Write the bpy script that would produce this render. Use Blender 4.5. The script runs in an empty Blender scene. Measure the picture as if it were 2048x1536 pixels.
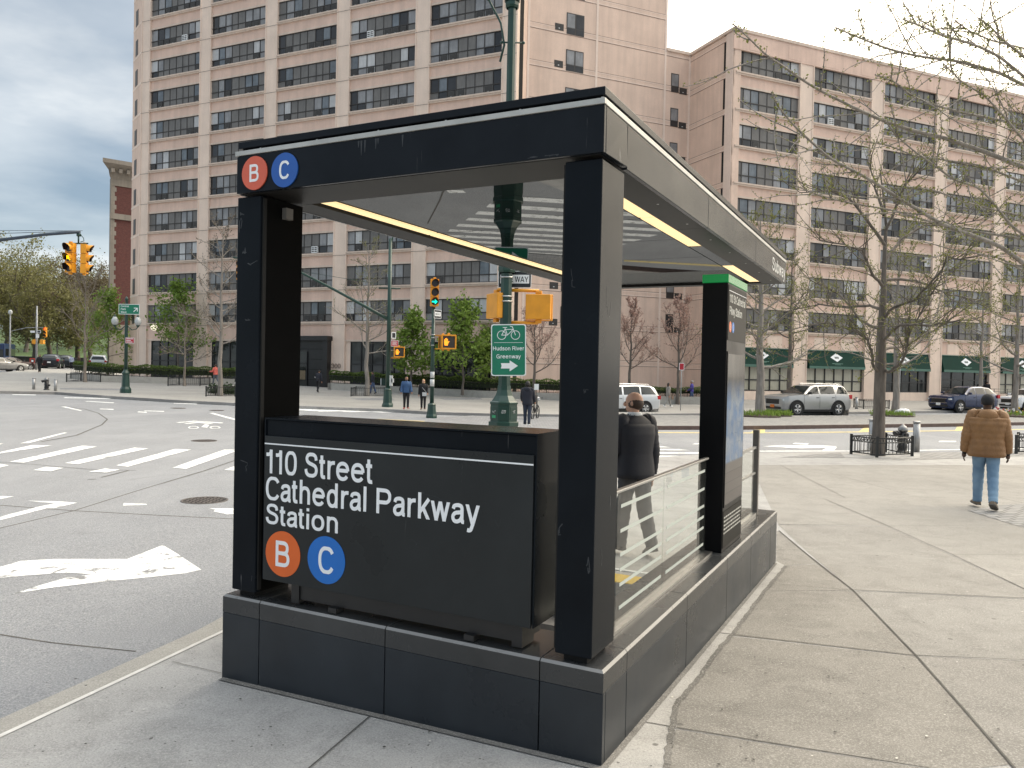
import bpy, bmesh, math, random
from math import sin, cos, pi, radians, sqrt, atan2, exp, log
from mathutils import Vector, Matrix, noise as mnoise

random.seed(7)
S = bpy.context.scene
COL = S.collection

# ------------------------------------------------------------------ camera
F_PX, PIT, ROL = 1581.99, 0.01586, -0.02083
CAMZ = 2.0
_R = Vector((1, 0, 0)); _F = Vector((0, cos(PIT), -sin(PIT))); _U = Vector((0, sin(PIT), cos(PIT)))
RX = cos(ROL) * _R - sin(ROL) * _U
UX = sin(ROL) * _R + cos(ROL) * _U
cd = bpy.data.cameras.new('camera'); cam = bpy.data.objects.new('camera', cd); COL.objects.link(cam)
m3 = Matrix((RX, UX, -_F)).transposed()
cam.matrix_world = Matrix.Translation((0, 0, CAMZ)) @ m3.to_4x4()
cd.sensor_width = 36; cd.lens = 36 * F_PX / 2048; cd.clip_start = 0.05; cd.clip_end = 3000
S.camera = cam

# ------------------------------------------------------------------ sky and sun
SUN_EL, SUN_AZ = radians(36), radians(54)      # azimuth measured clockwise from +Y
w = bpy.data.worlds.new('World'); S.world = w; w.use_nodes = True
nt = w.node_tree; nt.nodes.clear()
def N(t, **k):
    n = nt.nodes.new(t)
    for a, b in k.items(): setattr(n, a, b)
    return n
L = lambda a, b: nt.links.new(a, b)
wo = N('ShaderNodeOutputWorld'); bg = N('ShaderNodeBackground'); L(bg.outputs[0], wo.inputs[0])
sky = N('ShaderNodeTexSky', sky_type='NISHITA'); sky.sun_disc = False
sky.sun_elevation = SUN_EL; sky.sun_rotation = SUN_AZ
tc = N('ShaderNodeTexCoord'); sep = N('ShaderNodeSeparateXYZ'); L(tc.outputs['Generated'], sep.inputs[0])
def MA(op, a, b=None, clamp=False):
    n = N('ShaderNodeMath', operation=op, use_clamp=clamp)
    for i, x in enumerate((a, b)):
        if x is None: continue
        if isinstance(x, (int, float)): n.inputs[i].default_value = x
        else: L(x, n.inputs[i])
    return n.outputs[0]
zz = MA('ADD', MA('MAXIMUM', sep.outputs[2], 0.0), 0.12)
cx = MA('DIVIDE', sep.outputs[0], zz); cy = MA('DIVIDE', sep.outputs[1], zz)
cmb = N('ShaderNodeCombineXYZ'); L(cx, cmb.inputs[0]); L(cy, cmb.inputs[1])
n1 = N('ShaderNodeTexNoise'); n1.inputs['Scale'].default_value = 0.55; n1.inputs['Detail'].default_value = 7; n1.inputs['Roughness'].default_value = 0.55
L(cmb.outputs[0], n1.inputs['Vector'])
n2 = N('ShaderNodeTexNoise'); n2.inputs['Scale'].default_value = 1.1; n2.inputs['Detail'].default_value = 6
mp = N('ShaderNodeMapping'); mp.inputs['Location'].default_value = (3.1, 7.7, 1.3); L(cmb.outputs[0], mp.inputs[0]); L(mp.outputs[0], n2.inputs['Vector'])
# bright veil on the sun's side of the sky
sdir = Vector((sin(SUN_AZ) * cos(SUN_EL), cos(SUN_AZ) * cos(SUN_EL), sin(SUN_EL)))
dotn = N('ShaderNodeVectorMath', operation='DOT_PRODUCT'); L(tc.outputs['Generated'], dotn.inputs[0]); dotn.inputs[1].default_value = sdir
veil = MA('MULTIPLY', MA('SUBTRACT', dotn.outputs['Value'], 0.34, True), 2.1, True)
cover = MA('ADD', MA('MULTIPLY', MA('SUBTRACT', n1.outputs['Fac'], 0.36), 4.2, True), veil, True)
cover = MA('MAXIMUM', cover, 0.60)
ramp = N('ShaderNodeValToRGB'); L(n2.outputs['Fac'], ramp.inputs[0])
ramp.color_ramp.elements[0].position = 0.33; ramp.color_ramp.elements[0].color = (0.40, 0.48, 0.57, 1)
ramp.color_ramp.elements[1].position = 0.62; ramp.color_ramp.elements[1].color = (0.96, 0.99, 1.0, 1)
mixv = N('ShaderNodeMix', data_type='RGBA'); L(veil, mixv.inputs['Factor']); L(ramp.outputs[0], mixv.inputs['A']); mixv.inputs['B'].default_value = (1.75, 1.72, 1.66, 1)
skm = N('ShaderNodeMix', data_type='RGBA', blend_type='MULTIPLY'); skm.inputs['Factor'].default_value = 1
L(sky.outputs[0], skm.inputs['A']); skm.inputs['B'].default_value = (0.75, 0.95, 1.0, 1)
glow = MA('POWER', MA('MULTIPLY', MA('SUBTRACT', dotn.outputs['Value'], 0.62, True), 2.8, True), 1.6)
gl_c = N('ShaderNodeMix', data_type='RGBA', blend_type='ADD'); L(glow, gl_c.inputs['Factor']); L(mixv.outputs['Result'], gl_c.inputs['A']); gl_c.inputs['B'].default_value = (2.5, 2.0, 1.25, 1)
# cloud colours are divided by the background strength so that both share it
STR = 0.1
sc_ = N('ShaderNodeMix', data_type='RGBA', blend_type='MULTIPLY'); sc_.inputs['Factor'].default_value = 1
zen = MA('ADD', MA('MULTIPLY', MA('MULTIPLY', MA('SUBTRACT', sep.outputs[2], 0.42, True), 2.2, True), 1.0), 1.0)    # an overcast sky is brighter overhead
zc_ = N('ShaderNodeCombineColor'); [L(zen, zc_.inputs[i]) for i in range(3)]
zm = N('ShaderNodeMix', data_type='RGBA', blend_type='MULTIPLY'); zm.inputs['Factor'].default_value = 1; L(gl_c.outputs['Result'], zm.inputs['A']); L(zc_.outputs[0], zm.inputs['B'])
L(zm.outputs['Result'], sc_.inputs['A']); sc_.inputs['B'].default_value = (1 / STR,) * 3 + (1,)
sc_.clamp_result = False
mixc = N('ShaderNodeMix', data_type='RGBA'); L(cover, mixc.inputs['Factor']); L(skm.outputs['Result'], mixc.inputs['A']); L(sc_.outputs['Result'], mixc.inputs['B'])
L(mixc.outputs['Result'], bg.inputs[0]); bg.inputs[1].default_value = STR
sl = bpy.data.lights.new('sun', 'SUN'); sl.energy = 0.55; sl.angle = radians(14); sl.color = (1, 0.95, 0.88)
so = bpy.data.objects.new('sun', sl); COL.objects.link(so)
so.rotation_euler = (-sdir).to_track_quat('-Z', 'Y').to_euler()
S.view_settings.view_transform = 'Standard'; S.view_settings.look = 'None'; S.view_settings.gamma = 1
S.view_settings.exposure = 0.08
S.cycles.max_bounces = 8; S.cycles.transparent_max_bounces = 12
try: S.cycles.use_denoising = True
except Exception: pass

# ------------------------------------------------------------------ terrain and pixel helpers
def sstep(a, b, x):
    t = min(1, max(0, (x - a) / (b - a))); return t * t * (3 - 2 * t)
def sp(x, w):
    return x if x > 30 * w else w * log(1 + exp(x / w))
SX, SY, STH = 0.4695, 3.7846, -0.4746         # subway entrance: front right corner and turn
AX = Vector((cos(STH), sin(STH))); BX = Vector((-sin(STH), cos(STH)))
def gz(x, y):
    d = Vector((x - SX, y - SY)); s = d.dot(AX); t = d.dot(BX)
    n = 0.10 + 0.0256 * s - 0.019 * t
    near = sp(n, .012) - sp(n - .14, .012)
    z = near - 0.25 * sstep(10, 40, y) + 0.30 * sstep(50, 66, y) + 0.022 * sp(-(x + 6), 3.0) * sstep(8, 30, y)
    return z - 0.022 * sp(-(x + 90), 8) * sstep(8, 30, y)
def rz(x, y): return gz(x, y) - 0.05 - 0.10 * sstep(18, 34, y)
def ray(px, py): return _F + RX * ((px - 1024) / F_PX) - UX * ((py - 768) / F_PX)
def P(px, py, off=0.0, fn=gz):
    """point where the photo's pixel meets the ground"""
    d = ray(px, py); C = Vector((0, 0, CAMZ))
    h = lambda k: (C + d * k).z - fn(*(C + d * k).xy) - off
    k0 = 1.0; k1 = 1.0
    while h(k1) > 0 and k1 < 600: k0 = k1; k1 *= 1.03
    for _ in range(40):
        m = (k0 + k1) / 2
        if h(m) > 0: k0 = m
        else: k1 = m
    q = C + d * k1
    return Vector((q.x, q.y, fn(q.x, q.y) + off))
def Q(px, py, Y):
    """point on the pixel's ray at distance Y"""
    d = ray(px, py); return Vector((0, 0, CAMZ)) + d * (Y / d.y)

# ------------------------------------------------------------------ materials
def lin(c):
    return tuple((x / 12.92 if x <= .04045 else ((x + .055) / 1.055) ** 2.4) for x in c)
def hexc(h): return lin(tuple(int(h[i:i + 2], 16) / 255 for i in (0, 2, 4)))
MATS = {}
class NT:
    def __init__(s, name):
        s.m = bpy.data.materials.new(name); s.m.use_nodes = True; s.t = s.m.node_tree
        s.b = s.t.nodes['Principled BSDF']; s.out = s.t.nodes['Material Output']
        s.tc = s.t.nodes.new('ShaderNodeTexCoord')
    def n(s, t, **k):
        x = s.t.nodes.new(t)
        for a, b in k.items(): setattr(x, a, b)
        return x
    def l(s, a, b): s.t.links.new(a, b)
    def noise(s, scale, detail=4, rough=.55, vec=None, stretch=None, dist=0):
        x = s.n('ShaderNodeTexNoise'); x.inputs['Scale'].default_value = scale; x.inputs['Detail'].default_value = detail
        x.inputs['Roughness'].default_value = rough; x.inputs['Distortion'].default_value = dist
        v = vec or s.tc.outputs['Object']
        if stretch:
            mpn = s.n('ShaderNodeMapping'); mpn.inputs['Scale'].default_value = stretch; s.l(v, mpn.inputs[0]); v = mpn.outputs[0]
        s.l(v, x.inputs['Vector']); return x.outputs['Fac']
    def ramp(s, f, stops, const=False):
        r = s.n('ShaderNodeValToRGB'); s.l(f, r.inputs[0]); e = r.color_ramp.elements
        if const: r.color_ramp.interpolation = 'CONSTANT'
        while len(e) < len(stops): e.new(.5)
        for i, (p, c) in enumerate(stops):
            e[i].position = p; e[i].color = (*(c if isinstance(c, tuple) else (c,) * 3), 1)[:4]
        return r.outputs[0]
    def mix(s, f, a, b, mode='MIX'):
        x = s.n('ShaderNodeMix', data_type='RGBA', blend_type=mode)
        for i, v in (('Factor', f), ('A', a), ('B', b)):
            if isinstance(v, (int, float)): x.inputs[i].default_value = v if i == 'Factor' else (v, v, v, 1)
            elif isinstance(v, tuple): x.inputs[i].default_value = (*v, 1)[:4]
            else: s.l(v, x.inputs[i])
        return x.outputs['Result']
    def bump(s, f, strength=.2, dist=.01):
        x = s.n('ShaderNodeBump'); x.inputs['Strength'].default_value = strength; x.inputs['Distance'].default_value = dist
        s.l(f, x.inputs['Height']); s.l(x.outputs[0], s.b.inputs['Normal'])
    def col(s, c):
        if isinstance(c, tuple): s.b.inputs['Base Color'].default_value = (*c, 1)[:4]
        else: s.l(c, s.b.inputs['Base Color'])
    def set(s, **k):
        for a, v in k.items(): s.b.inputs[a.replace('_', ' ')].default_value = v
def mat(name, c, rough=.6, metal=0, var=.12, scale=6, bump=0, coat=0, spec=None, bscale=None):
    if name in MATS: return MATS[name]
    t = NT(name)
    if isinstance(c, str): c = hexc(c)
    if var:
        f = t.noise(scale, 5)
        t.col(t.ramp(f, [(.3, tuple(x * (1 - var) for x in c)), (.7, tuple(min(1, x * (1 + var)) for x in c))]))
    else: t.col(c)
    t.set(Roughness=rough, Metallic=metal)
    if coat: t.b.inputs['Coat Weight'].default_value = coat; t.b.inputs['Coat Roughness'].default_value = .05
    if spec is not None: t.b.inputs['Specular IOR Level'].default_value = spec
    if bump: t.bump(t.noise(bscale or scale * 8, 4), bump, .01)
    MATS[name] = t.m; return t.m
def emit(name, c, e):
    if name in MATS: return MATS[name]
    t = NT(name)
    if isinstance(c, str): c = hexc(c)
    t.col(tuple(x * .6 for x in c)); t.b.inputs['Emission Color'].default_value = (*c, 1); t.b.inputs['Emission Strength'].default_value = e
    MATS[name] = t.m; return t.m

def m_asphalt():
    t = NT('asphalt')
    v = t.noise(.16, 5, .6); g = t.noise(75, 4, .8); h = t.noise(1.3, 6, .65, stretch=(1, .35, 1))
    c = t.ramp(v, [(.32, (.195, .205, .224)), (.68, (.265, .273, .288))])
    c = t.mix(t.ramp(h, [(.38, .35), (.62, 0.)]), c, (.15, .157, .170))
    c = t.mix(t.ramp(g, [(.48, 0.), (.68, .8)]), c, (.44, .435, .425))
    c = t.mix(t.ramp(g, [(.33, .8), (.47, 0.)]), c, (.07, .07, .072))
    ty = t.noise(.55, 4, .6, stretch=(1.0, .22, 1)); c = t.mix(t.ramp(ty, [(.52, 0.), (.72, .45)]), c, (.31, .315, .325))
    o = t.noise(.9, 6, .7, dist=.8); c = t.mix(t.ramp(o, [(.60, 0.), (.75, .35)]), c, (.10, .10, .105))
    t.col(c); t.set(Roughness=.85); t.bump(g, .6, .015); return t.m
def m_sidewalk(name='sidewalk_concrete', a=(.285, .280, .271), b=(.395, .388, .376), st=.55):
    t = NT(name)
    v = t.noise(.35, 6, .62); s2 = t.noise(2.6, 7, .7, dist=.6); g = t.noise(95, 4, .8); sp_ = t.noise(26, 2, .5); dk = t.noise(5.5, 5, .75)
    c = t.ramp(v, [(.3, a), (.7, b)])
    c = t.mix(t.ramp(s2, [(.33, st), (.56, 0.)]), c, tuple(x * .62 for x in a))
    c = t.mix(t.ramp(dk, [(.58, 0.), (.74, .4)]), c, tuple(x * .70 for x in a))
    c = t.mix(t.ramp(g, [(.50, 0.), (.70, .55)]), c, (.58, .56, .52))
    c = t.mix(t.ramp(g, [(.32, .65), (.46, 0.)]), c, (.12, .115, .105))
    c = t.mix(t.ramp(sp_, [(.245, .8), (.275, 0.)]), c, (.07, .066, .06))
    gm = t.n('ShaderNodeTexVoronoi'); gm.inputs['Scale'].default_value = 2.3; t.l(t.tc.outputs['Object'], gm.inputs['Vector']); c = t.mix(t.ramp(gm.outputs['Distance'], [(.035, .75), (.05, 0.)]), c, (.085, .08, .072))
    t.col(c); t.set(Roughness=.8); t.bump(g, .35, .008); return t.m
def m_facade(name, base, streak=.22, panel=False):
    t = NT(name)
    base = hexc(base)
    v = t.noise(.45, 5, .6); st = t.noise(1.0, 6, .65, stretch=(1.6, 1.6, .12)); g = t.noise(9, 4)
    c = t.ramp(v, [(.3, tuple(x * .88 for x in base)), (.7, tuple(min(1, x * 1.07) for x in base))])
    c = t.mix(t.ramp(st, [(.34, streak), (.58, 0.)]), c, tuple(x * .52 for x in base))
    c = t.mix(t.ramp(st, [(.62, 0.), (.8, .22)]), c, tuple(min(1, x * 1.25) for x in base))
    c = t.mix(t.ramp(g, [(.42, .14), (.6, 0.)]), c, tuple(x * .7 for x in base))
    t.col(c); t.set(Roughness=.85); return t.m
def m_blackpaint(name, base, rough, smudge=.25, metal=.0, spec=None, scr=0):
    t = NT(name)
    v = t.noise(1.6, 6, .6); s2 = t.noise(3.2, 6, .7, stretch=(1, 1, .25)); d = t.noise(14, 5, .75)
    c = t.ramp(v, [(.3, tuple(x * .8 for x in base)), (.72, tuple(x * 1.3 for x in base))])
    c = t.mix(t.ramp(s2, [(.66, 0.), (.86, smudge)]), c, (.20, .20, .20))
    c = t.mix(t.ramp(d, [(.70, 0.), (.80, smudge)]), c, (.28, .28, .27))
    t.col(c); t.set(Metallic=metal)
    r = t.ramp(v, [(.3, rough * .8), (.7, min(1, rough * 1.25))]); t.l(r, t.b.inputs['Roughness'])
    if spec is not None: t.b.inputs['Specular IOR Level'].default_value = spec
    if scr:
        k = t.noise(38, 3, .6, stretch=(1, 1, .06), dist=1.5); k2 = t.noise(1.1, 3, .5)
        k3 = t.mix(1.0, t.ramp(k, [(.69, 0.), (.73, scr)]), t.ramp(k2, [(.52, 0.), (.66, 1.)]), 'MULTIPLY'); c = t.mix(k3, c, (.22, .22, .22)); t.col(c)
    return t.m
def m_brick(name, c1, c2, mortar, scale=1.0, w_=.22, h_=.075, msize=.012, rough=.85, mapping=None, bump=.5, off=.5):
    t = NT(name)
    b = t.n('ShaderNodeTexBrick'); v = t.tc.outputs['Object']
    mpn = t.n('ShaderNodeMapping'); t.l(v, mpn.inputs[0])
    if mapping: mpn.inputs['Rotation'].default_value = mapping
    t.l(mpn.outputs[0], b.inputs['Vector'])
    for k, c in (('Color1', c1), ('Color2', c2), ('Mortar', mortar)): b.inputs[k].default_value = (*c, 1)
    b.inputs['Scale'].default_value = scale; b.inputs['Brick Width'].default_value = w_; b.inputs['Row Height'].default_value = h_
    b.inputs['Mortar Size'].default_value = msize; b.inputs['Mortar Smooth'].default_value = .2; b.offset = off
    n_ = t.noise(4, 5, .7)
    t.col(t.mix(t.ramp(n_, [(.35, .35), (.6, 0.)]), b.outputs['Color'], tuple(x * .5 for x in c1)))
    t.set(Roughness=rough)
    iv = t.n('ShaderNodeMath', operation='SUBTRACT'); iv.inputs[0].default_value = 1; t.l(b.outputs['Fac'], iv.inputs[1])
    t.bump(iv.outputs[0], bump, .02); return t.m
def m_paint(name, c, wear=.5, under=(.19, .19, .19)):
    t = NT(name); a = t.noise(3.5, 7, .75, dist=.4); b = t.noise(45, 4, .7)
    c = hexc(c) if isinstance(c, str) else c
    x = t.mix(t.ramp(a, [(.54, 0.), (.60, wear)]), c, under)
    t.col(t.mix(t.ramp(b, [(.56, 0.), (.64, wear * .9)]), x, under)); t.set(Roughness=.7); return t.m
def m_glass(name='clear_glass', tint=(.96, .975, .965), rough=0.0, alpha=.015):
    """thin pane: mostly lets light through, mirrors a little"""
    t = NT(name); g = t.n('ShaderNodeBsdfTransparent'); g.inputs[0].default_value = (*tint, 1)
    r = t.n('ShaderNodeBsdfGlossy'); r.inputs['Roughness'].default_value = rough
    f0 = t.n('ShaderNodeFresnel'); f0.inputs[0].default_value = 1.5; ge = t.n('ShaderNodeNewGeometry'); f = t.n('ShaderNodeMath', operation='MULTIPLY'); iv = t.n('ShaderNodeMath', operation='SUBTRACT'); iv.inputs[0].default_value = 1
    t.l(ge.outputs['Backfacing'], iv.inputs[1]); t.l(f0.outputs[0], f.inputs[0]); t.l(iv.outputs[0], f.inputs[1])
    mx = t.n('ShaderNodeMixShader'); t.l(f.outputs[0], mx.inputs[0]); t.l(g.outputs[0], mx.inputs[1]); t.l(r.outputs[0], mx.inputs[2])
    d = t.n('ShaderNodeBsdfDiffuse'); d.inputs[0].default_value = (.6, .63, .6, 1)
    m2 = t.n('ShaderNodeMixShader'); m2.inputs[0].default_value = alpha
    t.l(mx.outputs[0], m2.inputs[1]); t.l(d.outputs[0], m2.inputs[2]); t.l(m2.outputs[0], t.out.inputs[0]); return t.m
def m_leaf(name, c1, c2, c3=None):
    t = NT(name); v = t.noise(.9, 4, .6); g = t.noise(14, 2)
    c = t.ramp(v, [(.3, c1), (.7, c2)])
    c = t.mix(t.ramp(g, [(.4, 0.), (.7, .6)]), c, c3 or tuple(min(1, x * 1.5) for x in c2))
    t.col(c); t.set(Roughness=.6); t.b.inputs['Specular IOR Level'].default_value = .3
    tr = t.n('ShaderNodeBsdfTranslucent'); t.l(c, tr.inputs[0])
    mx = t.n('ShaderNodeMixShader'); mx.inputs[0].default_value = .3
    t.l(t.b.outputs[0], mx.inputs[1]); t.l(tr.outputs[0], mx.inputs[2]); t.l(mx.outputs[0], t.out.inputs[0]); return t.m
def m_bark(name, c1, c2):
    t = NT(name); v = t.noise(7, 5, .7, stretch=(1, 1, .15)); t.col(t.ramp(v, [(.35, c1), (.65, c2)])); t.set(Roughness=.9)
    t.bump(v, .8, .03); return t.m
M_WIN = None

# ------------------------------------------------------------------ mesh builder
def empty(name, loc=(0, 0, 0), rot=0):
    o = bpy.data.objects.new(name, None); COL.objects.link(o); o.location = loc; o.rotation_euler = (0, 0, rot)
    o.empty_display_size = .2; return o
def tag(o, label=None, cat=None, group=None, kind=None):
    if label: o['label'] = label
    if cat: o['category'] = cat
    if group: o['group'] = group
    if kind: o['kind'] = kind
    return o
class MB:
    def __init__(s): s.v = []; s.f = []; s.m = []; s.s = []
    def add(s, vs, fs, mi=0, sm=False):
        o = len(s.v); s.v += [tuple(a) for a in vs]
        for f in fs: s.f.append(tuple(i + o for i in f)); s.m.append(mi); s.s.append(sm)
    def box(s, x0, x1, y0, y1, z0, z1, mi=0, M=None):
        vs = [Vector((x, y, z)) for z in (z0, z1) for y in (y0, y1) for x in (x0, x1)]
        if M: vs = [M @ v for v in vs]
        s.add(vs, [(0, 2, 3, 1), (4, 5, 7, 6), (0, 1, 5, 4), (2, 6, 7, 3), (0, 4, 6, 2), (1, 3, 7, 5)], mi)
    def tube(s, pts, rad, n=8, mi=0, cap=True, sm=True, up=None):
        pts = [Vector(p) for p in pts]
        if not hasattr(rad, '__len__'): rad = [rad] * len(pts)
        vs = []; prev = None
        for i, p in enumerate(pts):
            d = (pts[min(i + 1, len(pts) - 1)] - pts[max(i - 1, 0)])
            if d.length < 1e-9: d = Vector((0, 0, 1))
            d.normalize()
            if prev is None:
                a = up or (Vector((0, 0, 1)) if abs(d.z) < .9 else Vector((1, 0, 0)))
                u = d.cross(a).normalized()
            else:
                u = prev - d * prev.dot(d)
                u = u.normalized() if u.length > 1e-6 else d.orthogonal().normalized()
            prev = u; vv = d.cross(u)
            for k in range(n):
                a = 2 * pi * k / n; vs.append(p + (u * cos(a) + vv * sin(a)) * rad[i])
        fs = []
        for i in range(len(pts) - 1):
            for k in range(n):
                fs.append((i * n + k, i * n + (k + 1) % n, (i + 1) * n + (k + 1) % n, (i + 1) * n + k))
        s.add(vs, fs, mi, sm)
        if cap and n > 2:
            o = len(s.v) - len(vs)
            s.f += [tuple(o + k for k in range(n))[::-1], tuple(o + (len(pts) - 1) * n + k for k in range(n))]
            s.m += [mi, mi]; s.s += [False, False]
    def lathe(s, prof, n=16, M=None, mi=0, sm=True):
        vs = []; 
        for r, z in prof:
            for k in range(n):
                a = 2 * pi * k / n; vs.append(Vector((r * cos(a), r * sin(a), z)))
        if M: vs = [M @ v for v in vs]
        fs = [(i * n + k, i * n + (k + 1) % n, (i + 1) * n + (k + 1) % n, (i + 1) * n + k) for i in range(len(prof) - 1) for k in range(n)]
        s.add(vs, fs, mi, sm); o = len(s.v) - len(vs)
        s.f += [tuple(o + k for k in range(n))[::-1], tuple(o + (len(prof) - 1) * n + k for k in range(n))]; s.m += [mi, mi]; s.s += [False, False]
    def prism(s, poly, z0, z1, mi=0, M=None, sm=False):
        n = len(poly); vs = [Vector((p[0], p[1], z0)) for p in poly] + [Vector((p[0], p[1], z1)) for p in poly]
        if M: vs = [M @ v for v in vs]
        s.add(vs, [tuple(range(n))[::-1], tuple(range(n, 2 * n))], mi)
        s.add(vs, [(i, (i + 1) % n, (i + 1) % n + n, i + n) for i in range(n)], mi, sm)
    def ball(s, c, r, nu=12, nv=8, mi=0, M=None):
        if not hasattr(r, '__len__'): r = (r, r, r)
        c = Vector(c); vs = []
        for j in range(nv + 1):
            b = pi * j / nv
            for k in range(nu):
                a = 2 * pi * k / nu; q = Vector((r[0] * sin(b) * cos(a), r[1] * sin(b) * sin(a), r[2] * cos(b)))
                vs.append(c + (M @ q if M else q))
        fs = [(j * nu + k, (j + 1) * nu + k, (j + 1) * nu + (k + 1) % nu, j * nu + (k + 1) % nu) for j in range(nv) for k in range(nu)]
        s.add(vs, fs, mi, True)
    def quad(s, a, b, c, d, mi=0): s.add([a, b, c, d], [(0, 1, 2, 3)], mi)
    def mesh(s, name, mats, off=None):
        me = bpy.data.meshes.new(name)
        v = s.v if off is None else [(a[0] - off[0], a[1] - off[1], a[2] - off[2]) for a in s.v]
        me.from_pydata(v, [], s.f)
        if not isinstance(mats, (list, tuple)): mats = [mats]
        for m in mats: me.materials.append(m)
        me.polygons.foreach_set('material_index', s.m); me.polygons.foreach_set('use_smooth', s.s)
        me.validate(); me.update(); return me
    def build(s, name, mats, parent=None, off=None, bevel=0, loc=None, rot=None, seg=2):
        me = s.mesh(name, mats, off)
        return place(me, name, parent, loc, rot, bevel, seg)
def place(me, name, parent=None, loc=None, rot=None, bevel=0, seg=2):
    o = bpy.data.objects.new(name, me); COL.objects.link(o)
    if parent: o.parent = parent
    if loc is not None: o.location = loc
    if rot is not None: o.rotation_euler = rot
    if bevel:
        b = o.modifiers.new('bevel', 'BEVEL'); b.width = bevel; b.segments = seg; b.limit_method = 'ANGLE'; b.angle_limit = radians(40)
        b.harden_normals = False
    return o
def copy_tree(o, parent=None):
    c = o.copy(); COL.objects.link(c); c.parent = parent
    for ch in [x for x in bpy.data.objects if x.parent == o]: copy_tree(ch, c)
    return c
def axis_M(p, d, up=(0, 0, 1)):
    """matrix whose local +Z runs along d, at p"""
    d = Vector(d).normalized(); return Matrix.Translation(p) @ d.to_track_quat('Z', 'Y').to_matrix().to_4x4()
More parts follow.
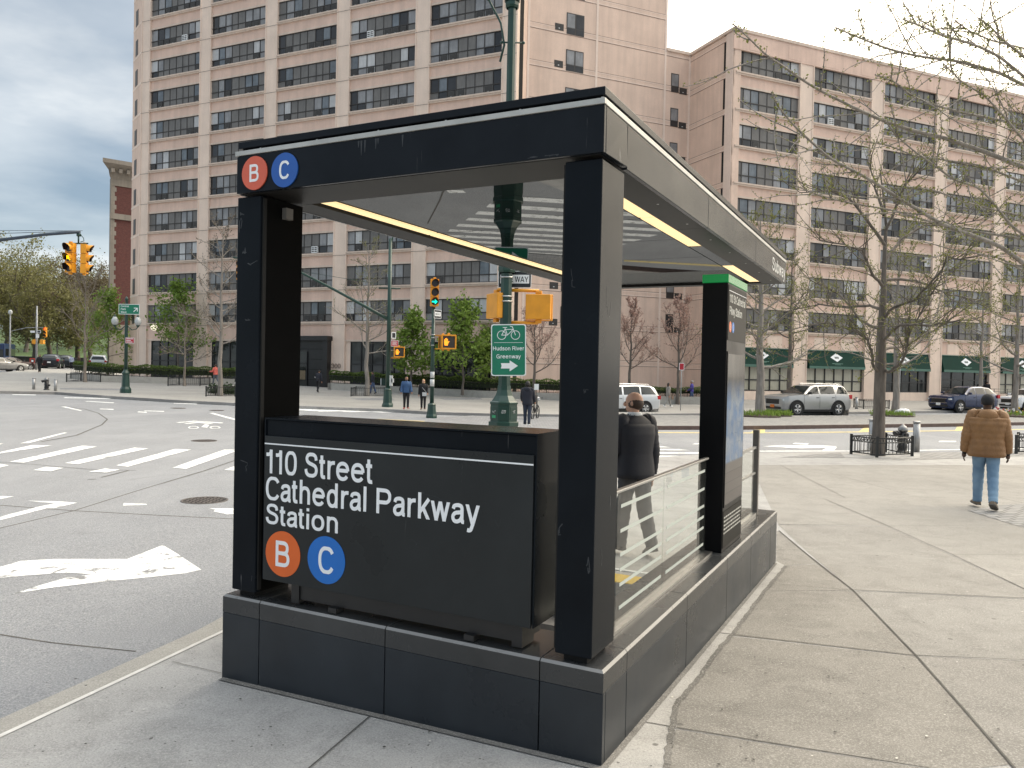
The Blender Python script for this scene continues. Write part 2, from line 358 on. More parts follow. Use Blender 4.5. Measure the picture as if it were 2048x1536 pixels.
# letter outlines: advance and closed loops of x,y in thousandths of an em
GLYPH = {"H":[711,[[77,0,75,5,75,715,77,720,177,720,181,715,181,425,187,423,527,423,530,430,530,715,532,720,632,720,636,715,636,700,636,5,632,0,532,0,530,5,530,310,527,317,187,317,181,315,181,5,177,0]]],"N":[711,[[79,0,75,5,75,715,79,720,194,720,529,181,530,715,534,720,634,720,636,715,636,5,634,0,519,0,514,4,184,536,181,530,181,5,179,0]]],"E":[583,[[77,0,75,5,75,715,77,720,532,720,533,615,182,612,181,430,182,425,217,425,502,425,502,319,182,318,181,110,187,106,542,106,542,0]]],"O":[720,[[252,4,222,15,187,34,152,60,124,90,102,120,77,169,64,205,55,245,47,305,45,360,47,420,53,470,64,515,82,562,99,595,124,630,158,665,187,686,222,705,267,720,452,720,467,716,497,706,532,687,568,660,596,630,618,600,641,555,656,515,665,475,673,415,675,360,673,300,667,250,656,205,637,156,621,125,596,90,562,55,532,33,499,15,457,0,267,0],[304,100,357,95,402,97,427,102,452,111,477,124,497,139,512,155,530,180,543,205,552,230,562,268,567,310,569,360,567,410,561,455,554,485,543,515,527,545,497,581,477,596,457,607,416,620,362,625,317,622,292,618,267,609,242,595,222,580,208,565,190,540,175,510,166,485,159,455,153,410,151,360,153,310,159,265,166,235,177,205,190,180,204,160,227,136,242,125,267,111]]],"C":[664,[[252,3,221,15,192,31,153,60,132,80,107,112,88,145,73,180,60,220,53,255,46,310,47,415,52,460,61,505,73,540,88,575,109,610,132,640,157,664,187,687,221,705,257,718,267,720,457,719,502,704,532,687,562,665,592,635,615,605,629,580,629,575,542,524,537,528,512,565,497,581,477,596,442,613,412,621,382,624,337,624,287,616,262,607,242,596,212,570,196,550,182,525,163,475,157,445,152,405,153,310,162,250,173,215,196,170,227,136,262,113,287,104,312,98,342,95,382,96,412,99,457,113,477,124,497,139,512,155,537,192,542,196,629,145,629,140,615,115,592,85,562,55,532,33,502,16,472,5,452,0,267,0]]],"G":[740,[[252,4,202,25,172,44,142,70,116,100,93,135,76,170,61,215,53,255,47,305,45,365,47,420,53,470,63,510,77,551,97,592,120,625,142,650,177,680,212,701,247,715,267,720,452,720,473,715,512,699,547,677,578,650,602,623,621,595,621,590,537,535,532,537,503,575,486,590,462,605,437,615,412,621,382,624,342,624,307,621,282,615,257,604,237,592,217,575,200,555,177,515,166,485,154,425,151,365,153,310,163,245,175,210,187,185,200,165,217,145,234,130,257,116,277,107,307,99,337,96,377,95,407,98,437,105,462,115,497,139,516,160,530,180,543,205,554,235,562,270,562,282,382,282,380,285,380,385,382,388,617,388,622,385,622,340,672,340,675,335,675,5,672,0,572,0,569,5,569,55,567,60,542,40,509,20,457,1,267,0]]],"S":[632,[[221,5,176,19,146,34,116,57,91,84,73,110,59,145,52,180,46,226,146,244,150,240,158,185,164,165,176,147,194,130,216,117,246,108,286,102,326,101,366,104,401,111,431,124,451,137,466,155,476,180,481,210,480,230,472,250,461,268,446,285,431,295,401,308,326,331,231,356,176,383,136,412,111,440,100,460,90,485,82,525,82,555,85,575,97,610,122,650,151,679,181,697,221,711,266,720,381,720,426,711,461,697,496,677,521,655,541,630,553,605,562,570,572,510,471,491,467,495,454,565,450,575,441,585,421,599,396,609,366,615,331,618,261,612,236,605,216,595,201,579,189,555,188,535,194,510,201,497,214,485,261,459,286,450,356,433,451,402,491,383,521,360,536,344,557,315,568,295,580,265,585,245,587,220,586,190,581,165,565,115,543,80,524,60,506,46,461,21,421,7,386,0,251,0]]],"P":[666,[[77,0,75,5,75,715,77,720,377,720,422,718,477,707,507,696,536,680,562,659,592,624,608,595,618,565,624,530,625,465,619,430,607,395,597,375,582,354,559,330,532,310,487,288,452,278,417,273,382,272,182,271,181,5,177,0],[181,380,187,378,407,379,447,386,477,400,494,415,506,430,516,455,519,475,520,500,516,535,507,560,491,580,477,592,461,600,432,609,407,613,182,612]]],"B":[686,[[77,0,75,5,75,715,77,720,382,720,417,719,452,713,477,706,502,696,528,680,556,655,568,640,582,616,594,585,599,555,601,525,599,490,594,460,585,435,571,410,556,390,587,363,606,340,621,315,633,280,639,255,641,220,639,180,632,145,620,115,602,85,579,60,561,45,537,30,502,15,467,6,432,1,392,0],[181,110,187,106,422,107,452,112,487,124,507,138,518,150,526,165,533,190,535,220,530,255,519,280,504,295,487,307,468,315,427,323,182,325],[181,435,187,431,382,431,427,435,457,445,472,456,482,468,490,485,494,500,495,525,492,555,483,575,472,589,457,600,442,606,407,613,182,612]]],"R":[675,[[77,0,75,5,75,715,77,720,432,719,462,715,492,707,522,696,547,682,567,668,585,650,605,625,620,595,629,570,634,545,636,505,634,470,630,445,617,410,597,376,587,364,557,335,570,315,580,295,597,245,609,190,620,70,629,40,645,5,642,0,532,0,516,50,504,175,494,220,482,255,473,270,462,276,437,283,387,292,182,291,181,5,177,0],[181,400,187,398,422,399,462,407,487,418,502,429,516,445,525,465,529,485,529,525,526,545,517,565,502,583,487,594,462,605,422,613,182,612]]],"W":[887,[[193,0,188,5,15,715,18,720,123,720,248,208,253,215,378,715,383,720,508,720,638,203,653,265,763,715,768,720,868,720,872,715,698,0,583,0,578,5,448,525,443,537,308,0]]],"A":[666,[[19,0,15,5,266,715,269,720,394,720,399,715,504,418,651,5,649,0,544,0,539,2,485,155,479,157,184,157,179,152,124,0],[219,265,224,263,439,263,446,265,364,496,334,581,329,577]]],"Y":[655,[[279,0,274,5,274,285,15,715,19,720,134,720,139,715,324,408,329,406,349,439,519,720,639,720,640,715,380,285,379,0]]],"0":[586,[[207,4,177,18,152,34,122,63,99,95,83,125,69,160,58,200,51,240,46,295,47,420,51,465,58,510,69,550,81,580,102,620,122,647,142,667,173,690,207,706,222,710,362,710,377,706,413,690,437,674,462,650,487,615,503,585,517,550,528,510,535,470,540,415,539,290,535,245,528,200,517,160,505,130,484,90,466,65,442,41,412,19,377,4,362,0,227,0],[261,100,292,98,327,101,356,110,372,121,393,145,407,170,424,220,430,255,434,300,434,410,430,455,417,515,397,559,382,580,357,600,342,606,324,610,292,612,262,610,232,601,212,587,192,564,179,540,162,490,156,455,152,410,152,300,156,255,169,195,189,150,204,130,227,112,242,105]]],"1":[419,[[220,0,218,5,216,525,175,513,140,508,65,507,61,510,61,515,60,610,65,613,125,613,155,617,175,624,190,632,196,640,200,652,206,705,210,710,320,710,324,705,324,5,320,0]]],"3":[584,[[201,5,166,15,146,24,126,37,107,55,77,100,46,171,136,217,141,215,174,145,186,126,196,118,216,110,251,104,296,100,326,101,351,107,376,117,398,130,416,145,424,160,430,180,433,220,427,245,416,265,399,285,381,299,346,309,260,320,266,370,259,420,261,424,336,436,351,441,366,455,386,483,396,515,398,550,396,562,391,570,366,589,331,604,296,611,261,611,226,605,196,591,177,575,168,555,154,500,151,496,51,525,74,605,83,625,96,644,112,660,137,680,166,695,196,707,211,710,346,710,381,699,411,685,436,670,461,650,485,620,497,595,503,570,505,535,500,495,487,450,469,415,446,385,484,350,516,306,533,265,539,225,539,200,534,160,521,115,500,80,486,64,456,41,411,17,361,0,231,0]]],"n":[571,[[72,0,70,5,70,525,72,530,172,530,176,525,177,511,222,529,252,534,322,534,352,529,382,519,407,506,432,487,454,465,479,425,493,390,500,360,504,330,506,290,506,125,506,5,502,0,402,0,400,5,400,290,399,320,391,360,386,375,372,397,359,410,342,420,327,426,307,429,267,429,247,425,224,415,206,400,190,375,180,340,176,290,176,5,172,0]]],"h":[571,[[72,0,70,5,70,715,72,720,172,720,176,715,177,511,222,529,252,534,287,536,322,534,352,529,382,519,407,506,429,490,449,470,468,445,479,425,493,390,499,365,505,320,506,5,502,0,402,0,400,5,400,290,399,320,391,360,377,390,365,405,352,415,327,426,287,430,247,425,222,414,199,390,190,375,183,355,177,320,176,290,176,5,172,0]]],"u":[571,[[262,-5,222,0,192,10,162,25,142,40,122,60,103,85,89,110,80,135,71,170,65,235,65,525,67,530,167,530,171,525,172,210,180,170,192,143,212,120,227,111,242,105,282,100,317,103,347,115,365,130,381,155,391,190,395,240,395,525,397,530,497,530,501,525,501,5,497,0,397,0,395,15,392,19,352,2,322,-4]]],"r":[379,[[72,0,70,5,70,525,72,530,172,530,176,525,177,499,207,514,252,528,282,532,327,534,352,533,359,530,357,430,352,427,287,426,262,421,242,414,221,400,207,385,197,370,186,345,177,295,176,5,172,0]]],"o":[596,[[254,-5,214,3,184,14,154,30,119,58,99,80,79,110,60,150,51,180,45,215,42,265,45,315,51,350,60,380,79,420,104,455,124,477,149,496,184,516,224,529,254,535,294,538,339,536,384,526,414,515,444,498,474,475,497,450,514,425,534,385,546,345,552,310,554,270,551,215,545,180,536,150,517,110,494,77,474,55,449,35,414,15,374,1,339,-6,304,-8],[267,100,299,98,329,100,354,106,384,119,404,135,424,161,436,185,443,210,448,265,446,300,442,325,426,365,404,395,385,410,354,424,328,430,299,432,269,430,244,425,211,410,192,395,173,370,160,345,153,320,148,265,150,230,154,205,170,165,183,145,209,121,229,110]]],"e":[595,[[254,-5,209,5,179,16,149,34,124,53,103,75,82,105,66,135,55,165,47,200,43,235,42,280,45,315,50,345,60,380,74,412,91,440,112,465,134,485,164,506,194,520,229,531,264,536,299,538,334,536,369,530,399,521,433,505,459,488,484,465,504,441,520,415,534,385,545,350,549,325,553,285,552,280,504,276,503,235,499,232,154,232,151,230,157,195,164,175,176,155,194,133,209,121,239,107,259,101,284,98,314,99,354,105,374,114,398,130,424,160,510,100,494,77,469,51,444,32,414,15,384,4,349,-4,314,-8],[159,340,164,338,434,338,437,340,436,345,426,365,404,395,379,414,344,427,299,432,249,427,219,415,192,395,170,365]]],"c":[541,[[254,-5,209,5,182,15,149,34,128,50,104,74,85,100,69,129,58,155,49,190,44,225,42,265,44,305,49,340,57,370,68,400,85,430,104,456,129,481,159,503,184,516,209,525,244,534,279,538,319,537,359,533,389,525,419,513,449,495,469,479,493,455,508,435,511,430,509,429,429,371,424,370,414,384,389,407,354,424,314,431,264,430,229,420,199,401,176,375,165,355,153,320,149,295,149,235,153,210,159,189,174,158,188,140,209,121,229,110,264,100,314,99,339,102,369,111,389,123,409,141,424,160,429,159,511,100,494,76,469,51,444,32,414,15,389,5,354,-4,319,-7]]],"s":[523,[[204,-5,139,9,109,22,89,36,72,55,59,76,38,125,42,130,129,171,134,170,153,125,164,113,189,105,219,100,259,97,289,99,329,107,358,120,373,140,378,155,378,165,360,190,339,206,174,253,149,264,124,281,96,310,74,345,64,380,64,420,73,450,84,471,104,492,129,509,164,523,219,536,259,540,294,538,324,533,359,523,394,509,414,497,429,484,443,465,457,435,466,405,369,367,366,370,355,405,349,413,329,421,299,430,274,433,249,433,209,426,174,412,169,400,173,385,189,365,209,353,359,311,389,299,412,285,444,255,469,220,482,185,485,165,484,145,475,110,458,75,433,45,399,21,359,5,304,-6,259,-9]]],"a":[507,[[159,-5,129,6,102,25,74,55,56,85,46,115,42,155,46,190,57,220,79,254,104,280,130,300,164,318,209,332,304,345,349,357,351,365,347,400,344,416,314,428,269,434,224,429,199,423,174,413,167,400,158,365,154,360,59,390,57,395,69,441,79,463,91,480,109,497,129,509,184,529,249,539,284,539,309,537,364,523,394,510,414,496,436,470,445,450,452,420,457,370,457,115,460,100,464,97,474,97,477,95,474,-7,439,-9,409,-3,386,10,364,37,319,12,259,-7,244,-10,184,-10],[195,95,224,94,259,102,294,118,314,134,333,165,351,205,351,245,349,247,314,239,244,230,214,224,184,208,160,185,153,175,148,160,148,145,152,130,161,115,171,105,184,98]]],"t":[291,[[164,-6,134,3,109,21,92,45,80,80,67,150,67,425,64,429,22,430,20,530,24,535,64,535,67,540,67,660,69,665,169,665,173,660,173,630,174,535,244,535,245,530,245,430,179,429,173,425,173,155,185,100,219,97,249,100,254,99,266,0,263,-5,229,-9]]],"d":[554,[[229,-5,187,5,149,25,123,45,100,70,77,105,62,140,51,175,44,220,42,265,44,305,50,350,64,395,77,425,96,455,124,486,159,511,187,525,219,534,264,538,309,533,339,525,369,510,373,515,373,630,374,720,474,720,479,715,479,330,484,265,479,200,479,5,474,0,374,0,373,15,369,20,339,5,304,-5,264,-8],[242,100,264,98,289,101,314,111,329,122,344,138,355,155,364,175,373,210,373,320,364,355,345,390,329,408,304,424,279,431,259,432,229,427,209,418,194,406,174,380,162,355,155,330,150,300,148,265,150,230,155,200,169,159,184,135,199,120,224,105]]],"b":[554,[[257,-5,217,4,182,21,177,0,77,0,73,5,73,210,70,265,73,320,73,715,77,720,177,720,179,715,179,565,179,515,182,509,212,524,247,534,292,538,332,535,362,527,407,504,431,485,452,462,477,425,494,385,504,350,509,315,512,260,510,220,504,180,492,140,479,110,454,70,431,45,405,25,367,5,327,-5,292,-8],[270,100,292,98,317,101,342,111,361,125,382,153,392,175,399,200,404,230,406,265,404,300,399,330,383,375,372,392,357,408,332,424,313,430,292,432,267,430,241,420,222,406,202,380,190,355,179,310,179,220,190,175,202,150,222,124,241,110]]],"l":[246,[[72,0,70,5,70,715,72,720,172,720,176,715,176,5,172,0]]],"i":[246,[[72,0,70,5,70,525,72,530,172,530,176,525,176,5,172,0],[72,618,70,620,70,715,72,720,172,720,176,715,175,620,172,618]]],"k":[509,[[72,0,70,5,70,715,72,720,172,720,176,715,177,313,412,594,453,560,493,525,313,310,494,5,492,0,377,0,372,2,242,219,237,220,187,160,182,157,177,161,176,160,176,5,172,0]]],"v":[498,[[193,0,190,5,192,15,15,525,18,530,123,530,127,525,248,178,263,215,373,530,478,530,483,525,306,15,308,5,303,0]]],"w":[696,[[159,0,155,5,156,20,15,525,19,530,119,530,124,528,209,224,214,232,294,530,399,530,404,526,484,231,489,224,504,280,571,525,574,530,679,530,681,525,544,20,544,0,434,0,430,5,432,20,349,324,268,20,269,0]]],"y":[503,[[118,-210,78,-203,74,-200,93,-102,98,-99,133,-105,163,-100,184,-55,205,0,205,5,15,525,18,530,123,530,128,526,256,175,258,171,263,169,378,528,383,530,488,530,488,525,323,10,268,-129,254,-155,238,-175,218,-191,193,-202,153,-210]]],"-":[310,[[54,217,50,220,50,225,50,315,50,320,54,323,259,322,259,218]]]}
_CAP = None
def text_mesh(body, m, cap=.1, width=None, bold=0.0, depth=.0015, align='LEFT', narrow=1.0, gap=1.0):
    global _CAP
    def raw(b, off=0):
        cu = bpy.data.curves.new('t', 'CURVE'); cu.dimensions = '2D'; cu.fill_mode = 'BOTH'; cu.offset = off; pen = 0
        for ch in b:
            if ch == ' ': pen += 250 * gap; continue
            adv, loops = GLYPH[ch]
            for lp in loops:
                n_ = len(lp) // 2; s_ = cu.splines.new('POLY'); s_.points.add(n_ - 1); s_.use_cyclic_u = True
                for i in range(n_): s_.points[i].co = ((lp[2 * i] + pen) / 1000, lp[2 * i + 1] / 1000, 0, 1)
            pen += adv * gap
        ob = bpy.data.objects.new('t', cu); COL.objects.link(ob)
        bpy.context.view_layer.update()
        me = bpy.data.meshes.new_from_object(ob.evaluated_get(bpy.context.evaluated_depsgraph_get()))
        bpy.data.objects.remove(ob); bpy.data.curves.remove(cu); return me
    if _CAP is None:
        h = raw('H'); _CAP = max(v.co.y for v in h.vertices) - min(v.co.y for v in h.vertices); bpy.data.meshes.remove(h)
    me = raw(body); k = cap / _CAP
    xs = [v.co.x for v in me.vertices]; x0, x1 = min(xs), max(xs)
    sx = k * narrow if width is None else width / (x1 - x0)
    ox = x0 if align == 'LEFT' else (x0 + x1) / 2
    bm = bmesh.new(); bm.from_mesh(me)
    for v in bm.verts: v.co = Vector(((v.co.x - ox) * sx, v.co.y * k, 0))
    if depth:
        r = bmesh.ops.extrude_face_region(bm, geom=bm.faces[:])
        for v in [g for g in r['geom'] if isinstance(g, bmesh.types.BMVert)]: v.co.z += depth
    bm.to_mesh(me); bm.free(); me.materials.clear(); me.materials.append(m); return me
def text(body, name, m, parent, loc, rot, **k):
    me = text_mesh(body, m, **k); me.name = name
    return place(me, name, parent, loc, rot)

def drape(name, poly, m, fn, off=0.0, cell=2.0, hole=None, skirt=0, uv=None, kind='structure'):
    """a sheet over the ground inside polygon (xy list); hole = (origin, ax, ay, x0, x1, y0, y1)"""
    bm = bmesh.new()
    vs = [bm.verts.new((p[0], p[1], 0)) for p in poly]; bm.faces.new(vs)
    xs = [p[0] for p in poly]; ys = [p[1] for p in poly]
    def cut(co, no): bmesh.ops.bisect_plane(bm, geom=bm.verts[:] + bm.edges[:] + bm.faces[:], dist=1e-5, plane_co=co, plane_no=no)
    if cell:
        x = math.floor(min(xs) / cell) * cell + cell
        while x < max(xs): cut((x, 0, 0), (1, 0, 0)); x += cell
        y = math.floor(min(ys) / cell) * cell + cell
        while y < max(ys): cut((0, y, 0), (0, 1, 0)); y += cell
    if hole:
        o, ax, ay, x0, x1, y0, y1 = hole
        for k, d in ((x0, ax), (x1, ax), (y0, ay), (y1, ay)):
            c = o + d * k; cut((c.x, c.y, 0), (d.x, d.y, 0))
        dl = []
        for f in bm.faces:
            c = f.calc_center_median(); q = Vector((c.x, c.y)) - o
            if x0 < q.dot(ax) < x1 and y0 < q.dot(ay) < y1: dl.append(f)
        bmesh.ops.delete(bm, geom=dl, context='FACES')
    bmesh.ops.recalc_face_normals(bm, faces=bm.faces[:])
    if bm.faces:
        bm.normal_update()
        if sum(f.normal.z for f in bm.faces) < 0: bmesh.ops.reverse_faces(bm, faces=bm.faces[:])
    bmesh.ops.triangulate(bm, faces=bm.faces[:])
    for v in bm.verts: v.co.z = fn(v.co.x, v.co.y) + off
    if skirt:
        be = [e for e in bm.edges if e.is_boundary]
        r = bmesh.ops.extrude_edge_only(bm, edges=be)
        for v in [g for g in r['geom'] if isinstance(g, bmesh.types.BMVert)]: v.co.z -= skirt
    me = bpy.data.meshes.new(name); bm.to_mesh(me); bm.free()
    for x in (m if isinstance(m, list) else [m]): me.materials.append(x)
    o = bpy.data.objects.new(name, me); COL.objects.link(o)
    if kind: o['kind'] = kind
    return o
def strip(pts, w_):
    """polygon of a band of width w_ round a polyline (xy)"""
    a = []; b = []
    pts = [Vector((p[0], p[1])) for p in pts]
    for i, p in enumerate(pts):
        d = (pts[min(i + 1, len(pts) - 1)] - pts[max(i - 1, 0)]).normalized(); n = Vector((-d.y, d.x)) * w_ / 2
        a.append(p + n); b.append(p - n)
    return a + b[::-1]

# ------------------------------------------------------------------ materials used everywhere
ASPH = m_asphalt(); WALK = m_sidewalk(); PLAZA = m_sidewalk('plaza_concrete', (.270, .260, .240), (.36, .348, .325), .25)
GUTTER = m_sidewalk('gutter_concrete', (.27, .258, .235), (.36, .345, .31), .3)
BASESTRIP = m_sidewalk('pale_patch_concrete', (.30, .292, .276), (.42, .41, .39), .6)
JOINT = mat('joint_dark', (.085, .08, .072), .95, var=.3)
WHITE = m_paint('road_paint_white', (.78, .79, .78), .75); YELL = m_paint('road_paint_yellow', (.60, .40, .07), .8)
CURB = m_sidewalk('curb_granite', (.20, .19, .18), (.30, .29, .28), .4); CURBBR = mat('curb_brown_steel', (.10, .065, .055), .7, var=.2)
COBBLE = m_brick('cobblestone', (.25, .25, .25), (.36, .35, .33), (.16, .155, .145), 1, .24, .15, .018, bump=.9)
BLOCK = m_brick('granite_block_pavers', (.22, .225, .235), (.31, .31, .315), (.13, .13, .13), 1, .28, .14, .012, bump=.6)
STEEL = mat('brushed_steel', (.45, .45, .44), .35, 1, .1, 20)
BLACKM = mat('black_metal', (.012, .012, .013), .45, 0, .2, 8)
GREENP = mat('street_green_paint', (.008, .040, .029), .35, 0, .2, 3, coat=.1)
YEL = mat('signal_yellow', (.72, .30, .015), .45, 0, .1, 5)
SIGNG = mat('sign_green', (.005, .17, .095), .45, 0, .06, 5); SIGNW = mat('sign_white', (.78, .8, .8), .5, 0, .03)
WHITEL = mat('white_lettering', (.80, .82, .84), .5, 0, .03)
IRON = mat('cast_iron', (.09, .078, .072), .7, 0, .3, 20, .4)

# ------------------------------------------------------------------ ground
def grid_axis():
    a = [-650, -420, -260, -180, -130]; x = -100
    while x < 100: a.append(x); x += 2
    return a + [100, 130, 180, 260, 420, 650]
HOLE = (Vector((SX, SY)), AX, BX, -2.22, -0.36, 0.45, 3.56)
xs = grid_axis(); ys = [-60, -30] + [y for y in range(-12, 110, 2)] + [110, 130, 160, 200, 260, 360, 520, 900, 1500]
mb = MB(); idx = {}
for j, y in enumerate(ys):
    for i, x in enumerate(xs): mb.v.append((x, y, rz(x, y)))
nx = len(xs)
for j in range(len(ys) - 1):
    for i in range(nx - 1):
        q = Vector(((xs[i] + xs[i + 1]) / 2 - SX, (ys[j] + ys[j + 1]) / 2 - SY)); s_, t_ = q.dot(AX), q.dot(BX)
        if -4 < s_ < 1.5 and -1.5 < t_ < 5.5: continue     # the stairwell lies under the pavement sheet here
        mb.f.append((j * nx + i, j * nx + i + 1, (j + 1) * nx + i + 1, (j + 1) * nx + i)); mb.m.append(0); mb.s.append(True)
tag(mb.build('road', ASPH), kind='structure')
# a finer piece of road between that gap and the pavement edge
drape('road_edge', [(-9, -6), (-3.0, 3.2), (-2.24, 5.9), (-.3, 13.6), (-9, 13.6)], ASPH, rz, .004, 1.0)

EDGE = [(-5.6, -6.6), (-2.64, 4.1), (-2.14, 5.91), (-1.35, 10), (-.62, 13.6), (-.35, 15.4), (.3, 17.2), (1.1, 18.4)]
near_poly = EDGE + [(3.5, 19.54), (4.3, 20.2), (5.34, 21.0), (6.9, 21.75), (9, 22.3), (15.3, 23.6), (44, 30), (44, -7)]
drape('sidewalk', near_poly[::-1], WALK, gz, 0, .75, HOLE, skirt=.25)
drape('gutter', [(x - .02 - .20, y + .10) for x, y in EDGE[:5]][::-1] + [(x - .012, y) for x, y in EDGE[:5]], GUTTER, rz, .02, 1.0)
drape('steel_curb_edge', strip([(x + .022, y - .005) for x, y in EDGE[:6]], .035), mat('worn_steel_edge', (.62, .60, .56), .5, .2, .15, 10), gz, .004, 1.0)
# score joints of the pavement
def pjoint(pts, w_=.014, fn=gz, off=.004, name='pavement_joint'):
    q = [P(a, b, 0) if len(p_) == 2 else None for p_ in pts for a, b in [p_]]
    return drape(name, strip([(v.x, v.y) for v in q], w_ * (.62 if w_ < .03 else 1)), JOINT, fn, off + .003, .8)
for pts, w_ in [([(1558, 1062), (1706, 1181), (1832, 1312), (1935, 1428), (2035, 1545)], .022),
                ([(1650, 999), (1777, 1053), (1905, 1110), (2060, 1184)], .016), ([(1640, 941), (1817, 990)], .012),
                ([(1706, 1181), (2060, 1198)], .022), ([(1540, 1168), (1706, 1181)], .008),
                ([(1440, 1267), (1832, 1312)], .014), ([(1832, 1312), (2060, 1322)], .016),
                ([(1284, 1445), (1354, 1457), (1600, 1497), (1900, 1545)], .012), ([(1556, 1049), (1777, 1053)], .010), ([(1777, 1053), (2060, 1050)], .010),
                ([(1556, 1100), (1612, 1101)], .010), ([(748, 1427), (610, 1545)], .014), ([(345, 1325), (443, 1348)], .008), ([(1905, 1110), (2060, 1110)], .01),
                ([(1560, 960), (2060, 968)], .012), ([(1560, 930), (1690, 996)], .012), ([(1850, 960), (2060, 1010)], .012)]: pjoint(pts, w_)
# single slabs of other pours, some dirtier than their neighbours
def slab(pts, a, b, st, nm):
    q = [P(x, y) for x, y in pts]; drape('pavement_slab', [(v.x, v.y) for v in q], m_sidewalk(nm, a, b, st), gz, .002, .8)
for i, pts in enumerate(([(1572, 1132), (1640, 1128), (1706, 1181), (1530, 1182)], [(1528, 1182.5), (1706, 1181.5), (1832, 1312), (1455, 1270)], [(1455, 1272), (1832, 1313), (1935, 1428), (2020, 1530), (1900, 1543), (1600, 1496), (1354, 1456), (1353, 1408), (1399, 1356)], [(1352, 1459), (1600, 1499), (1900, 1546), (1890, 1640), (1315, 1640)])):
    slab(pts, (.150, .140, .124), (.245, .232, .210), .6, 'dirty_slab')
slab([(1706, 1182), (2060, 1199), (2060, 1320), (1833, 1311)], (.175, .167, .153), (.265, .255, .237), .5, 'grey_slab')
slab([(1833, 1313), (2060, 1323), (2060, 1600), (2070, 1580), (2035, 1545), (1935, 1428)], (.170, .161, .147), (.260, .248, .230), .55, 'grey_slab_2'.replace('_2', '_worn'))
slab([(1554, 1062), (1558, 1063), (1640, 1127), (1572, 1131.5), (1552, 1128)], (.150, .140, .124), (.245, .232, .210), .6, 'dirty_slab')
slab([(1556, 1049.5), (1777, 1053), (1905, 1111), (2060, 1185), (2060, 1197), (1706, 1180)], (.180, .170, .154), (.265, .253, .232), .45, 'beige_slab')
slab([(1500, 930), (2300, 930), (2300, 1210), (2061, 1184), (1905, 1109), (1777, 1052), (1557, 1049)], (.205, .195, .176), (.290, .276, .252), .40, 'light_beige_slab')
# pale concrete band round the entrance's base
def ST(s, t): v = Vector((SX, SY)) + AX * s + BX * t; return (v.x, v.y)
random.seed(3)
jp = [P(a, b) for a, b in [(1572, 1132.5), (1527, 1186), (1469, 1265), (1436, 1302), (1399, 1356), (1353, 1408), (1345, 1451), (1332, 1536), (1320, 1600)]]
jag = []
for a, b in zip(jp, jp[1:]):
    n_ = max(2, int((b - a).length / .05))
    for k in range(n_): q = a.lerp(b, k / n_); jag.append((q.x + random.uniform(-.007, .007), q.y + random.uniform(-.007, .007)))
drape('crumbled_joint', strip(jag, .034), m_sidewalk('crumbled_joint', (.055, .052, .046), (.19, .18, .165), .6), gz, .007, .5)
drape('pale_concrete_band', [ST(0, -.9)] + [(v.x, v.y) for v in jp[::-1]] + [ST(0, 5.3)], BASESTRIP, gz, .004, .5)

drape('dark_base_line', [ST(-2.52, -.045), ST(.035, -.045), ST(.025, 5.2), ST(-.02, 5.2), ST(-.02, .02), ST(-2.52, .02)][::-1], m_sidewalk('dark_base_concrete', (.10, .095, .088), (.20, .19, .175), .6), gz, .0075, .5)  # darker concrete strip along the foot of the base
random.seed(31); x = MB()
for i in range(260):
    if i < 190: px, py = random.uniform(1250, 2048), random.uniform(930, 1536)
    else: px, py = random.uniform(0, 1150), random.uniform(1300, 1536)
    q = P(px, py); v_ = Vector((q.x - SX, q.y - SY))
    if -2.6 < v_.dot(AX) < .05 and v_.dot(BX) < 5.3 and v_.dot(BX) > 0: continue
    s_ = random.choice((.003, .004, .006, .009)); n_ = random.randint(4, 7); a0 = random.random() * 6
    x.add([(q.x + s_ * random.uniform(.6, 1.2) * cos(a0 + k * 6.283 / n_), q.y + s_ * random.uniform(.6, 1.2) * sin(a0 + k * 6.283 / n_), q.z + .010) for k in range(n_)], [tuple(range(n_))], random.choice((0, 0, 0, 1)))
o = x.build('litter', [mat('litter_dark', (.05, .047, .042), .8), mat('litter_pale', (.55, .53, .48), .7)]); tag(o, 'tiny bits of litter and gum spots scattered over the near pavement', 'litter', kind='stuff')
# far plaza, its kerb and the median
far_edge = [(-60, 760.0)]  # px list below
pl_px = [(-140, 781), (0, 782), (112, 784), (234, 793), (351, 800), (469, 806), (597, 812), (767, 818), (870, 824), (972, 827), (1116, 829), (1400, 827), (1700, 824), (2100, 818)]
PL = [P(a, b) for a, b in pl_px]
back = [(60, 66), (60, 95), (-20, 110)] + [tuple(P(a, b).xy) for a, b in [(150, 723.5), (135, 730), (75, 737.5), (0, 745), (-140, 752)]]
plaza_poly = [(v.x, v.y) for v in PL] + back
drape('plaza', plaza_poly, PLAZA, gz, 0, 3.0, skirt=.3)
drape('plaza_kerb', strip([(v.x, v.y + .06) for v in PL], .22), CURB, gz, .006, 3.0, skirt=.25)
for pts in ([(560, 800), (760, 806), (1116, 812)], [(760, 793), (1116, 803)], [(20, 770), (240, 778), (460, 785)], [(600, 789), (700, 793)]):
    pjoint(pts, .05)
for pts in ([(700, 797), (780, 796), (790, 800), (720, 801)], [(880, 797), (960, 795), (965, 799), (890, 800)], [(120, 776), (250, 778), (250, 781), (120, 779)]):
    q = [P(a, b) for a, b in pts]; drape('tree_pit_pavers', [(v.x, v.y) for v in q], BLOCK, gz, .006, 2)
apron = [P(a, b, 0, rz) for a, b in [(840, 846), (880, 836), (960, 831), (1040, 830), (1120, 833), (1190, 848), (1190, 866), (860, 866)]]
drape('paved_apron', [(v.x, v.y) for v in apron], BLOCK, rz, .03, 2.0)
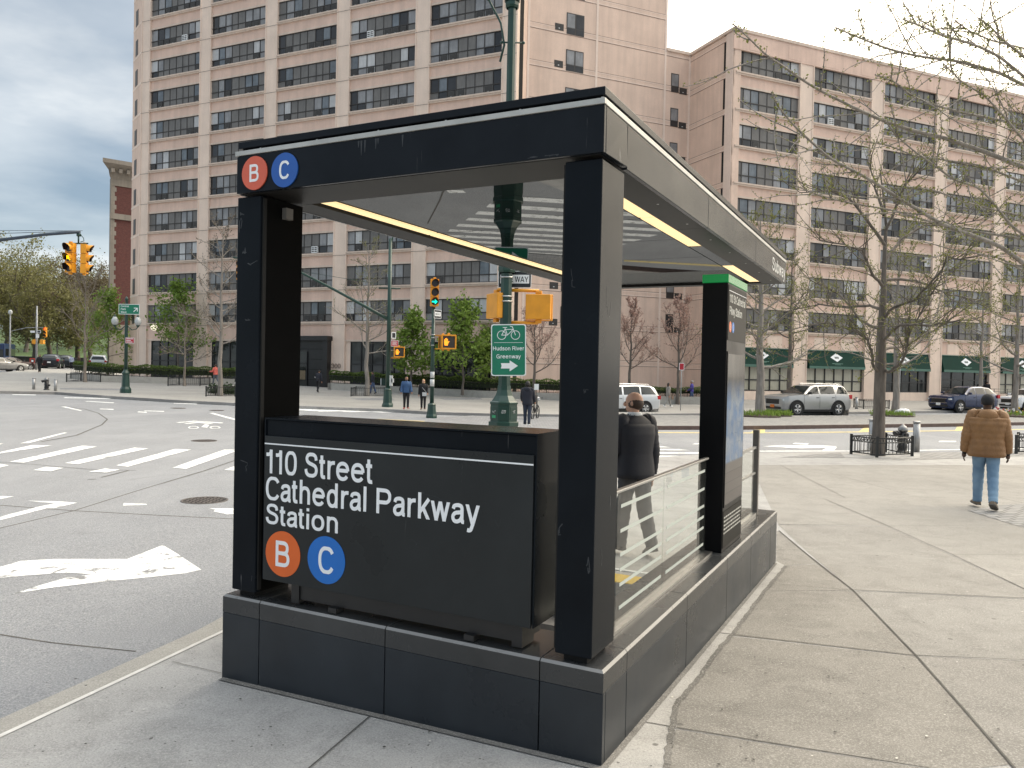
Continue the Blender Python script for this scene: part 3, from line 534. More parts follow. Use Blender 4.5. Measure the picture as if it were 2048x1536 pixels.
med = [P(a, b) for a, b in [(1215, 853), (1300, 852.5), (1488, 852.5), (1700, 850), (1929, 847), (2150, 843), (2150, 824), (1900, 829), (1740, 831), (1500, 831), (1330, 830), (1180, 832), (1165, 842)]]
MED = [(v.x, v.y) for v in med]
drape('median_strip', MED, COBBLE, gz, .0, 2.0, skirt=.3)
drape('median_kerb', strip([(v[0], v[1] - .05) for v in MED[:6]], .16), CURBBR, gz, .02, 2.0, skirt=.32)
# cobbled patches beside the tree pits
for pts in ([(1936, 1022), (1990, 1012), (2070, 1006), (2070, 1062), (2020, 1048)], [(1560, 915), (1680, 905), (1690, 915), (1800, 921), (2070, 912), (2070, 903), (1840, 905), (1840, 916)][::-1]):
    q = [P(a, b) for a, b in pts]; drape('cobble_patch', [(v.x, v.y) for v in q], COBBLE, gz, .006, 1.0)
# lawn of the park beyond the avenue
drape('park_lawn', [(-150, 112), (-60, 106), (-45, 118), (-20, 250), (-60, 290), (-200, 290)], mat('park_grass', (.055, .095, .025), .9, var=.4, scale=.3), lambda x, y: rz(x, y) + 9 * sstep(118, 230, y), .3, 12)

# ------------------------------------------------------------------ road markings
def mark(pts, m=WHITE, name='road_marking', world=False, off=.007):
    q = [(p_[0], p_[1]) for p_ in pts] if world else [tuple(P(a, b, 0, rz).xy) for a, b in pts]
    return drape(name, q, m, rz, off, 1.5)
z1 = lambda pts: [(x / 3.656, 780 + y / 3.656) for x, y in pts]
mark(z1([(-60, 1308), (0, 1298), (150, 1255), (400, 1240), (930, 1240), (1190, 1138), (1290, 1197), (1380, 1258), (1472, 1318), (1350, 1345), (1050, 1378), (700, 1412), (350, 1455), (90, 1496), (250, 1445), (480, 1378), (675, 1352), (500, 1340), (200, 1360), (0, 1380), (-60, 1388)]), m_paint('road_paint_worn', (.74, .75, .74), 1.0), name='turn_arrow_marking')
for p_ in ([(70, 527), (175, 533), (710, 415), (600, 409)], [(475, 536), (570, 544), (1085, 429), (985, 423)], [(850, 553), (935, 563), (1400, 437), (1280, 433)], [(1262, 570), (1360, 579), (1760, 438), (1640, 438)],
           [(1640, 585), (1720, 592), (1900, 540), (1800, 530)], [(243, 588), (370, 597), (465, 572), (335, 564)], [(650, 600), (775, 608), (880, 583), (770, 576)], [(-80, 566), (0, 570), (65, 553), (-20, 540)], [(-60, 400), (0, 400), (25, 393), (-40, 388)],
           [(-40, 800), (0, 800), (105, 782), (0, 778)], [(900, 848), (1075, 842), (1070, 836), (905, 830)], [(1530, 868), (1580, 878), (1560, 890), (1660, 912), (1800, 905), (1800, 870)],
           [(-60, 965), (0, 955), (340, 868), (390, 868), (565, 827), (430, 818), (200, 812), (290, 822), (410, 830), (270, 860), (0, 930), (-60, 940)],
           [(145, 392), (205, 392), (492, 314), (470, 312)], [(-40, 466), (0, 466), (375, 408), (240, 404), (0, 456), (-40, 460)], [(445, 122), (590, 155), (600, 151), (480, 122)],
           [(730, 141), (830, 146), (830, 140), (730, 137)], [(1005, 163), (1075, 168), (1070, 160), (1010, 158)], [(1050, 155), (1200, 160), (1200, 155), (1060, 151)], [(1530, 170), (1720, 222), (1730, 214), (1560, 168)],
           [(90, 36), (265, 40), (262, 35), (90, 32)], [(620, 85), (830, 97), (835, 92), (640, 82)], [(1270, 99), (1440, 106), (1440, 101), (1270, 95)], [(470, 59), (800, 66), (830, 61), (470, 54)]): mark(z1(p_))
# cycle symbol with chevrons near the circle
for p_ in ([(1285, 238), (1420, 226), (1450, 229), (1310, 241)], [(1435, 227), (1635, 240), (1620, 245), (1430, 232)], [(1345, 245), (1450, 235), (1475, 238), (1370, 249)], [(1460, 236), (1560, 246), (1540, 249), (1450, 241)], [(1470, 272), (1500, 250), (1530, 256), (1515, 276)]): mark(z1(p_))
for cx_ in (1415, 1572):
    ring = []
    for r in (1, .72):
        pr = [(cx_ + 40 * r * cos(a * pi / 8), 275 + 10 * r * sin(a * pi / 8)) for a in range(17)]
        ring += pr if r == 1 else pr[::-1]
    mark(z1(ring))
# crosswalk behind the entrance
for i in range(-1, 10):
    o = Vector((-.72 - .335 * i, 20.5 + 1.05 * i)); e = Vector((.976, .217)); n = Vector((-.217, .976)); ln = 6.3
    mark([o - n * .24, o + e * ln - n * .24, o + e * (ln - .1) + n * .24, o + n * .24], world=True, name='crosswalk_bar')
# crosswalk at the plaza
for i in range(9):
    x0 = 600 + i * 62; y0 = 815.5 + i * .9
    mark([(x0 - 60, y0 + 1), (x0 + 30, y0 - .5), (x0 + 150, y0 + 6), (x0 + 40, y0 + 8)], name='crosswalk_bar')
mark([(640, 838), (760, 838), (880, 843.5), (800, 846), (700, 845)], m_paint('pale_yellow_paint', (.58, .46, .22), .8))
# centre line, hatches and dashes of the cross street
for p_ in ([(1240, 865.6), (1480, 867), (1750, 864.5), (2060, 859.5), (2060, 858.1), (1750, 863.0), (1480, 865.4), (1240, 864.2)],
           [(1500, 866), (1512, 857.5), (1530, 857.5), (1530, 866)], [(1716, 864.5), (1728, 855.5), (1747, 855.5), (1742, 864)], [(1910, 861), (1914, 853.5), (1935, 853), (1937, 860)]): mark(p_, m_paint('pale_yellow_paint', (.62, .50, .20), .8))
for p_ in ([(1877, 884.2), (1912, 884.5), (1912, 882.2), (1879, 882)], [(1400, 904), (1760, 903), (2060, 898), (2060, 896.5), (1760, 901.5), (1400, 902)], [(1585, 888), (1614, 890), (1618, 887.5), (1590, 886)], [(1525, 893), (1600, 897), (1660, 896), (1674, 893), (1640, 891), (1560, 891)],
           [(1644, 901), (1668, 901), (1674, 894.5), (1655, 894.5)], [(1384, 889), (1440, 888.5), (1440, 887), (1390, 887)]): mark(p_)
# tar seams in the asphalt
for pts, w_ in [([(0, 845), (540, 885), (1150, 918), (1700, 945), (2100, 962)], .035), ([(540, 885), (1000, 740), (1500, 590), (1720, 515), (2000, 420)], .03), ([(-50, 1025), (540, 885)], .03),
                ([(450, 118), (620, 140), (720, 170), (785, 215), (745, 255), (560, 332), (300, 380)], .05), ([(0, 530), (240, 545), (640, 580), (1000, 590)], .02), ([(740, 640), (940, 590)], .03), ([(640, 655), (700, 653)], .03)]:
    q = [P(a, b, 0, rz) for a, b in z1(pts)]; drape('tar_seam', strip([(v.x, v.y) for v in q], w_), JOINT, rz, .005, 1.2)
q = [P(a, b, 0, rz) for a, b in [(0, 1271), (100, 1287), (272, 1305)]]; drape('tar_seam', strip([(v.x, v.y) for v in q], .018), JOINT, rz, .008, 1)
drape('tar_seam', strip([(-2.6, 23.5), (-1.91, 19.96), (-1.75, 18.99), (-1.2, 17)], .04), JOINT, rz, .005, 1)
mark([(-1.66, 18.7), (-1.25, 18.75), (-1.2, 19.0), (-1.6, 19.05)], world=True)

# manhole covers
def manhole(px, py, r, label):
    c = P(px, py, 0, rz); t = empty('manhole_cover', c); tag(t, label, 'manhole cover')
    mb = MB(); mb.lathe([(r, -.02), (r, .012), (r * .9, .012), (r * .9, .006)], 28); mb.build('rim', IRON, t)
    mb = MB(); mb.lathe([(r * .89, -.02), (r * .89, .007)], 28, None, 1)
    n = int(r * 2 / .075)
    for i in range(-n, n + 1):
        for j in range(-n, n + 1):
            x, y = i * .075, j * .075
            if x * x + y * y < (r * .82) ** 2: mb.box(x - .025, x + .025, y - .016, y + .016, .007, .013) if (i + j) % 2 else mb.box(x - .016, x + .016, y - .025, y + .025, .007, .013)
    mb.build('lid', [mat('worn_iron', (.135, .115, .105), .55, .2, .25, 14), mat('iron_grooves', (.022, .019, .018), .9)], t)
for a in ((409, 1001.5, .34, 'round waffle patterned iron manhole cover in the road left of the subway entrance'), (408, 881.8, .34, 'iron manhole cover lying just beyond the left zebra crossing'),
          (356, 816.5, .36, 'small dark manhole cover far off near the plaza kerb'), (433, 821, .36, 'small dark manhole cover nearest the left post, close to the plaza kerb')): manhole(*a)

# ------------------------------------------------------------------ subway entrance
BP = m_blackpaint('black_panel_paint', (.0125, .0152, .0192), .22, .12, spec=.07, scr=.6)
BPS = m_blackpaint('black_post_paint', (.0075, .0098, .0130), .24, .14, spec=.065, scr=.7)
STONE = m_blackpaint('black_granite', (.022, .0265, .032), .30, .08, spec=.3, scr=.3); STONET = m_blackpaint('black_granite_top', (.032, .034, .036), .26, .10, spec=.5)
TRIM = mat('grey_trim', (.42, .42, .40), .4, .3, .15, 6); DARKS = mat('dark_soffit', (.022, .0215, .021), .45, 0, .15, 3, spec=.1)
GAP = mat('dark_gap', (.004, .004, .004), .9, 0, 0)
sub = empty('subway_entrance', (SX, SY, 0), STH); tag(sub, 'black metal and glass subway entrance with sign box, canopy and stone base on the pavement', 'subway entrance')
W0, L0, ZT = 2.536, 5.25, .566
# stone base: upper course and lower course as slabs with open joints, round a core
core = MB(); core.box(-W0 + .04, -.04, .04, .40, -.3, ZT - .03); core.box(-.36, -.04, .40, L0 - .04, -.3, ZT - .03); core.box(-W0 + .04, -W0 + .31, .40, L0 - .04, -.3, ZT - .03)
# inner faces and lining of the stairwell
core.box(-W0 + .31, -W0 + .34, .40, L0 - .04, -3.2, ZT - .03, 1); core.box(-.385, -.36, .40, L0 - .04, -3.2, ZT - .03, 1); core.box(-W0 + .34, -.385, .40, .45, -3.2, ZT - .03, 1)
core.build('base_core', [GAP, mat('stairwell_tile', (.40, .39, .36), .4, 0, .1)], sub)
sl_ = MB(); cap_ = MB(); g = .0032
def course(mbx, a0, a1, side, z0, z1, th):
    """one slab of the base along a side"""
    if side == 'f': mbx.box(-W0 + a0 + g, -W0 + a1 - g, 0, th, z0, z1)
    if side == 'r': mbx.box(-th, 0, a0 + g, a1 - g, z0, z1)
    if side == 'l': mbx.box(-W0, -W0 + th, a0 + g, a1 - g, z0, z1)
zl_ = .452
for a0, a1 in ((0, .308), (.308, 1.248), (1.248, 2.197), (2.197, W0)): course(sl_, a0 - (g if a0 == 0 else 0), a1 + (g if a1 == W0 else 0), 'f', -.2, zl_, .035)
for a0, a1 in ((.036, .348), (.348, 1.554), (1.554, 2.777), (2.777, 3.787), (3.787, 4.85), (4.85, L0)):
    course(sl_, a0, a1, 'r', -.2, zl_, .035); course(sl_, a0, a1, 'l', -.2, zl_, .035)
sl_.box(-.38, -.036, L0 - .035, L0, -.2, zl_); sl_.box(-W0 + .036, -W0 + .34, L0 - .035, L0, -.2, zl_)
sl_.build('base_cladding', STONE, sub, bevel=.0025)
zc0 = zl_ + .003
CH = .013
def capbox(x0, x1, y0, y1, front=False, right=False, left=False):
    i = [(x0, y0), (x1, y0), (x1, y1), (x0, y1)]; xa, xb, ya = x0 + (CH if left else 0), x1 - (CH if right else 0), y0 + (CH if front else 0)
    t_ = [(xa, ya), (xb, ya), (xb, y1), (xa, y1)]; zm = ZT - CH
    cap_.add([(*q, zc0) for q in i] + [(*q, zm) for q in i], [(0, 1, 5, 4), (1, 2, 6, 5), (2, 3, 7, 6), (3, 0, 4, 7), (3, 2, 1, 0)], 0)
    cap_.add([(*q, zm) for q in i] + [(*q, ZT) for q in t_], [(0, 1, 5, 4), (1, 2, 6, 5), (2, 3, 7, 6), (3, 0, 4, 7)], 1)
    cap_.add([(*q, ZT) for q in t_], [(0, 1, 2, 3)], 0)
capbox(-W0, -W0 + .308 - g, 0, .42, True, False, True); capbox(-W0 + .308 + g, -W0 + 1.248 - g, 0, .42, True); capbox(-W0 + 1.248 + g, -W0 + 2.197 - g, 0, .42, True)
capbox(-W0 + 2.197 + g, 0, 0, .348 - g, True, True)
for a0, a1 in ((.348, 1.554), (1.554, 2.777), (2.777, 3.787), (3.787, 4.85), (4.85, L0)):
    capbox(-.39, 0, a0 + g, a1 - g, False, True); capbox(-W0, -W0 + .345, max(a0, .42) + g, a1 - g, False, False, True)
cap_.build('base_coping', [STONET, m_blackpaint('chamfer_highlight', (.15, .15, .148), .28, .05, spec=.8)], sub)  # chamfer coloured lighter to paint in the sky highlight along the edge
# steps going down towards the street end and a yellow tactile edge at their top
stp = MB()
for i in range(12):
    t1 = 3.56 - i * .28; stp.box(-W0 + .34, -.385, t1 - .28, t1, -.165 * (i + 1) - .5, -.165 * (i + 1) + .02)
stp.build('stair_flight', mat('stair_concrete', (.22, .21, .2), .8), sub)
ys_ = MB(); ys_.box(-W0 + .34, -.385, 3.57, 3.86, -.02, .018, 0); ys_.box(-W0 + .34, -.385, 4.02, 4.08, -.02, .016, 1)
ys_.build('stair_edge_strip', [mat('tactile_yellow', (.62, .42, .05), .7), WHITE], sub)
# posts
def post(s0, s1, t0, t1, z0, z1):
    m_ = MB(); m_.box(s0, s1, t0, t1, z0, z1); o = m_.build('post', BPS, sub, bevel=.006)
    f_ = MB(); f_.box(s0 + .035, s1 - .035, t0 + .035, t1 - .035, ZT - .02, z0 + .001); f_.build('foot', GAP, o)
    return o
post(-.268, -.072, .020, .342, .602, 3.040); post(-2.482, -2.288, .020, .385, .602, 3.044); post(-2.46, -2.30, 5.1, 5.3, .602, 3.05)
for o in [x for x in bpy.data.objects if x.parent == sub and x.name.startswith('post')][:2]:
    pass
x = MB(); x.box(-2.2875, -2.2850, .0605, .384, .604, 3.043); x.build('post_liner', mat('matte_black', (.003, .003, .003), .75, 0, .2, spec=.08), sub)
for s_ in (-2.2875, -.2795): pb = MB(); pb.box(s_, s_ + .0112, .035, .06, .62, 3.03); pb.build('post_edge_strip', DARKS, sub)
# canopy
F0, F1, T1 = -2.455, -.054, 5.79
can = MB()
# fascia panels: front in one, right side in four with one bent corner leaf
can.box(F0, F1, -.016, .012, 3.058, 3.286)
for a0, a1 in ((.321, 2.092), (2.092, 3.942), (3.942, T1)): can.box(F1 - .028, F1, a0 + .004, a1 - .002, 3.054, 3.286)
can.box(F0, F0 + .028, .014, T1, 3.054, 3.286); can.box(F0 + .03, F1 - .03, T1 - .028, T1 - .002, 3.054, 3.286)
# corner leaf, sprung away from its neighbour at the bottom
can.add([(F1 - .028, .014, 3.058), (F1 + .001, .014, 3.058), (F1 + .012, .300, 3.058), (F1 - .020, .300, 3.058), (F1 - .028, .014, 3.286), (F1, .014, 3.286), (F1, .318, 3.286), (F1 - .028, .318, 3.286)],
        [(0, 3, 2, 1), (4, 5, 6, 7), (0, 1, 5, 4), (1, 2, 6, 5), (2, 3, 7, 6), (3, 0, 4, 7)])
can.build('canopy_fascia', BP, sub, bevel=.003)
ci = MB(); ci.box(F0 + .03, F1 - .03, .014, T1 - .03, 3.10, 3.30); ci.build('canopy_core', GAP, sub)
tr = MB(); tr.box(F0 - .012, F1 + .004, -.022, -.004, 3.288, 3.316); tr.box(F1 - .014, F1 + .004, -.003, T1 + .004, 3.288, 3.316); tr.box(F0 - .012, F0 + .006, -.003, T1, 3.288, 3.316)
for s in [F0 + .18 + i * .44 for i in range(6)]: tr.box(s, s + .012, -.012, 0, 3.3165, 3.324)
tr.build('canopy_trim', TRIM, sub, bevel=.002)
gp = MB(); gp.box(F0 + .02, F1 - .02, .012, T1 - .02, 3.3, 3.33); gp.build('roof_gap', GAP, sub)
ro = MB(); ro.box(F0 + .01, F1 + .002, -.018, T1 + .012, 3.331, 3.371); ro.build('roof_slab', BP, sub, bevel=.003)
# soffit: dark frame boards round a mirror ceiling
ZS = 3.052
sf = MB()
sf.box(F0 + .03, F1 - .03, .014, .385, ZS + .004, ZS + .05)
for a0, a1 in ((.389, 2.09), (2.094, 3.94), (3.944, T1 - .03)): sf.box(-.290, F1 - .030, a0, a1, ZS + .004, ZS + .05)
for a0, a1 in ((.389, 2.09), (2.094, 3.94), (3.944, T1 - .03)): sf.box(F0 + .03, -2.215, a0, a1, ZS + .004, ZS + .05)
sf.box(-2.213, -.292, 5.66, T1 - .03, ZS + .004, ZS + .05)
sf.build('soffit', DARKS, sub)
t = NT('ceiling_mirror'); gn = t.n('ShaderNodeBsdfGlossy'); gn.inputs[0].default_value = (.215, .22, .222, 1); gn.inputs['Roughness'].default_value = .01; t.l(gn.outputs[0], t.out.inputs[0])
CMIR = t.m
ce = MB()
for a0, a1 in ((.389, 1.72), (1.728, 2.62), (2.628, 3.62), (3.628, 4.6), (4.608, 5.655)): ce.box(-2.06, -.445, a0, a1, 3.080, 3.098, 1 if a0 > 4.5 else 0)
t = NT('ceiling_dull'); gn = t.n('ShaderNodeBsdfGlossy'); gn.inputs[0].default_value = (.17, .175, .176, 1); gn.inputs['Roughness'].default_value = .22; t.l(gn.outputs[0], t.out.inputs[0])
ce.build('mirror_ceiling', [CMIR, t.m], sub)
dk = MB(); dk.box(-2.213, -2.061, .389, 5.655, 3.083, 3.099); dk.box(-.444, -.292, .389, 5.655, 3.083, 3.099); dk.build('light_channel', GAP, sub)
LAMP = emit('warm_light_panel', (1.0, .75, .39), 1.0)
def lightp(s0, s1, t0, t1, m_=LAMP):
    x = MB(); x.box(s0, s1, t0, t1, 3.068, 3.0825); x.build('light_panel', m_, sub)
for a0, a1 in ((.41, 1.625), (1.66, 2.93), (4.22, 5.60)): lightp(-.415, -.308, a0, a1)
lightp(-.415, -.308, 2.97, 4.18, CMIR)
for a0, a1 in ((.41, 1.70), (1.725, 2.95), (2.97, 4.2), (4.22, 5.6)): lightp(-2.175, -2.095, a0, a1)
# sign box between the posts
sb = MB(); sb.box(-2.222, -.398, .034, .37, .715, 1.676); 
sbo = sb.build('sign_box', BPS, sub, bevel=.004)
rb = MB(); rb.box(-2.02, -.48, .07, .30, .60, .714); rb.box(-.53, -.47, .06, .2, .575, .71); rb.box(-2.03, -1.97, .06, .2, .575, .71); rb.box(-1.72, -1.66, .03, .10, .57, .60); rb.box(-.80, -.74, .03, .10, .57, .60); rb.build('sign_box_rail', BLACKM, sub)
rim = MB(); rim.box(-2.232, -.390, .024, .40, 1.677, 1.688); rim.box(-2.232, -2.2225, .024, .40, .70, 1.6765); rim.box(-.3975, -.390, .024, .40, .70, 1.6765); rim.build('sign_box_rim', BPS, sub)
SB = m_blackpaint('sign_panel_black', (.0165, .0195, .0212), .30, .08, spec=.25, scr=.6)
sp_ = MB(); sp_.box(-2.219, -.404, .016, .033, .700, 1.578); spo = sp_.build('sign_panel', SB, sub, bevel=.002)
ln_ = MB(); ln_.box(-2.219, -.404, .0135, .0158, 1.527, 1.535); ln_.build('sign_rule', WHITEL, spo)
EU = (pi / 2, 0, 0)
for b_, s, z, cap, wd in (('110 Street', -2.204, 1.352, .146, .798), ('Cathedral Parkway', -2.204, 1.190, .142, 1.494), ('Station', -2.201, 1.044, .124, .555)):
    text(b_, 'lettering', WHITEL, spo, (s, .0158, z), EU, cap=cap, width=wd, bold=.012, depth=.002)
ORA = mat('bullet_orange', (.66, .115, .012), .45, 0, .05); BLU = mat('bullet_blue', (.002, .135, .50), .45, 0, .05)
ORAF = mat('bullet_faded_red', (.60, .105, .055), .4, 0, .05); BLUF = mat('bullet_deep_blue', (.008, .085, .36), .4, 0, .05)
def bullet(parent, letter, s, t, z, r, m_, cap, th=.003):
    c = MB(); c.lathe([(r, 0), (r, th)], 40, Matrix.Translation((s, t, z)) @ Matrix.Rotation(pi / 2, 4, 'X')); o = c.build('route_bullet', m_, parent)
    text(letter, 'lettering', WHITEL, o, (s, t - th, z - cap / 2), EU, cap=cap, width=cap * .70, bold=.022, depth=.002, align='C')
bullet(spo, 'B', -2.060, .0158, .874, .137, ORA, .155); bullet(spo, 'C', -1.727, .0158, .880, .139, BLU, .158)
bullet(sub, 'B', -2.300, -.0165, 3.170, .102, ORAF, .105, .010); bullet(sub, 'C', -2.060, -.0165, 3.165, .102, BLUF, .108, .010)
# 'Subway' on the end of the right fascia
text('Subway', 'lettering', mat('grey_lettering', (.5, .5, .48), .5), sub, (F1 + .0005, 4.86, 3.10), (pi / 2, 0, pi / 2), cap=.135, width=.86, bold=.006, depth=.002)
# small camera under the canopy
cm = MB(); cm.box(-2.285, -2.25, .20, .26, 2.93, 3.0); cm.build('bracket', mat('grey_plastic', (.16, .15, .14), .6), sub)

# scuffs and dried drips on the painted panels
random.seed(12)
SCF = mat('paint_scuff', (.055, .060, .066), .6, 0, .3, 30); SCF2 = mat('paint_scuff_faint', (.028, .032, .037), .6, 0, .3, 30)
def scuff(s, t, z, ds, dz, n, w_, m_, axis='f'):
    x = MB(); p = [Vector((s, t, z))]; M = None
    for i in range(n):
        d = Vector((random.gauss(0, ds), 0, random.gauss(0, dz))) if axis == 'f' else Vector((0, random.gauss(0, ds), random.gauss(0, dz))); p.append(p[-1] + d)
    nrm = Vector((0, 1, 0)) if axis == 'f' else Vector((1, 0, 0))
    for a, b in zip(p, p[1:]):
        d = (b - a); u = d.cross(nrm).normalized() * w_ * random.uniform(.4, 1); x.add([a + u, a - u, b - u * .7, b + u * .7], [(0, 1, 2, 3)])
    x.build('scuff', m_, sub)
for a in ((-2.40, .0192, 2.70, .012, .02, 7, .003, SCF), (-2.36, .0192, 2.62, .02, .012, 5, .0022, SCF), (-2.45, .0192, 2.86, .01, .03, 6, .004, SCF2), (-2.40, .0192, 2.28, .02, .006, 6, .002, SCF), (-2.38, .0192, 1.35, .012, .02, 6, .003, SCF2), (-2.46, .0192, 2.95, .006, .02, 6, .006, SCF2),
          (-.20, .0192, 2.42, .012, .014, 5, .0022, SCF2), (-.14, .0192, 1.9, .012, .014, 5, .002, SCF2), (-.24, .0192, 1.25, .01, .02, 5, .003, SCF2), (-.10, .0192, 1.05, .01, .03, 5, .004, SCF2)): scuff(*a)
for s in (-1.52, -1.50, -1.475, -1.40, -1.385, -1.22): scuff(s, -.0168, 3.275, .0015, .0, 1, .004, SCF2); x = MB(); ln_s = random.uniform(.03, .11); x.add([(s - .006, -.0168, 3.276), (s + .006, -.0168, 3.276), (s + .0012, -.0168, 3.276 - ln_s), (s - .0012, -.0168, 3.276 - ln_s)], [(0, 1, 2, 3)]); x.build('dried_drip', SCF2, sub)
for a in ((-.30, -.0168, 3.066, .03, .002, 9, .003, SCF2), (-.45, -.0168, 3.068, .03, .002, 6, .002, SCF2), (-.9, .0152, 1.30, .05, .008, 5, .0012, SCF2), (-.62, .0152, 1.22, .02, .02, 5, .0012, SCF2), (-1.1, .0152, 1.05, .04, .012, 4, .001, SCF2)): scuff(*a)
for a in ((-.0714, .18, 2.36, .010, .05, 6, .003, SCF2, 'r'), (-.0714, .24, 1.35, .004, .04, 6, .002, SCF, 'r'), (-.0714, .12, 1.05, .006, .03, 5, .002, SCF2, 'r')): scuff(*a)
# bolts along the soffit and the sign box
x = MB()
for t_ in (.5, 1.2, 1.9, 2.6, 3.3, 4.0, 4.7, 5.4): x.tube([(F1 - .10, t_, ZS + .0025), (F1 - .10, t_, ZS + .0045)], .008, 8)
x.build('soffit_screws', STEEL, sub)
# glass balustrade
GL = m_glass(); FROST = mat('frosted_stripe', (.42, .46, .43), .5, 0, .03)
def pane(t0, t1, zb, zt, s=-.165):
    x = MB(); x.box(s - .006, s + .006, t0, t1, zb, zt); o = x.build('glass_panel', GL, sub)
    y = MB()
    for k in (.085, .215, .30, .385, .52, .66): 
        if k < zt - zb - .03: y.box(s + .0075, s + .009, t0 + .05, t1 - .05, zb + k, zb + k + .020)
    y.build('frosted_stripes', FROST, o)
pane(.60, 1.515, .585, 1.335); pane(1.525, 2.66, .585, 1.330)
rl = MB(); rl.box(-.182, -.148, .36, 2.70, 1.336, 1.352); rl.build('top_rail', STEEL, sub, bevel=.003)
ch = MB(); ch.box(-.20, -.13, .36, 2.82, ZT + .001, .584); ch.box(-.19, -.14, 3.70, 4.84, ZT + .001, .60); ch.build('glass_channel', STEEL, sub)
x = MB(); x.box(-.171, -.159, 3.68, 4.80, .60, 1.26); x.build('glass_panel', GL, sub)
x = MB(); x.box(-.178, -.152, 3.68, 4.81, 1.261, 1.285); x.box(-.176, -.154, 3.68, 4.80, 1.0, 1.02); x.build('top_rail', STEEL, sub)
x = MB(); x.box(-.195, -.135, 4.82, 4.88, ZT + .001, 1.45); x.build('end_post', mat('bronze_post', (.16, .145, .13), .4, .6), sub, bevel=.003)

# information kiosk standing on the base
kio = empty('information_kiosk', (SX, SY, 0), STH); tag(kio, 'tall black information screen with a glowing green top standing on the stone base', 'kiosk')
KB = m_blackpaint('kiosk_black', (.0045, .0045, .005), .35, .05, spec=.12)
x = MB(); x.box(-.272, -.068, 2.867, 3.640, ZT + .001, 2.752); x.build('body', KB, kio, bevel=.005)
t = NT('green_light_cap'); t.col((.004, .09, .025)); t.b.inputs['Emission Color'].default_value = (.002, .13, .028, 1); t.b.inputs['Emission Strength'].default_value = 1.0; t.set(Roughness=.25)
x = MB(); x.box(-.276, -.064, 2.863, 3.645, 2.753, 2.820); x.build('light_cap', t.m, kio, bevel=.004)
KP = mat('kiosk_panel_grey', (.022, .021, .019), .42, 0, .1, spec=.05)
x = MB(); x.box(-.0675, -.0640, 2.885, 3.622, 2.29, 2.735); hp = x.build('header_panel', KP, kio)
x = MB(); x.box(-.0638, -.0625, 2.90, 3.61, 2.690, 2.694); x.build('rule', WHITEL, hp)
EK = (pi / 2, 0, pi / 2)
KW = mat('kiosk_lettering', (.45, .45, .42), .5)
text('110 St-Cathedral', 'lettering', KW, hp, (-.0638, 2.93, 2.60), EK, cap=.068, width=.63, bold=.01, depth=.001)
text('Pkwy Station', 'lettering', KW, hp, (-.0638, 2.93, 2.50), EK, cap=.068, width=.50, bold=.01, depth=.001)
for l_, tt, m_ in (('B', 2.965, ORA), ('C', 3.075, BLU)):
    c = MB(); c.lathe([(.044, 0), (.044, .0015)], 28, Matrix.Translation((-.0638, tt, 2.40)) @ Matrix.Rotation(pi / 2, 4, 'Y')); o = c.build('route_bullet', m_, hp)
    text(l_, 'lettering', KW, o, (-.0620, tt, 2.375), EK, cap=.05, width=.035, bold=.02, depth=.001, align='C')
x = MB(); x.box(-.0675, -.0600, 2.885, 3.60, .93, 2.20, 0)
t = NT('map_screen'); mpn = t.n('ShaderNodeMapping'); mpn.inputs['Rotation'].default_value = (pi / 2, 0, pi / 2); t.l(t.tc.outputs['Object'], mpn.inputs[0])
v1 = t.noise(7, 3, .5); v2 = t.noise(18, 3, .5); vo = t.n('ShaderNodeTexVoronoi', feature='DISTANCE_TO_EDGE'); vo.inputs['Scale'].default_value = 9; t.l(t.tc.outputs['Object'], vo.inputs['Vector'])
c = t.ramp(v1, [(.38, (.33, .52, .80)), (.5, (.50, .62, .78)), (.62, (.66, .74, .80))], False)
c = t.mix(t.ramp(vo.outputs['Distance'], [(.0, .8), (.03, 0.)]), c, (.22, .36, .52))
sx_ = t.n('ShaderNodeSeparateXYZ'); t.l(t.tc.outputs['Object'], sx_.inputs[0])
up_ = t.n('ShaderNodeMapRange'); up_.inputs[1].default_value = 1.28; up_.inputs[2].default_value = 1.30; t.l(sx_.outputs[2], up_.inputs[0])
bd = t.n('ShaderNodeTexBrick'); t.l(mpn.outputs[0], bd.inputs['Vector']); bd.inputs['Scale'].default_value = 6; bd.inputs['Color1'].default_value = (.30, .25, .21, 1); bd.inputs['Color2'].default_value = (.38, .33, .28, 1); bd.inputs['Mortar'].default_value = (.25, .22, .19, 1)
c = t.mix(up_.outputs[0], bd.outputs['Color'], c)
tp_ = t.n('ShaderNodeMapRange'); tp_.inputs[1].default_value = 1.78; tp_.inputs[2].default_value = 1.98; t.l(sx_.outputs[2], tp_.inputs[0]); vt = t.noise(5, 4, .6, stretch=(1, 1, .2))
c = t.mix(tp_.outputs[0], c, t.ramp(vt, [(.4, (.05, .045, .035)), (.6, (.15, .13, .10))]))  # brownish reflection of trees painted into the top of the screen
t.l(c, t.b.inputs['Emission Color']); t.b.inputs['Emission Strength'].default_value = .34; t.col((.02, .02, .02)); t.set(Roughness=.12); t.b.inputs['Specular IOR Level'].default_value = .03
x.box(-.0598, -.0590, 2.90, 3.585, .95, 2.18, 1)
x.build('screen', [KB, t.m], kio)
x = MB(); x.box(-.0675, -.0635, 2.885, 3.622, .60, .90); lp = x.build('lower_panel', KP, kio)
y = MB(); random.seed(5)
for i in range(5):
    tt = 2.91
    while tt < 3.55:
        w_ = random.uniform(.02, .07); y.box(-.0634, -.0628, tt, min(tt + w_, 3.6), .84 - i * .032, .852 - i * .032); tt += w_ + .015
y.build('small_print', KW, lp)

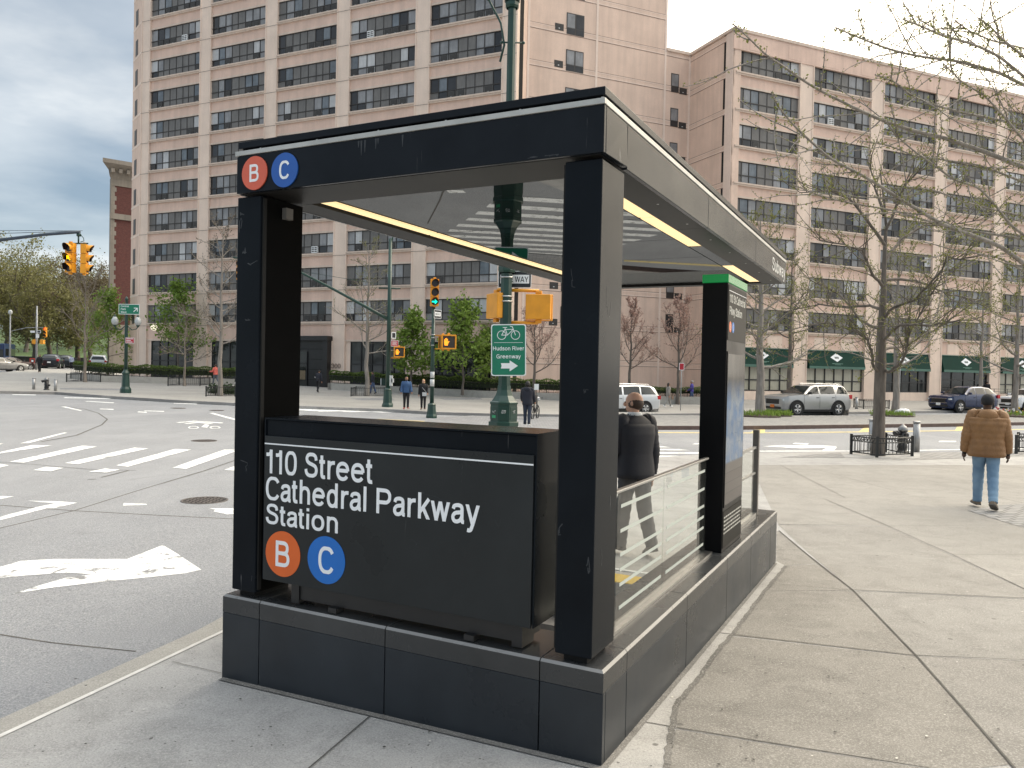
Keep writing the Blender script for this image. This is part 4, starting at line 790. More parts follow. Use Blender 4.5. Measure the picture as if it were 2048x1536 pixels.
# ------------------------------------------------------------------ buildings
FAC = m_facade('facade_pilaster', 'E8D2C1', .18); SPAN = m_facade('facade_spandrel', 'DFC1B0', .28); SILLM = m_facade('facade_sill', 'DAC6B6', .35); RECW = m_facade('facade_recess_panel', 'DFC4B2', .28); BANDM = m_facade('facade_band', 'E9D4C5', .18)
GROOVE = mat('facade_groove', (.36, .25, .20), .9, var=.2)
WINF = mat('window_bronze', (.030, .025, .022), .5, 0, .1)
def wglass(name, c, rough=.08, var=.3, spec=.5):
    t = NT(name); v = t.noise(.9, 3, .5); v2 = t.noise(3, 3, .6, stretch=(3, 3, .4))
    x = t.ramp(v, [(.3, tuple(k * (1 - var) for k in c)), (.7, tuple(min(1, k * (1 + var)) for k in c))]); x = t.mix(t.ramp(v2, [(.45, 0.), (.7, .35)]), x, tuple(k * .6 for k in c))
    t.col(x); t.set(Roughness=rough); t.b.inputs['Specular IOR Level'].default_value = spec; return t.m
GD = wglass('window_dark_glass', (.032, .032, .034)); GP = wglass('window_grey_panel', (.155, .148, .141), .45, .18, .35); GB = wglass('window_white_blind', (.50, .50, .50), .10, .15); GC = wglass('window_grey_curtain', (.25, .25, .255), .10, .3); GK = wglass('window_blue_glass', (.15, .17, .19), .06, .35)
ACM = mat('ac_grille', (.05, .048, .046), .6, 0, .2); ACW = mat('ac_white', (.75, .76, .76), .5, 0, .05)
def win_meshes(wd, ht, rnd):
    """frame, pane and the air conditioner slots of one wide window; x from 0 to wd, y outward, z from 0 to ht"""
    nb = 8; fr = MB(); pn = MB(); acs = []
    edges = [0]; ws = [rnd.choice((.9, 1, 1.05)) for _ in range(nb)]
    for q in ws: edges.append(edges[-1] + q)
    edges = [e * wd / edges[-1] for e in edges]; zt_ = ht * .36
    fr.box(0, wd, 0, .09, 0, .06); fr.box(0, wd, 0, .09, ht - .06, ht); fr.box(0, wd, .0, .085, zt_ - .035, zt_ + .035)
    pat = rnd.choice(['ggpppggg', 'gggppggg', 'ggpppppg', 'pggppggp', 'gggpppgg', 'gppppggg', 'pgggpppg'])
    mood = rnd.random()
    for i in range(nb):
        x0, x1 = edges[i], edges[i + 1]
        if i: fr.box(x0 - .03, x0 + .03, 0, .08, .0601, ht - .0601)
        if pat[i] == 'p': mi = 1
        else: mi = rnd.choices([0, 2, 3, 4], weights=[2, 3.0 if mood > .55 else .8, 4, 2.2])[0]
        dep = .03 if pat[i] != 'p' else .045
        pn.quad((x0, dep, zt_), (x1, dep, zt_), (x1, dep, ht), (x0, dep, ht), mi)
        lo = 1 if pat[i] == 'p' else rnd.choice([0, mi, 3, 1])
        pn.quad((x0, dep, 0), (x1, dep, 0), (x1, dep, zt_), (x0, dep, zt_), lo)
        if rnd.random() < .30: acs.append(((x0 + x1) / 2, rnd.random() < .03))
    return fr, pn, acs
def ac_mesh():
    a = MB(); a.box(-.30, .30, .03, .10, .09, .56, 0)
    for k in range(5): a.box(-.27, .27, .1005, .108, .14 + k * .08, .16 + k * .08, 1)
    a.box(-.08, .10, .1005, .107, .115, .13, 2); return a
ACMESH = ac_mesh().mesh('air_conditioner', [ACM, WINF, ACW])
_a2 = MB(); _a2.box(-.32, .32, .03, .22, .05, .62, 0)
for k in range(3): _a2.box(-.28, -.02, .2205, .224, .12 + k * .16, .22 + k * .16, 1); _a2.box(.03, .28, .2205, .224, .12 + k * .16, .22 + k * .16, 1)
ACMESHW = _a2.mesh('air_conditioner', [ACW, ACM])
def frame_M(o, d, out):
    """local x along d, local y outward"""
    d = Vector((d[0], d[1], 0)).normalized(); n = Vector((-d.y, d.x, 0)) * out
    return Matrix((( d.x, n.x, 0, o[0]), (d.y, n.y, 0, o[1]), (0, 0, 1, o[2] if len(o) > 2 else 0), (0, 0, 0, 1)))
def put(o, root, M):
    """place a part whose mesh is in facade coordinates"""
    o.parent = root; o.matrix_local = Matrix.Translation(-Vector(root.location)) @ M
WVAR = {}
def window_part(root, M, u, z, wd, ht, rnd, mirror, sill=True):
    key = (round(wd, 2), round(ht, 2))
    if key not in WVAR:
        WVAR[key] = []
        for k in range(14):
            fr, pn, acs = win_meshes(wd, ht, rnd); si = MB(); si.box(-.05, wd + .05, .0, .30, -.13, -.004); si.box(-.03, wd + .03, .0, .24, -.26, -.131)
            WVAR[key].append((fr.mesh('window', [WINF]), pn.mesh('pane', [GD, GP, GB, GC, GK]), si.mesh('sill', [SILLM]), acs))
    f, p_, s_, acs = rnd.choice(WVAR[key])
    T = M @ Matrix.Translation((u, -.22, z))
    if mirror: T = T @ Matrix.Translation((wd, 0, 0)) @ Matrix.Scale(-1, 4, (1, 0, 0))
    wo_ = place(f, 'window', root); wo_.matrix_local = Matrix.Translation(-Vector(root.location)) @ T
    place(p_, 'pane', wo_)
    if sill: place(s_, 'sill', wo_)
    for x, white in acs: place(ACMESHW if white else ACMESH, 'air_conditioner', wo_, (x, 0, 0))
rnd = random.Random(21)
PITCH, WH = 3.01, 1.76
TH = radians(155.6); DL = Vector((cos(TH), sin(TH), 0)); DR = Vector((.91854, .39532, 0)); DP = Vector((-DR.y, DR.x, 0))
A0 = Vector((-1.01, 62.5, 0)); C0 = Vector((14.734 * 1.03, 68.2 * 1.03, 0)); B0 = Vector((16.9715 * 1.03, 63 * 1.03, 0))
tower = empty('apartment_tower', (-10, 68, 0)); tag(tower, 'tall pinkish concrete apartment tower with rows of wide dark windows', 'apartment building')
# the front: bays seen square on, pilasters between them
ZS0 = 6.05; NF = 11; ZTOP = ZS0 + PITCH * NF + 1
Mf = frame_M(A0, DL, -1 if False else 1)
if (Mf.to_3x3() @ Vector((0, 1, 0))).y > 0: Mf = frame_M(A0, DL, -1)
wl = MB(); U1 = 40.0
bays = [(.35 + 7.97 * i, .35 + 7.97 * i + 6.58) for i in range(5)]
pil = [(-.95, .35)] + [(bays[i][1], bays[i + 1][0]) for i in range(4)] + [(bays[4][1], U1)]
wl.box(-.95, U1, -1.2, -.45, -1, ZTOP, 3)                               # core behind the windows
for a, b in pil:
    wl.box(a, b, -.45, .0, -1, ZTOP, 0)
    if b - a > .9: wl.box(a + .0, a + .10, .0, .05, -1, ZTOP, 0); wl.box(b - .10, b, .0, .05, -1, ZTOP, 0)
for k in range(NF + 1):
    zb = ZS0 + PITCH * (k - 1) + WH if k else 4.3
    zt = ZS0 + PITCH * k
    if k == NF: zt = ZTOP
    for a, b in bays:
        wl.box(a, b, -.45, -.13, zb, zt - .0, 1)
        wl.box(a, b, -.13, -.07, zb, zb + .16, 2)
    for a, b in pil: wl.box(a - .001, b + .001, .0505, .056, zt - .30, zt - .275, 3)
# ground storey: door surround and glazed openings
for i, (a, b) in enumerate(bays):
    wl.box(a, b, -.13, -.10, 4.45, 5.55, 1)
    for k in range(3): wl.box(a + 1.2 + k * 1.9, a + 2.1 + k * 1.9, -.0995, -.085, 4.6, 5.45, 1)
put(wl.build('wall', [FAC, SPAN, SILLM, GAP]), tower, Mf)
for k in range(NF):
    for i, (a, b) in enumerate(bays): window_part(tower, Mf, a, ZS0 + PITCH * k, 6.58, WH, rnd, rnd.random() < .5)
STF = mat('storefront_black', (.010, .010, .011), .4, 0, .1); STG = wglass('storefront_glass', (.025, .028, .028), .05, .5); STGW = wglass('storefront_blinds', (.40, .38, .30), .15, .12)
def storefront(root, M, a, b, z0, z1, n, rows, gl, y=-.25):
    fr = MB(); gl_ = MB(); w_ = (b - a) / n
    for i in range(n + 1): fr.box(a + i * w_ - (.0 if i == 0 else .05), a + i * w_ + (.0 if i == n else .05), y, y + .10, z0, z1)
    zz_ = [z0] + [z0 + (z1 - z0) * r for r in rows] + [z1]
    for z in zz_: fr.box(a, b, y, y + .09, z - .05, z + .05)
    gl_.quad((a, y + .03, z0), (b, y + .03, z0), (b, y + .03, z1), (a, y + .03, z1))
    o = fr.build('storefront', STF); put(o, root, M); gl_.build('pane', gl, o)
gzt = -.35
for i in (0, 1, 3, 4):
    a, b = bays[i]; storefront(tower, Mf, a + .5, b - .5, .0, 4.29, 5, [.55], STG)
    pass
for i in (0, 1, 3, 4):
    a, b = bays[i]; jm = MB(); jm.box(a, a + .5, -.45, -.16, -1, 4.3); jm.box(b - .5, b, -.45, -.16, -1, 4.3); jm.box(a + .4999, b - .4999, -.45, -.161, -1, .0)
    put(jm.build('jamb_wall', FAC), tower, Mf)
# black entrance with canopy in the third bay
a, b = bays[2]; en = MB(); en.box(a - .1, b + .1, -.45, .75, 4.35, 4.75, 0); en.box(a, a + .5, -.45, .6, -1, 4.349, 0); en.box(b - .5, b, -.45, .6, -1, 4.349, 0); en.box(a + .5, b - .5, -.45, .2, -1, 4.349, 0)
for k in range(4): en.box(a + .5, b - .5, .2005, .22, .9 + k * .9, .93 + k * .9, 1)
eno = en.build('entrance_surround', [mat('entrance_black', (.012, .012, .013), .35, 0, .15), GAP]); put(eno, tower, Mf)
dr = MB(); dr.box(a + 2.4, a + 5.0, .2205, .26, -.6, 3.4, 1)
for x in (a + 2.4, a + 3.65, a + 4.92): dr.box(x, x + .08, .2605, .30, -.6, 3.4, 0)
dr.box(a + 2.4, a + 5.0, .2605, .3, 2.3, 2.38, 0); dr.box(a + 2.6, a + 3.5, .2605, .265, .9, 1.7, 2)
dr.build('door', [STF, STG, mat('warm_lobby', (.16, .12, .07), .4)], eno)
me = text_mesh('300', mat('bronze_numerals', (.22, .17, .14), .5), cap=.42, bold=.0, depth=.03); o = place(me, 'house_number')
put(o, tower, Mf @ Matrix.Translation((bays[2][0] - .06, .056, 1.95)) @ Matrix.Rotation(pi, 4, 'Z') @ Matrix.Rotation(pi / 2, 4, 'X'))
# left end: a narrow wall turned away with slit windows
TL = Mf @ Vector((U1, 0, 0)); DL2 = Vector((-.62, .785, 0)); M2 = frame_M(TL, DL2, 1)
if (M2.to_3x3() @ Vector((0, 1, 0))).y > 0: M2 = frame_M(TL, DL2, -1)
we = MB(); we.box(0, 3.4, -.8, 0, -1, ZTOP, 1)
for k in range(NF + 1): we.box(.01, 3.42, -.01, .02, ZS0 + PITCH * k - .3, ZS0 + PITCH * k - .1, 0)
put(we.build('end_wall', [BANDM, RECW]), tower, M2)
for k in range(NF):
    sw = MB(); sw.box(1.5, 2.4, .0, .03, 0, 1.55, 0); o = sw.build('slit_window', WINF); put(o, tower, M2 @ Matrix.Translation((0, 0, ZS0 + PITCH * k)))
# right end: short return and the plain wall with small windows
n1_ = Mf @ Vector((-.95, 0, 0)); DQ = Vector((DL.y, -DL.x, 0));
if DQ.y < 0: DQ = -DQ
UL = -15.36 * 1.03; US = -2.45 * 1.03
e1 = C0 + DR * UL
rt = MB()
def wallq(mbx, p, q, z0, z1, th, mi, inward):
    mbx.add([(p.x, p.y, z0), (q.x, q.y, z0), (q.x, q.y, z1), (p.x, p.y, z1)], [(0, 1, 2, 3)], mi)
wallq(rt, n1_, e1, -1, ZTOP + 1.5, .3, 1, None)
o = rt.build('return_wall', [BANDM, RECW], None); put(o, tower, Matrix.Identity(4))
M3 = frame_M(C0, DR, -1)
if (M3.to_3x3() @ Vector((0, 1, 0))).y > 0: M3 = frame_M(C0, DR, 1)
def recess(root, u0, u1, ztop, cols):
    rw = MB(); rw.box(u0, u1, -.8, 0, -1, ztop, 1)
    for k in range(-1, NF + 2):
        z = ZS0 + PITCH * k - .35
        if z < ztop - .3:
            rw.box(u0, u1, -.01, .025, z, z + .07, 0); rw.box(u0, u1, -.01, .012, z - .06, z - .0005, 3); rw.box(u0, u1, -.01, .012, z + .4005, z + .46, 3); rw.box(u0, u1, -.01, .015, z + .0701, z + .34, 2); rw.box(u0, u1, -.01, .025, z + .3401, z + .40, 0)
    for u in cols: rw.box(u - .10, u + .10, -.01, .03, -1, ztop, 0)
    put(rw.build('recess_wall', [BANDM, RECW, RECW, GROOVE]), root, M3)
recess(tower, UL, US, ZTOP + 1.5, (-9.17 * 1.03, UL + .12, US - .12))
def small_window(root, u, z, wd, ht, cols):
    f = MB(); f.box(u, u + wd, .0, .035, z, z + ht, 0); o = f.build('small_window', WINF); put(o, root, M3)
    g_ = MB(); w_ = wd / cols
    for i in range(cols):
        g_.quad((u + i * w_ + .06, .04, z + .55), (u + (i + 1) * w_ - .06, .04, z + .55), (u + (i + 1) * w_ - .06, .04, z + ht - .08), (u + i * w_ + .06, .04, z + ht - .08), rnd.choice([1, 1, 0]))
        g_.quad((u + i * w_ + .06, .04, z + .06), (u + (i + 1) * w_ - .06, .04, z + .06), (u + (i + 1) * w_ - .06, .04, z + .48), (u + i * w_ + .06, .04, z + .48), 0)
    g_.build('pane', [GD, GC], o)
def vent_window(root, u, z, wd=.78, ht=.55):
    f = MB(); f.box(u, u + wd, .0, .03, z, z + ht, 0)
    for k in range(4): f.box(u + .05, u + wd - .05, .0305, .04, z + .06 + k * .12, z + .12 + k * .12, 1)
    f.box(u + wd * .4, u + wd * .55, .0405, .045, z + .15, z + .2, 2)
    put(f.build('air_conditioner_slot', [WINF, ACM, ACW]), root, M3)
ZR = 5.70
for k in range(11):
    z = ZR + 3.0 * k + (.1 if k > 6 else 0)
    small_window(tower, -11.95 * 1.03, z, 1.62, 1.75, 2); vent_window(tower, -12.97 * 1.03, z + .15)
    if k: small_window(tower, -5.4 * 1.03, z, .8, 1.6, 1) if False else None

# the lower wing
wing = empty('apartment_wing', (28, 68, 0)); tag(wing, 'eight storey pinkish concrete apartment wing with green shop awnings at street level', 'apartment building')
ZW0 = 5.90; NW = 8; ZWT = 30.4
Mw = frame_M(B0, DR, -1)
if (Mw.to_3x3() @ Vector((0, 1, 0))).y > 0: Mw = frame_M(B0, DR, 1)
ww = MB(); bw = [(.36 + 8.24 * i, .36 + 8.24 * i + 6.68) for i in range(6)]; UW = 50
pw = [(0, .36)] + [(bw[i][1], bw[i + 1][0]) for i in range(5)] + [(bw[5][1], UW)]
ww.box(.0, UW, -1.2, -.45, -1, ZWT, 3)
for a, b in pw: 
    ww.box(a, b, -.45, 0, -1, ZWT - 1.7, 0)
    if b - a > 1: ww.box(a, a + .1, .0, .05, -1, ZWT - 1.7, 0); ww.box(b - .1, b, .0, .05, -1, ZWT - 1.7, 0)
ww.box(0, UW, -.45, .06, ZWT - 1.699, ZWT - .25, 1); ww.box(-.05, UW, -1.0, .14, ZWT - .249, ZWT, 2)
for i in range(11):
    ww.box(1.6 + i * 4.1, 3.0 + i * 4.1, .0605, .075, ZWT - 1.55, ZWT - .4, 1)
for k in range(NW):
    zb = ZW0 + PITCH * (k - 1) + WH if k else 4.35
    for a, b in bw:
        ww.box(a, b, -.45, -.13, zb, ZW0 + PITCH * k, 1); ww.box(a, b, -.13, -.07, zb, zb + .16, 2)
for a, b in bw:
    ww.box(a, b, -.45, -.13, ZW0 + PITCH * 7 + WH, ZWT - 1.7, 1)
    for q in range(2): ww.box(a + .9 + q * 3.1, a + 2.5 + q * 3.1, -.1295, -.11, 4.5, 5.5, 0)
    ww.box(a, b, -.45, -.16, -1, .83, 0)
put(ww.build('wall', [FAC, SPAN, SILLM, GAP]), wing, Mw)
for k in range(NW):
    for a, b in bw[:5]: window_part(wing, Mw, a, ZW0 + PITCH * k, 6.68, WH, rnd, rnd.random() < .5)
# return wall between recess and front
rw = MB(); e = Vector((B0 - C0)); ln = e.length; Mr = frame_M(C0, (B0 - C0).normalized(), 1)
if (Mr.to_3x3() @ Vector((0, 1, 0))).x > 0: Mr = frame_M(C0, (B0 - C0).normalized(), -1)
rw.box(0, ln, -.8, 0, -1, ZWT - .25, 1); rw.box(-.1, ln + .12, -1, .12, ZWT - .249, ZWT - .001, 2); rw.box(ln - .9, ln - .001, .001, .03, -1, ZWT - .26, 0)
for k in range(-1, NW + 1):
    z = ZW0 + PITCH * k - .35
    rw.box(0, ln - .9, -.01, .025, z, z + .07, 0); rw.box(0, ln - .9, -.01, .012, z - .06, z - .0005, 3); rw.box(0, ln - .9, -.01, .012, z + .4005, z + .46, 3); rw.box(0, ln - .9, -.01, .015, z + .0701, z + .34, 1); rw.box(0, ln - .9, -.01, .025, z + .3401, z + .4, 0)
put(rw.build('return_wall', [BANDM, RECW, SILLM, GROOVE]), wing, Mr)
NFs = NF; NF = 7
recess(wing, US, 0.0, ZWT - .25, (-.09,)); NF = NFs
cp = MB(); cp.box(US, .0, -1, .12, ZWT - .249, ZWT - .002, 0); put(cp.build('coping', SILLM), wing, M3)
for k in range(8):
    z = ZR + 3.0 * k; small_window(wing, -1.95 * 1.03, z, .80, 1.62, 1); vent_window(wing, -1.1 * 1.03, z - .05)
# awnings and shop windows
AWN = mat('awning_green', (.003, .034, .024), .75, 0, .12, 2, spec=.2); AWL = mat('awning_edge', (.06, .14, .11), .6)
for i, (a, b) in enumerate(bw[:5]):
    aw = MB()
    aw.add([(a + .1, -.1, 4.35), (b - .1, -.1, 4.35), (b - .1, .26, 3.02), (a + .1, .26, 3.02), (a + .1, .26, 2.80), (b - .1, .26, 2.80), (a + .1, -.1, 2.80), (b - .1, -.1, 2.80)],
           [(0, 3, 2, 1), (0, 6, 4, 3), (1, 2, 5, 7)], 0)
    aw.add([(a + .1, .261, 3.02), (b - .1, .261, 3.02), (b - .1, .261, 2.80), (a + .1, .261, 2.80)], [(0, 3, 2, 1)], 1)
    aw.box(a + .1, b - .1, -.1, -.05, 4.351, 4.42, 1)
    o = aw.build('awning', [AWN, AWL]); put(o, wing, Mw)
    c = (a + b) / 2; dm = MB(); sl2 = (3.02 - 4.35) / 1.05
    def ap(x, z): return (c + x, -.1 + (4.35 - z) / (4.35 - 3.02) * .36 + .012, z + .008)
    dm.add([ap(-.72, 3.80), ap(0, 3.42), ap(.72, 3.80), ap(0, 4.18)], [(0, 1, 2, 3)], 0)
    dm.add([ap(-.30, 3.84), ap(.30, 3.84), ap(.30, 3.90), ap(-.30, 3.90)], [(0, 1, 2, 3)], 0)
    for q in range(3): dm.add([(v[0], v[1] + .006, v[2] + .006) for v in (ap(-.22 + q * .16, 3.70), ap(-.10 + q * .16, 3.70), ap(-.10 + q * .16, 3.86), ap(-.22 + q * .16, 3.86))], [(0, 1, 2, 3)], 1)
    dm.add([ap(-.62, 3.24), ap(.62, 3.24), ap(.62, 3.28), ap(-.62, 3.28)], [(0, 1, 2, 3)], 2); dm.add([ap(-.35, 3.15), ap(.35, 3.15), ap(.35, 3.18), ap(-.35, 3.18)], [(0, 1, 2, 3)], 2)
    for f_ in range(len(dm.f)): dm.f[f_] = dm.f[f_][::-1]
    dm.build('emblem', [WHITEL, mat('emblem_dark', (.03, .05, .04), .6), mat('emblem_line', (.12, .25, .20), .6)], o)
    if i == 3: storefront(wing, Mw, a + .1, b - .1, -.2, 2.95, 4, [.72], STG)
    else: storefront(wing, Mw, a + .1, b - .1, .84, 2.95, 6, [.42], STG if i == 2 else STGW)
# railing of the shop's ramp
rr = empty('ramp_railing', (B0 + DR * 24)); tag(rr, 'black pipe railing of the ramp before the shop door behind the blue car', 'railing')
x = MB()
for h in (.45, .75, 1.05, 1.3): x.tube([(0, 0, h), (11, 0, h)], .025, 6)
for q in range(7): x.tube([(q * 1.83, 0, -.3), (q * 1.83, 0, 1.3)], .03, 6)
o = x.build('rail', BLACKM, rr); o.matrix_local = Matrix.Rotation(atan2(DR.y, DR.x), 4, 'Z') @ Matrix.Translation((0, -2.2, 0.0))

# the old brick building behind the tower
RB = m_brick('red_brick', (.10, .030, .025), (.135, .040, .032), (.15, .09, .08), 1, .24, .08, .008, mapping=(pi / 2, 0, 0)); LIME = m_facade('limestone', '8E867C', .5)
red = empty('brick_building', (-48, 103, 0)); tag(red, 'old red brick building with pale stone quoins and a heavy cornice', 'brick building')
pL = Q(219, 640, 100); pR = Q(300, 640, 103); dd = Vector((pR.x - pL.x, pR.y - pL.y, 0)); MR = frame_M((pL.x, pL.y, 0), dd, -1)
if (MR.to_3x3() @ Vector((0, 1, 0))).y > 0: MR = frame_M((pL.x, pL.y, 0), dd, 1)
x = MB(); x.prism([(0, 0), (14, 0), (14, -12), (7, -12)], -1, 26, 0); put(x.build('wall', RB), red, MR)
x = MB()
for k in range(34): x.box(-.03, .62 if k % 2 else .42, -.6, .06, 6.6 + k * .55, 6.6 + k * .55 + .54)
[x.prism([(-e, e2), (14, e2), (14, -11), (7 - e, -11)], z0, z1) for e, e2, z0, z1 in ((.06, .10, -1, 6.4), (.15, .22, 6.4, 6.9), (.15, .22, 20.2, 20.9), (.08, .1, 24.4, 25.4))]
put(x.build('stone_trim', LIME), red, MR)
x = MB()
prof = [(.1, 25.2), (.25, 25.5), (.4, 26.2), (1.0, 26.7), (1.25, 26.9), (1.25, 27.4), (.0, 27.5)]
for (a, z0), (b, z1) in zip(prof, prof[1:]): x.add([(-a, a, z0), (14, a, z0), (14, b, z1), (-b, b, z1), (6 - a, -11, z0), (6 - b, -11, z1)], [(0, 1, 2, 3), (0, 3, 5, 4)])
for k in range(16): x.box(-.2 + k * .9, .2 + k * .9, .2, .95, 25.9, 26.4)
put(x.build('cornice', LIME), red, MR)

# ------------------------------------------------------------------ street furniture
DARKG = mat('lens_dark', (.02, .012, .012), .25, 0, 0); HANDO = emit('hand_orange', (1.0, .30, .015), 1.6)
def head_part(parent, loc, rot, lit=None, name='signal_head', back=False):
    """three section signal, lenses facing local -Y"""
    x = MB()
    for k in range(3):
        z = .36 * (1 - k); x.box(-.165, .165, -.09, .10, z - .172, z + .172, 0)
        for a in range(11):          # visor: open tube, longer on top
            a0, a1 = radians(-30 + a * 240 / 11), radians(-30 + (a + 1) * 240 / 11); r = .155
            l0 = -.10 - .22 * (.45 + .55 * max(0, sin(a0))); l1 = -.10 - .22 * (.45 + .55 * max(0, sin(a1)))
            for rr_ in (r, r - .012): x.add([(rr_ * cos(a0), -.09, z + rr_ * sin(a0)), (rr_ * cos(a1), -.09, z + rr_ * sin(a1)), (rr_ * cos(a1), l1, z + rr_ * sin(a1)), (rr_ * cos(a0), l0, z + rr_ * sin(a0))], [(0, 1, 2, 3)], 0 if rr_ == r else 1)
        x.tube([(0, -.095, z), (0, -.0905, z)], .14, 20, 1)
    x.box(-.05, .05, -.04, .05, .532, .60, 0); x.box(-.05, .05, -.04, .05, -.60, -.532, 0)
    h = x.build(name, [YEL, DARKG], parent, loc=loc, rot=rot, bevel=.012)
    if lit:
        kind, k, m_ = lit; z = .36 * (1 - k); y = MB()
        if kind == 'disc': y.tube([(0, -.100, z), (0, -.0955, z)], .12, 20)
        else:
            ang = kind; M = Matrix.Translation((0, -.0955, z)) @ Matrix.Rotation(pi / 2, 4, 'X') @ Matrix.Rotation(ang, 4, 'Z')
            y.prism([(-.115, -.028), (.01, -.028), (.01, -.095), (.12, 0), (.01, .095), (.01, .028), (-.115, .028)], 0, .005, 0, M)
        y.build('lit_lens', m_, h)
    return h
def ped_part(parent, loc, rot, hand=True, sz=1.0):
    x = MB(); x.box(-.23 * sz, .23 * sz, -.08, .12, -.23 * sz, .23 * sz, 0)
    x.box(-.25 * sz, .25 * sz, -.15, -.08, .20 * sz, .245 * sz, 0); x.box(-.25 * sz, -.205 * sz, -.15, -.08, -.245 * sz, .1999 * sz, 0); x.box(.205 * sz, .25 * sz, -.15, -.08, -.245 * sz, .1999 * sz, 0)
    x.box(-.2049 * sz, .2049 * sz, -.15, -.08, -.245 * sz, -.20 * sz, 0)
    x.box(-.06, .06, -.02, .06, .2301 * sz, .30 * sz, 0); x.box(-.06, .06, -.02, .06, -.30 * sz, -.2301 * sz, 0)
    h = x.build('pedestrian_signal', YEL, parent, loc=loc, rot=rot, bevel=.015)
    y = MB(); y.box(-.20 * sz, .20 * sz, -.088, -.0805, -.195 * sz, .195 * sz, 0); f = y.build('lens_panel', mat('ped_lens', (.035, .028, .022), .4, 0, .2), h)
    if hand:
        q = MB(); M = Matrix.Translation((-.09 * sz, -.0885, -.02 * sz)) @ Matrix.Rotation(pi / 2, 4, 'X') @ Matrix.Scale(sz, 4)
        q.prism([(-.07, .0), (-.055, -.10), (.055, -.10), (.065, -.03), (.11, .03), (.09, .055), (.055, .02), (.055, .04), (-.07, .04)], 0, .004, 0, M)
        for k, (x0, hh) in enumerate(((-.068, .10), (-.036, .14), (-.004, .15), (.028, .12))): q.prism([(x0, .039), (x0 + .026, .039), (x0 + .026, hh), (x0, hh)], 0, .004, 0, M)
        q.build('hand_symbol', HANDO, f)
    return h
def octo(r, z, tw=pi / 8): return [(r * cos(tw + k * pi / 4), r * sin(tw + k * pi / 4), z) for k in range(8)]
def octlathe(mb, prof, mi=0):
    vs = [p_ for r, z in prof for p_ in octo(r, z)]
    mb.add(vs, [(i * 8 + k, i * 8 + (k + 1) % 8, (i + 1) * 8 + (k + 1) % 8, (i + 1) * 8 + k) for i in range(len(prof) - 1) for k in range(8)], mi)
    mb.add(octo(*prof[-1]), [tuple(range(8))], mi)
def plate(parent, name, m_, loc, rot, w_, h_, rim=None, th=.006, r=.03):
    """flat sign facing local -Y"""
    x = MB(); n = 4; pts = []
    for cx_, cz, a0 in ((w_ / 2 - r, h_ / 2 - r, 0), (-w_ / 2 + r, h_ / 2 - r, pi / 2), (-w_ / 2 + r, -h_ / 2 + r, pi), (w_ / 2 - r, -h_ / 2 + r, 1.5 * pi)):
        for k in range(n + 1): a = a0 + k * pi / 2 / n; pts.append((cx_ + r * cos(a), cz + r * sin(a)))
    M = Matrix.Rotation(pi / 2, 4, 'X')
    x.prism(pts, -th, 0, 0 if rim is None else 1, M)
    if rim is not None:
        k1, k2 = (w_ - 2 * rim) / w_, (h_ - 2 * rim) / h_
        x.prism([(a * k1, b * k2) for a, b in pts], .0, .0025, 0, M)
    o = x.build(name, [m_, SIGNW], parent, loc=loc, rot=rot); return o
def along(pts, r0, r1, n=8):
    return [r0 + (r1 - r0) * i / (len(pts) - 1) for i in range(len(pts))]

# the tall octagonal pole just beyond the sign box
pp = Q(1006, 900, 14.5); pz = rz(pp.x, pp.y)
mp_ = empty('street_light_pole', (pp.x, pp.y, pz)); tag(mp_, 'tall dark green octagonal street light pole carrying the green cycle route sign', 'street light')
x = MB(); octlathe(x, [(.30, -.1), (.30, .12), (.285, .16), (.28, 1.06), (.295, 1.08), (.295, 1.14), (.262, 1.15), (.262, 1.46), (.275, 1.47), (.275, 1.50), (.24, 1.52), (.17, 1.62), (.135, 1.72), (.128, 1.80)])
for k in range(8):
    a = k * pi / 4; M = Matrix.Rotation(a, 4, 'Z') @ Matrix.Translation((.243, 0, 0)); x.box(-.01, .005, -.075, .075, 1.19, 1.42, 0, M); x.box(0.017, .024, -.085, .085, .25, .98, 0, M)
x.build('base', GREENP, mp_, bevel=.004)
x = MB(); octlathe(x, [(.118, 1.8), (.108, 3.85)]); octlathe(x, [(.15, 3.86), (.165, 3.90), (.165, 3.97), (.14, 4.0), (.10, 4.01)]); octlathe(x, [(.088, 4.0), (.072, 10.6)])
octlathe(x, [(.13, 8.78), (.15, 8.80), (.15, 8.98), (.12, 9.02), (.10, 9.04)]); octlathe(x, [(.105, 8.66), (.13, 8.70), (.13, 8.76)])
x.build('pole', GREENP, mp_)
for z in (2.88, 3.34, 3.43, 3.78):
    x = MB(); x.lathe([(.121, z - .012), (.121, z + .012)], 16); x.build('steel_band', STEEL, mp_)
x = MB()      # stickers and graffiti on the base panels
M = Matrix.Rotation(-pi * .62, 4, 'Z') @ Matrix.Translation((.2495, 0, 0))
random.seed(4)
for (cy_, cz, w_, h_, mi) in ((-.0, 1.24, .09, .05, 1),): x.box(0, .004, cy_ - w_ / 2, cy_ + w_ / 2, cz - h_ / 2, cz + h_ / 2, mi, Matrix.Rotation(-pi * .75, 4, 'Z') @ Matrix.Translation((.2495, 0, 0)))
for a in (-.5, -.25, -.75):
    M = Matrix.Rotation(pi * a, 4, 'Z') @ Matrix.Translation((.2500, 0, 1.33))
    pts = [(0.002, random.uniform(-.05, .05), random.uniform(-.035, .035)) for _ in range(9)]
    x.tube([M @ Vector(p_) for p_ in pts], .006, 4, 0)
x.build('graffiti', [mat('graffiti_white', (.5, .52, .5), .7), mat('sticker_green', (.03, .30, .13), .6)], mp_)
x = MB(); zz_ = 8.9
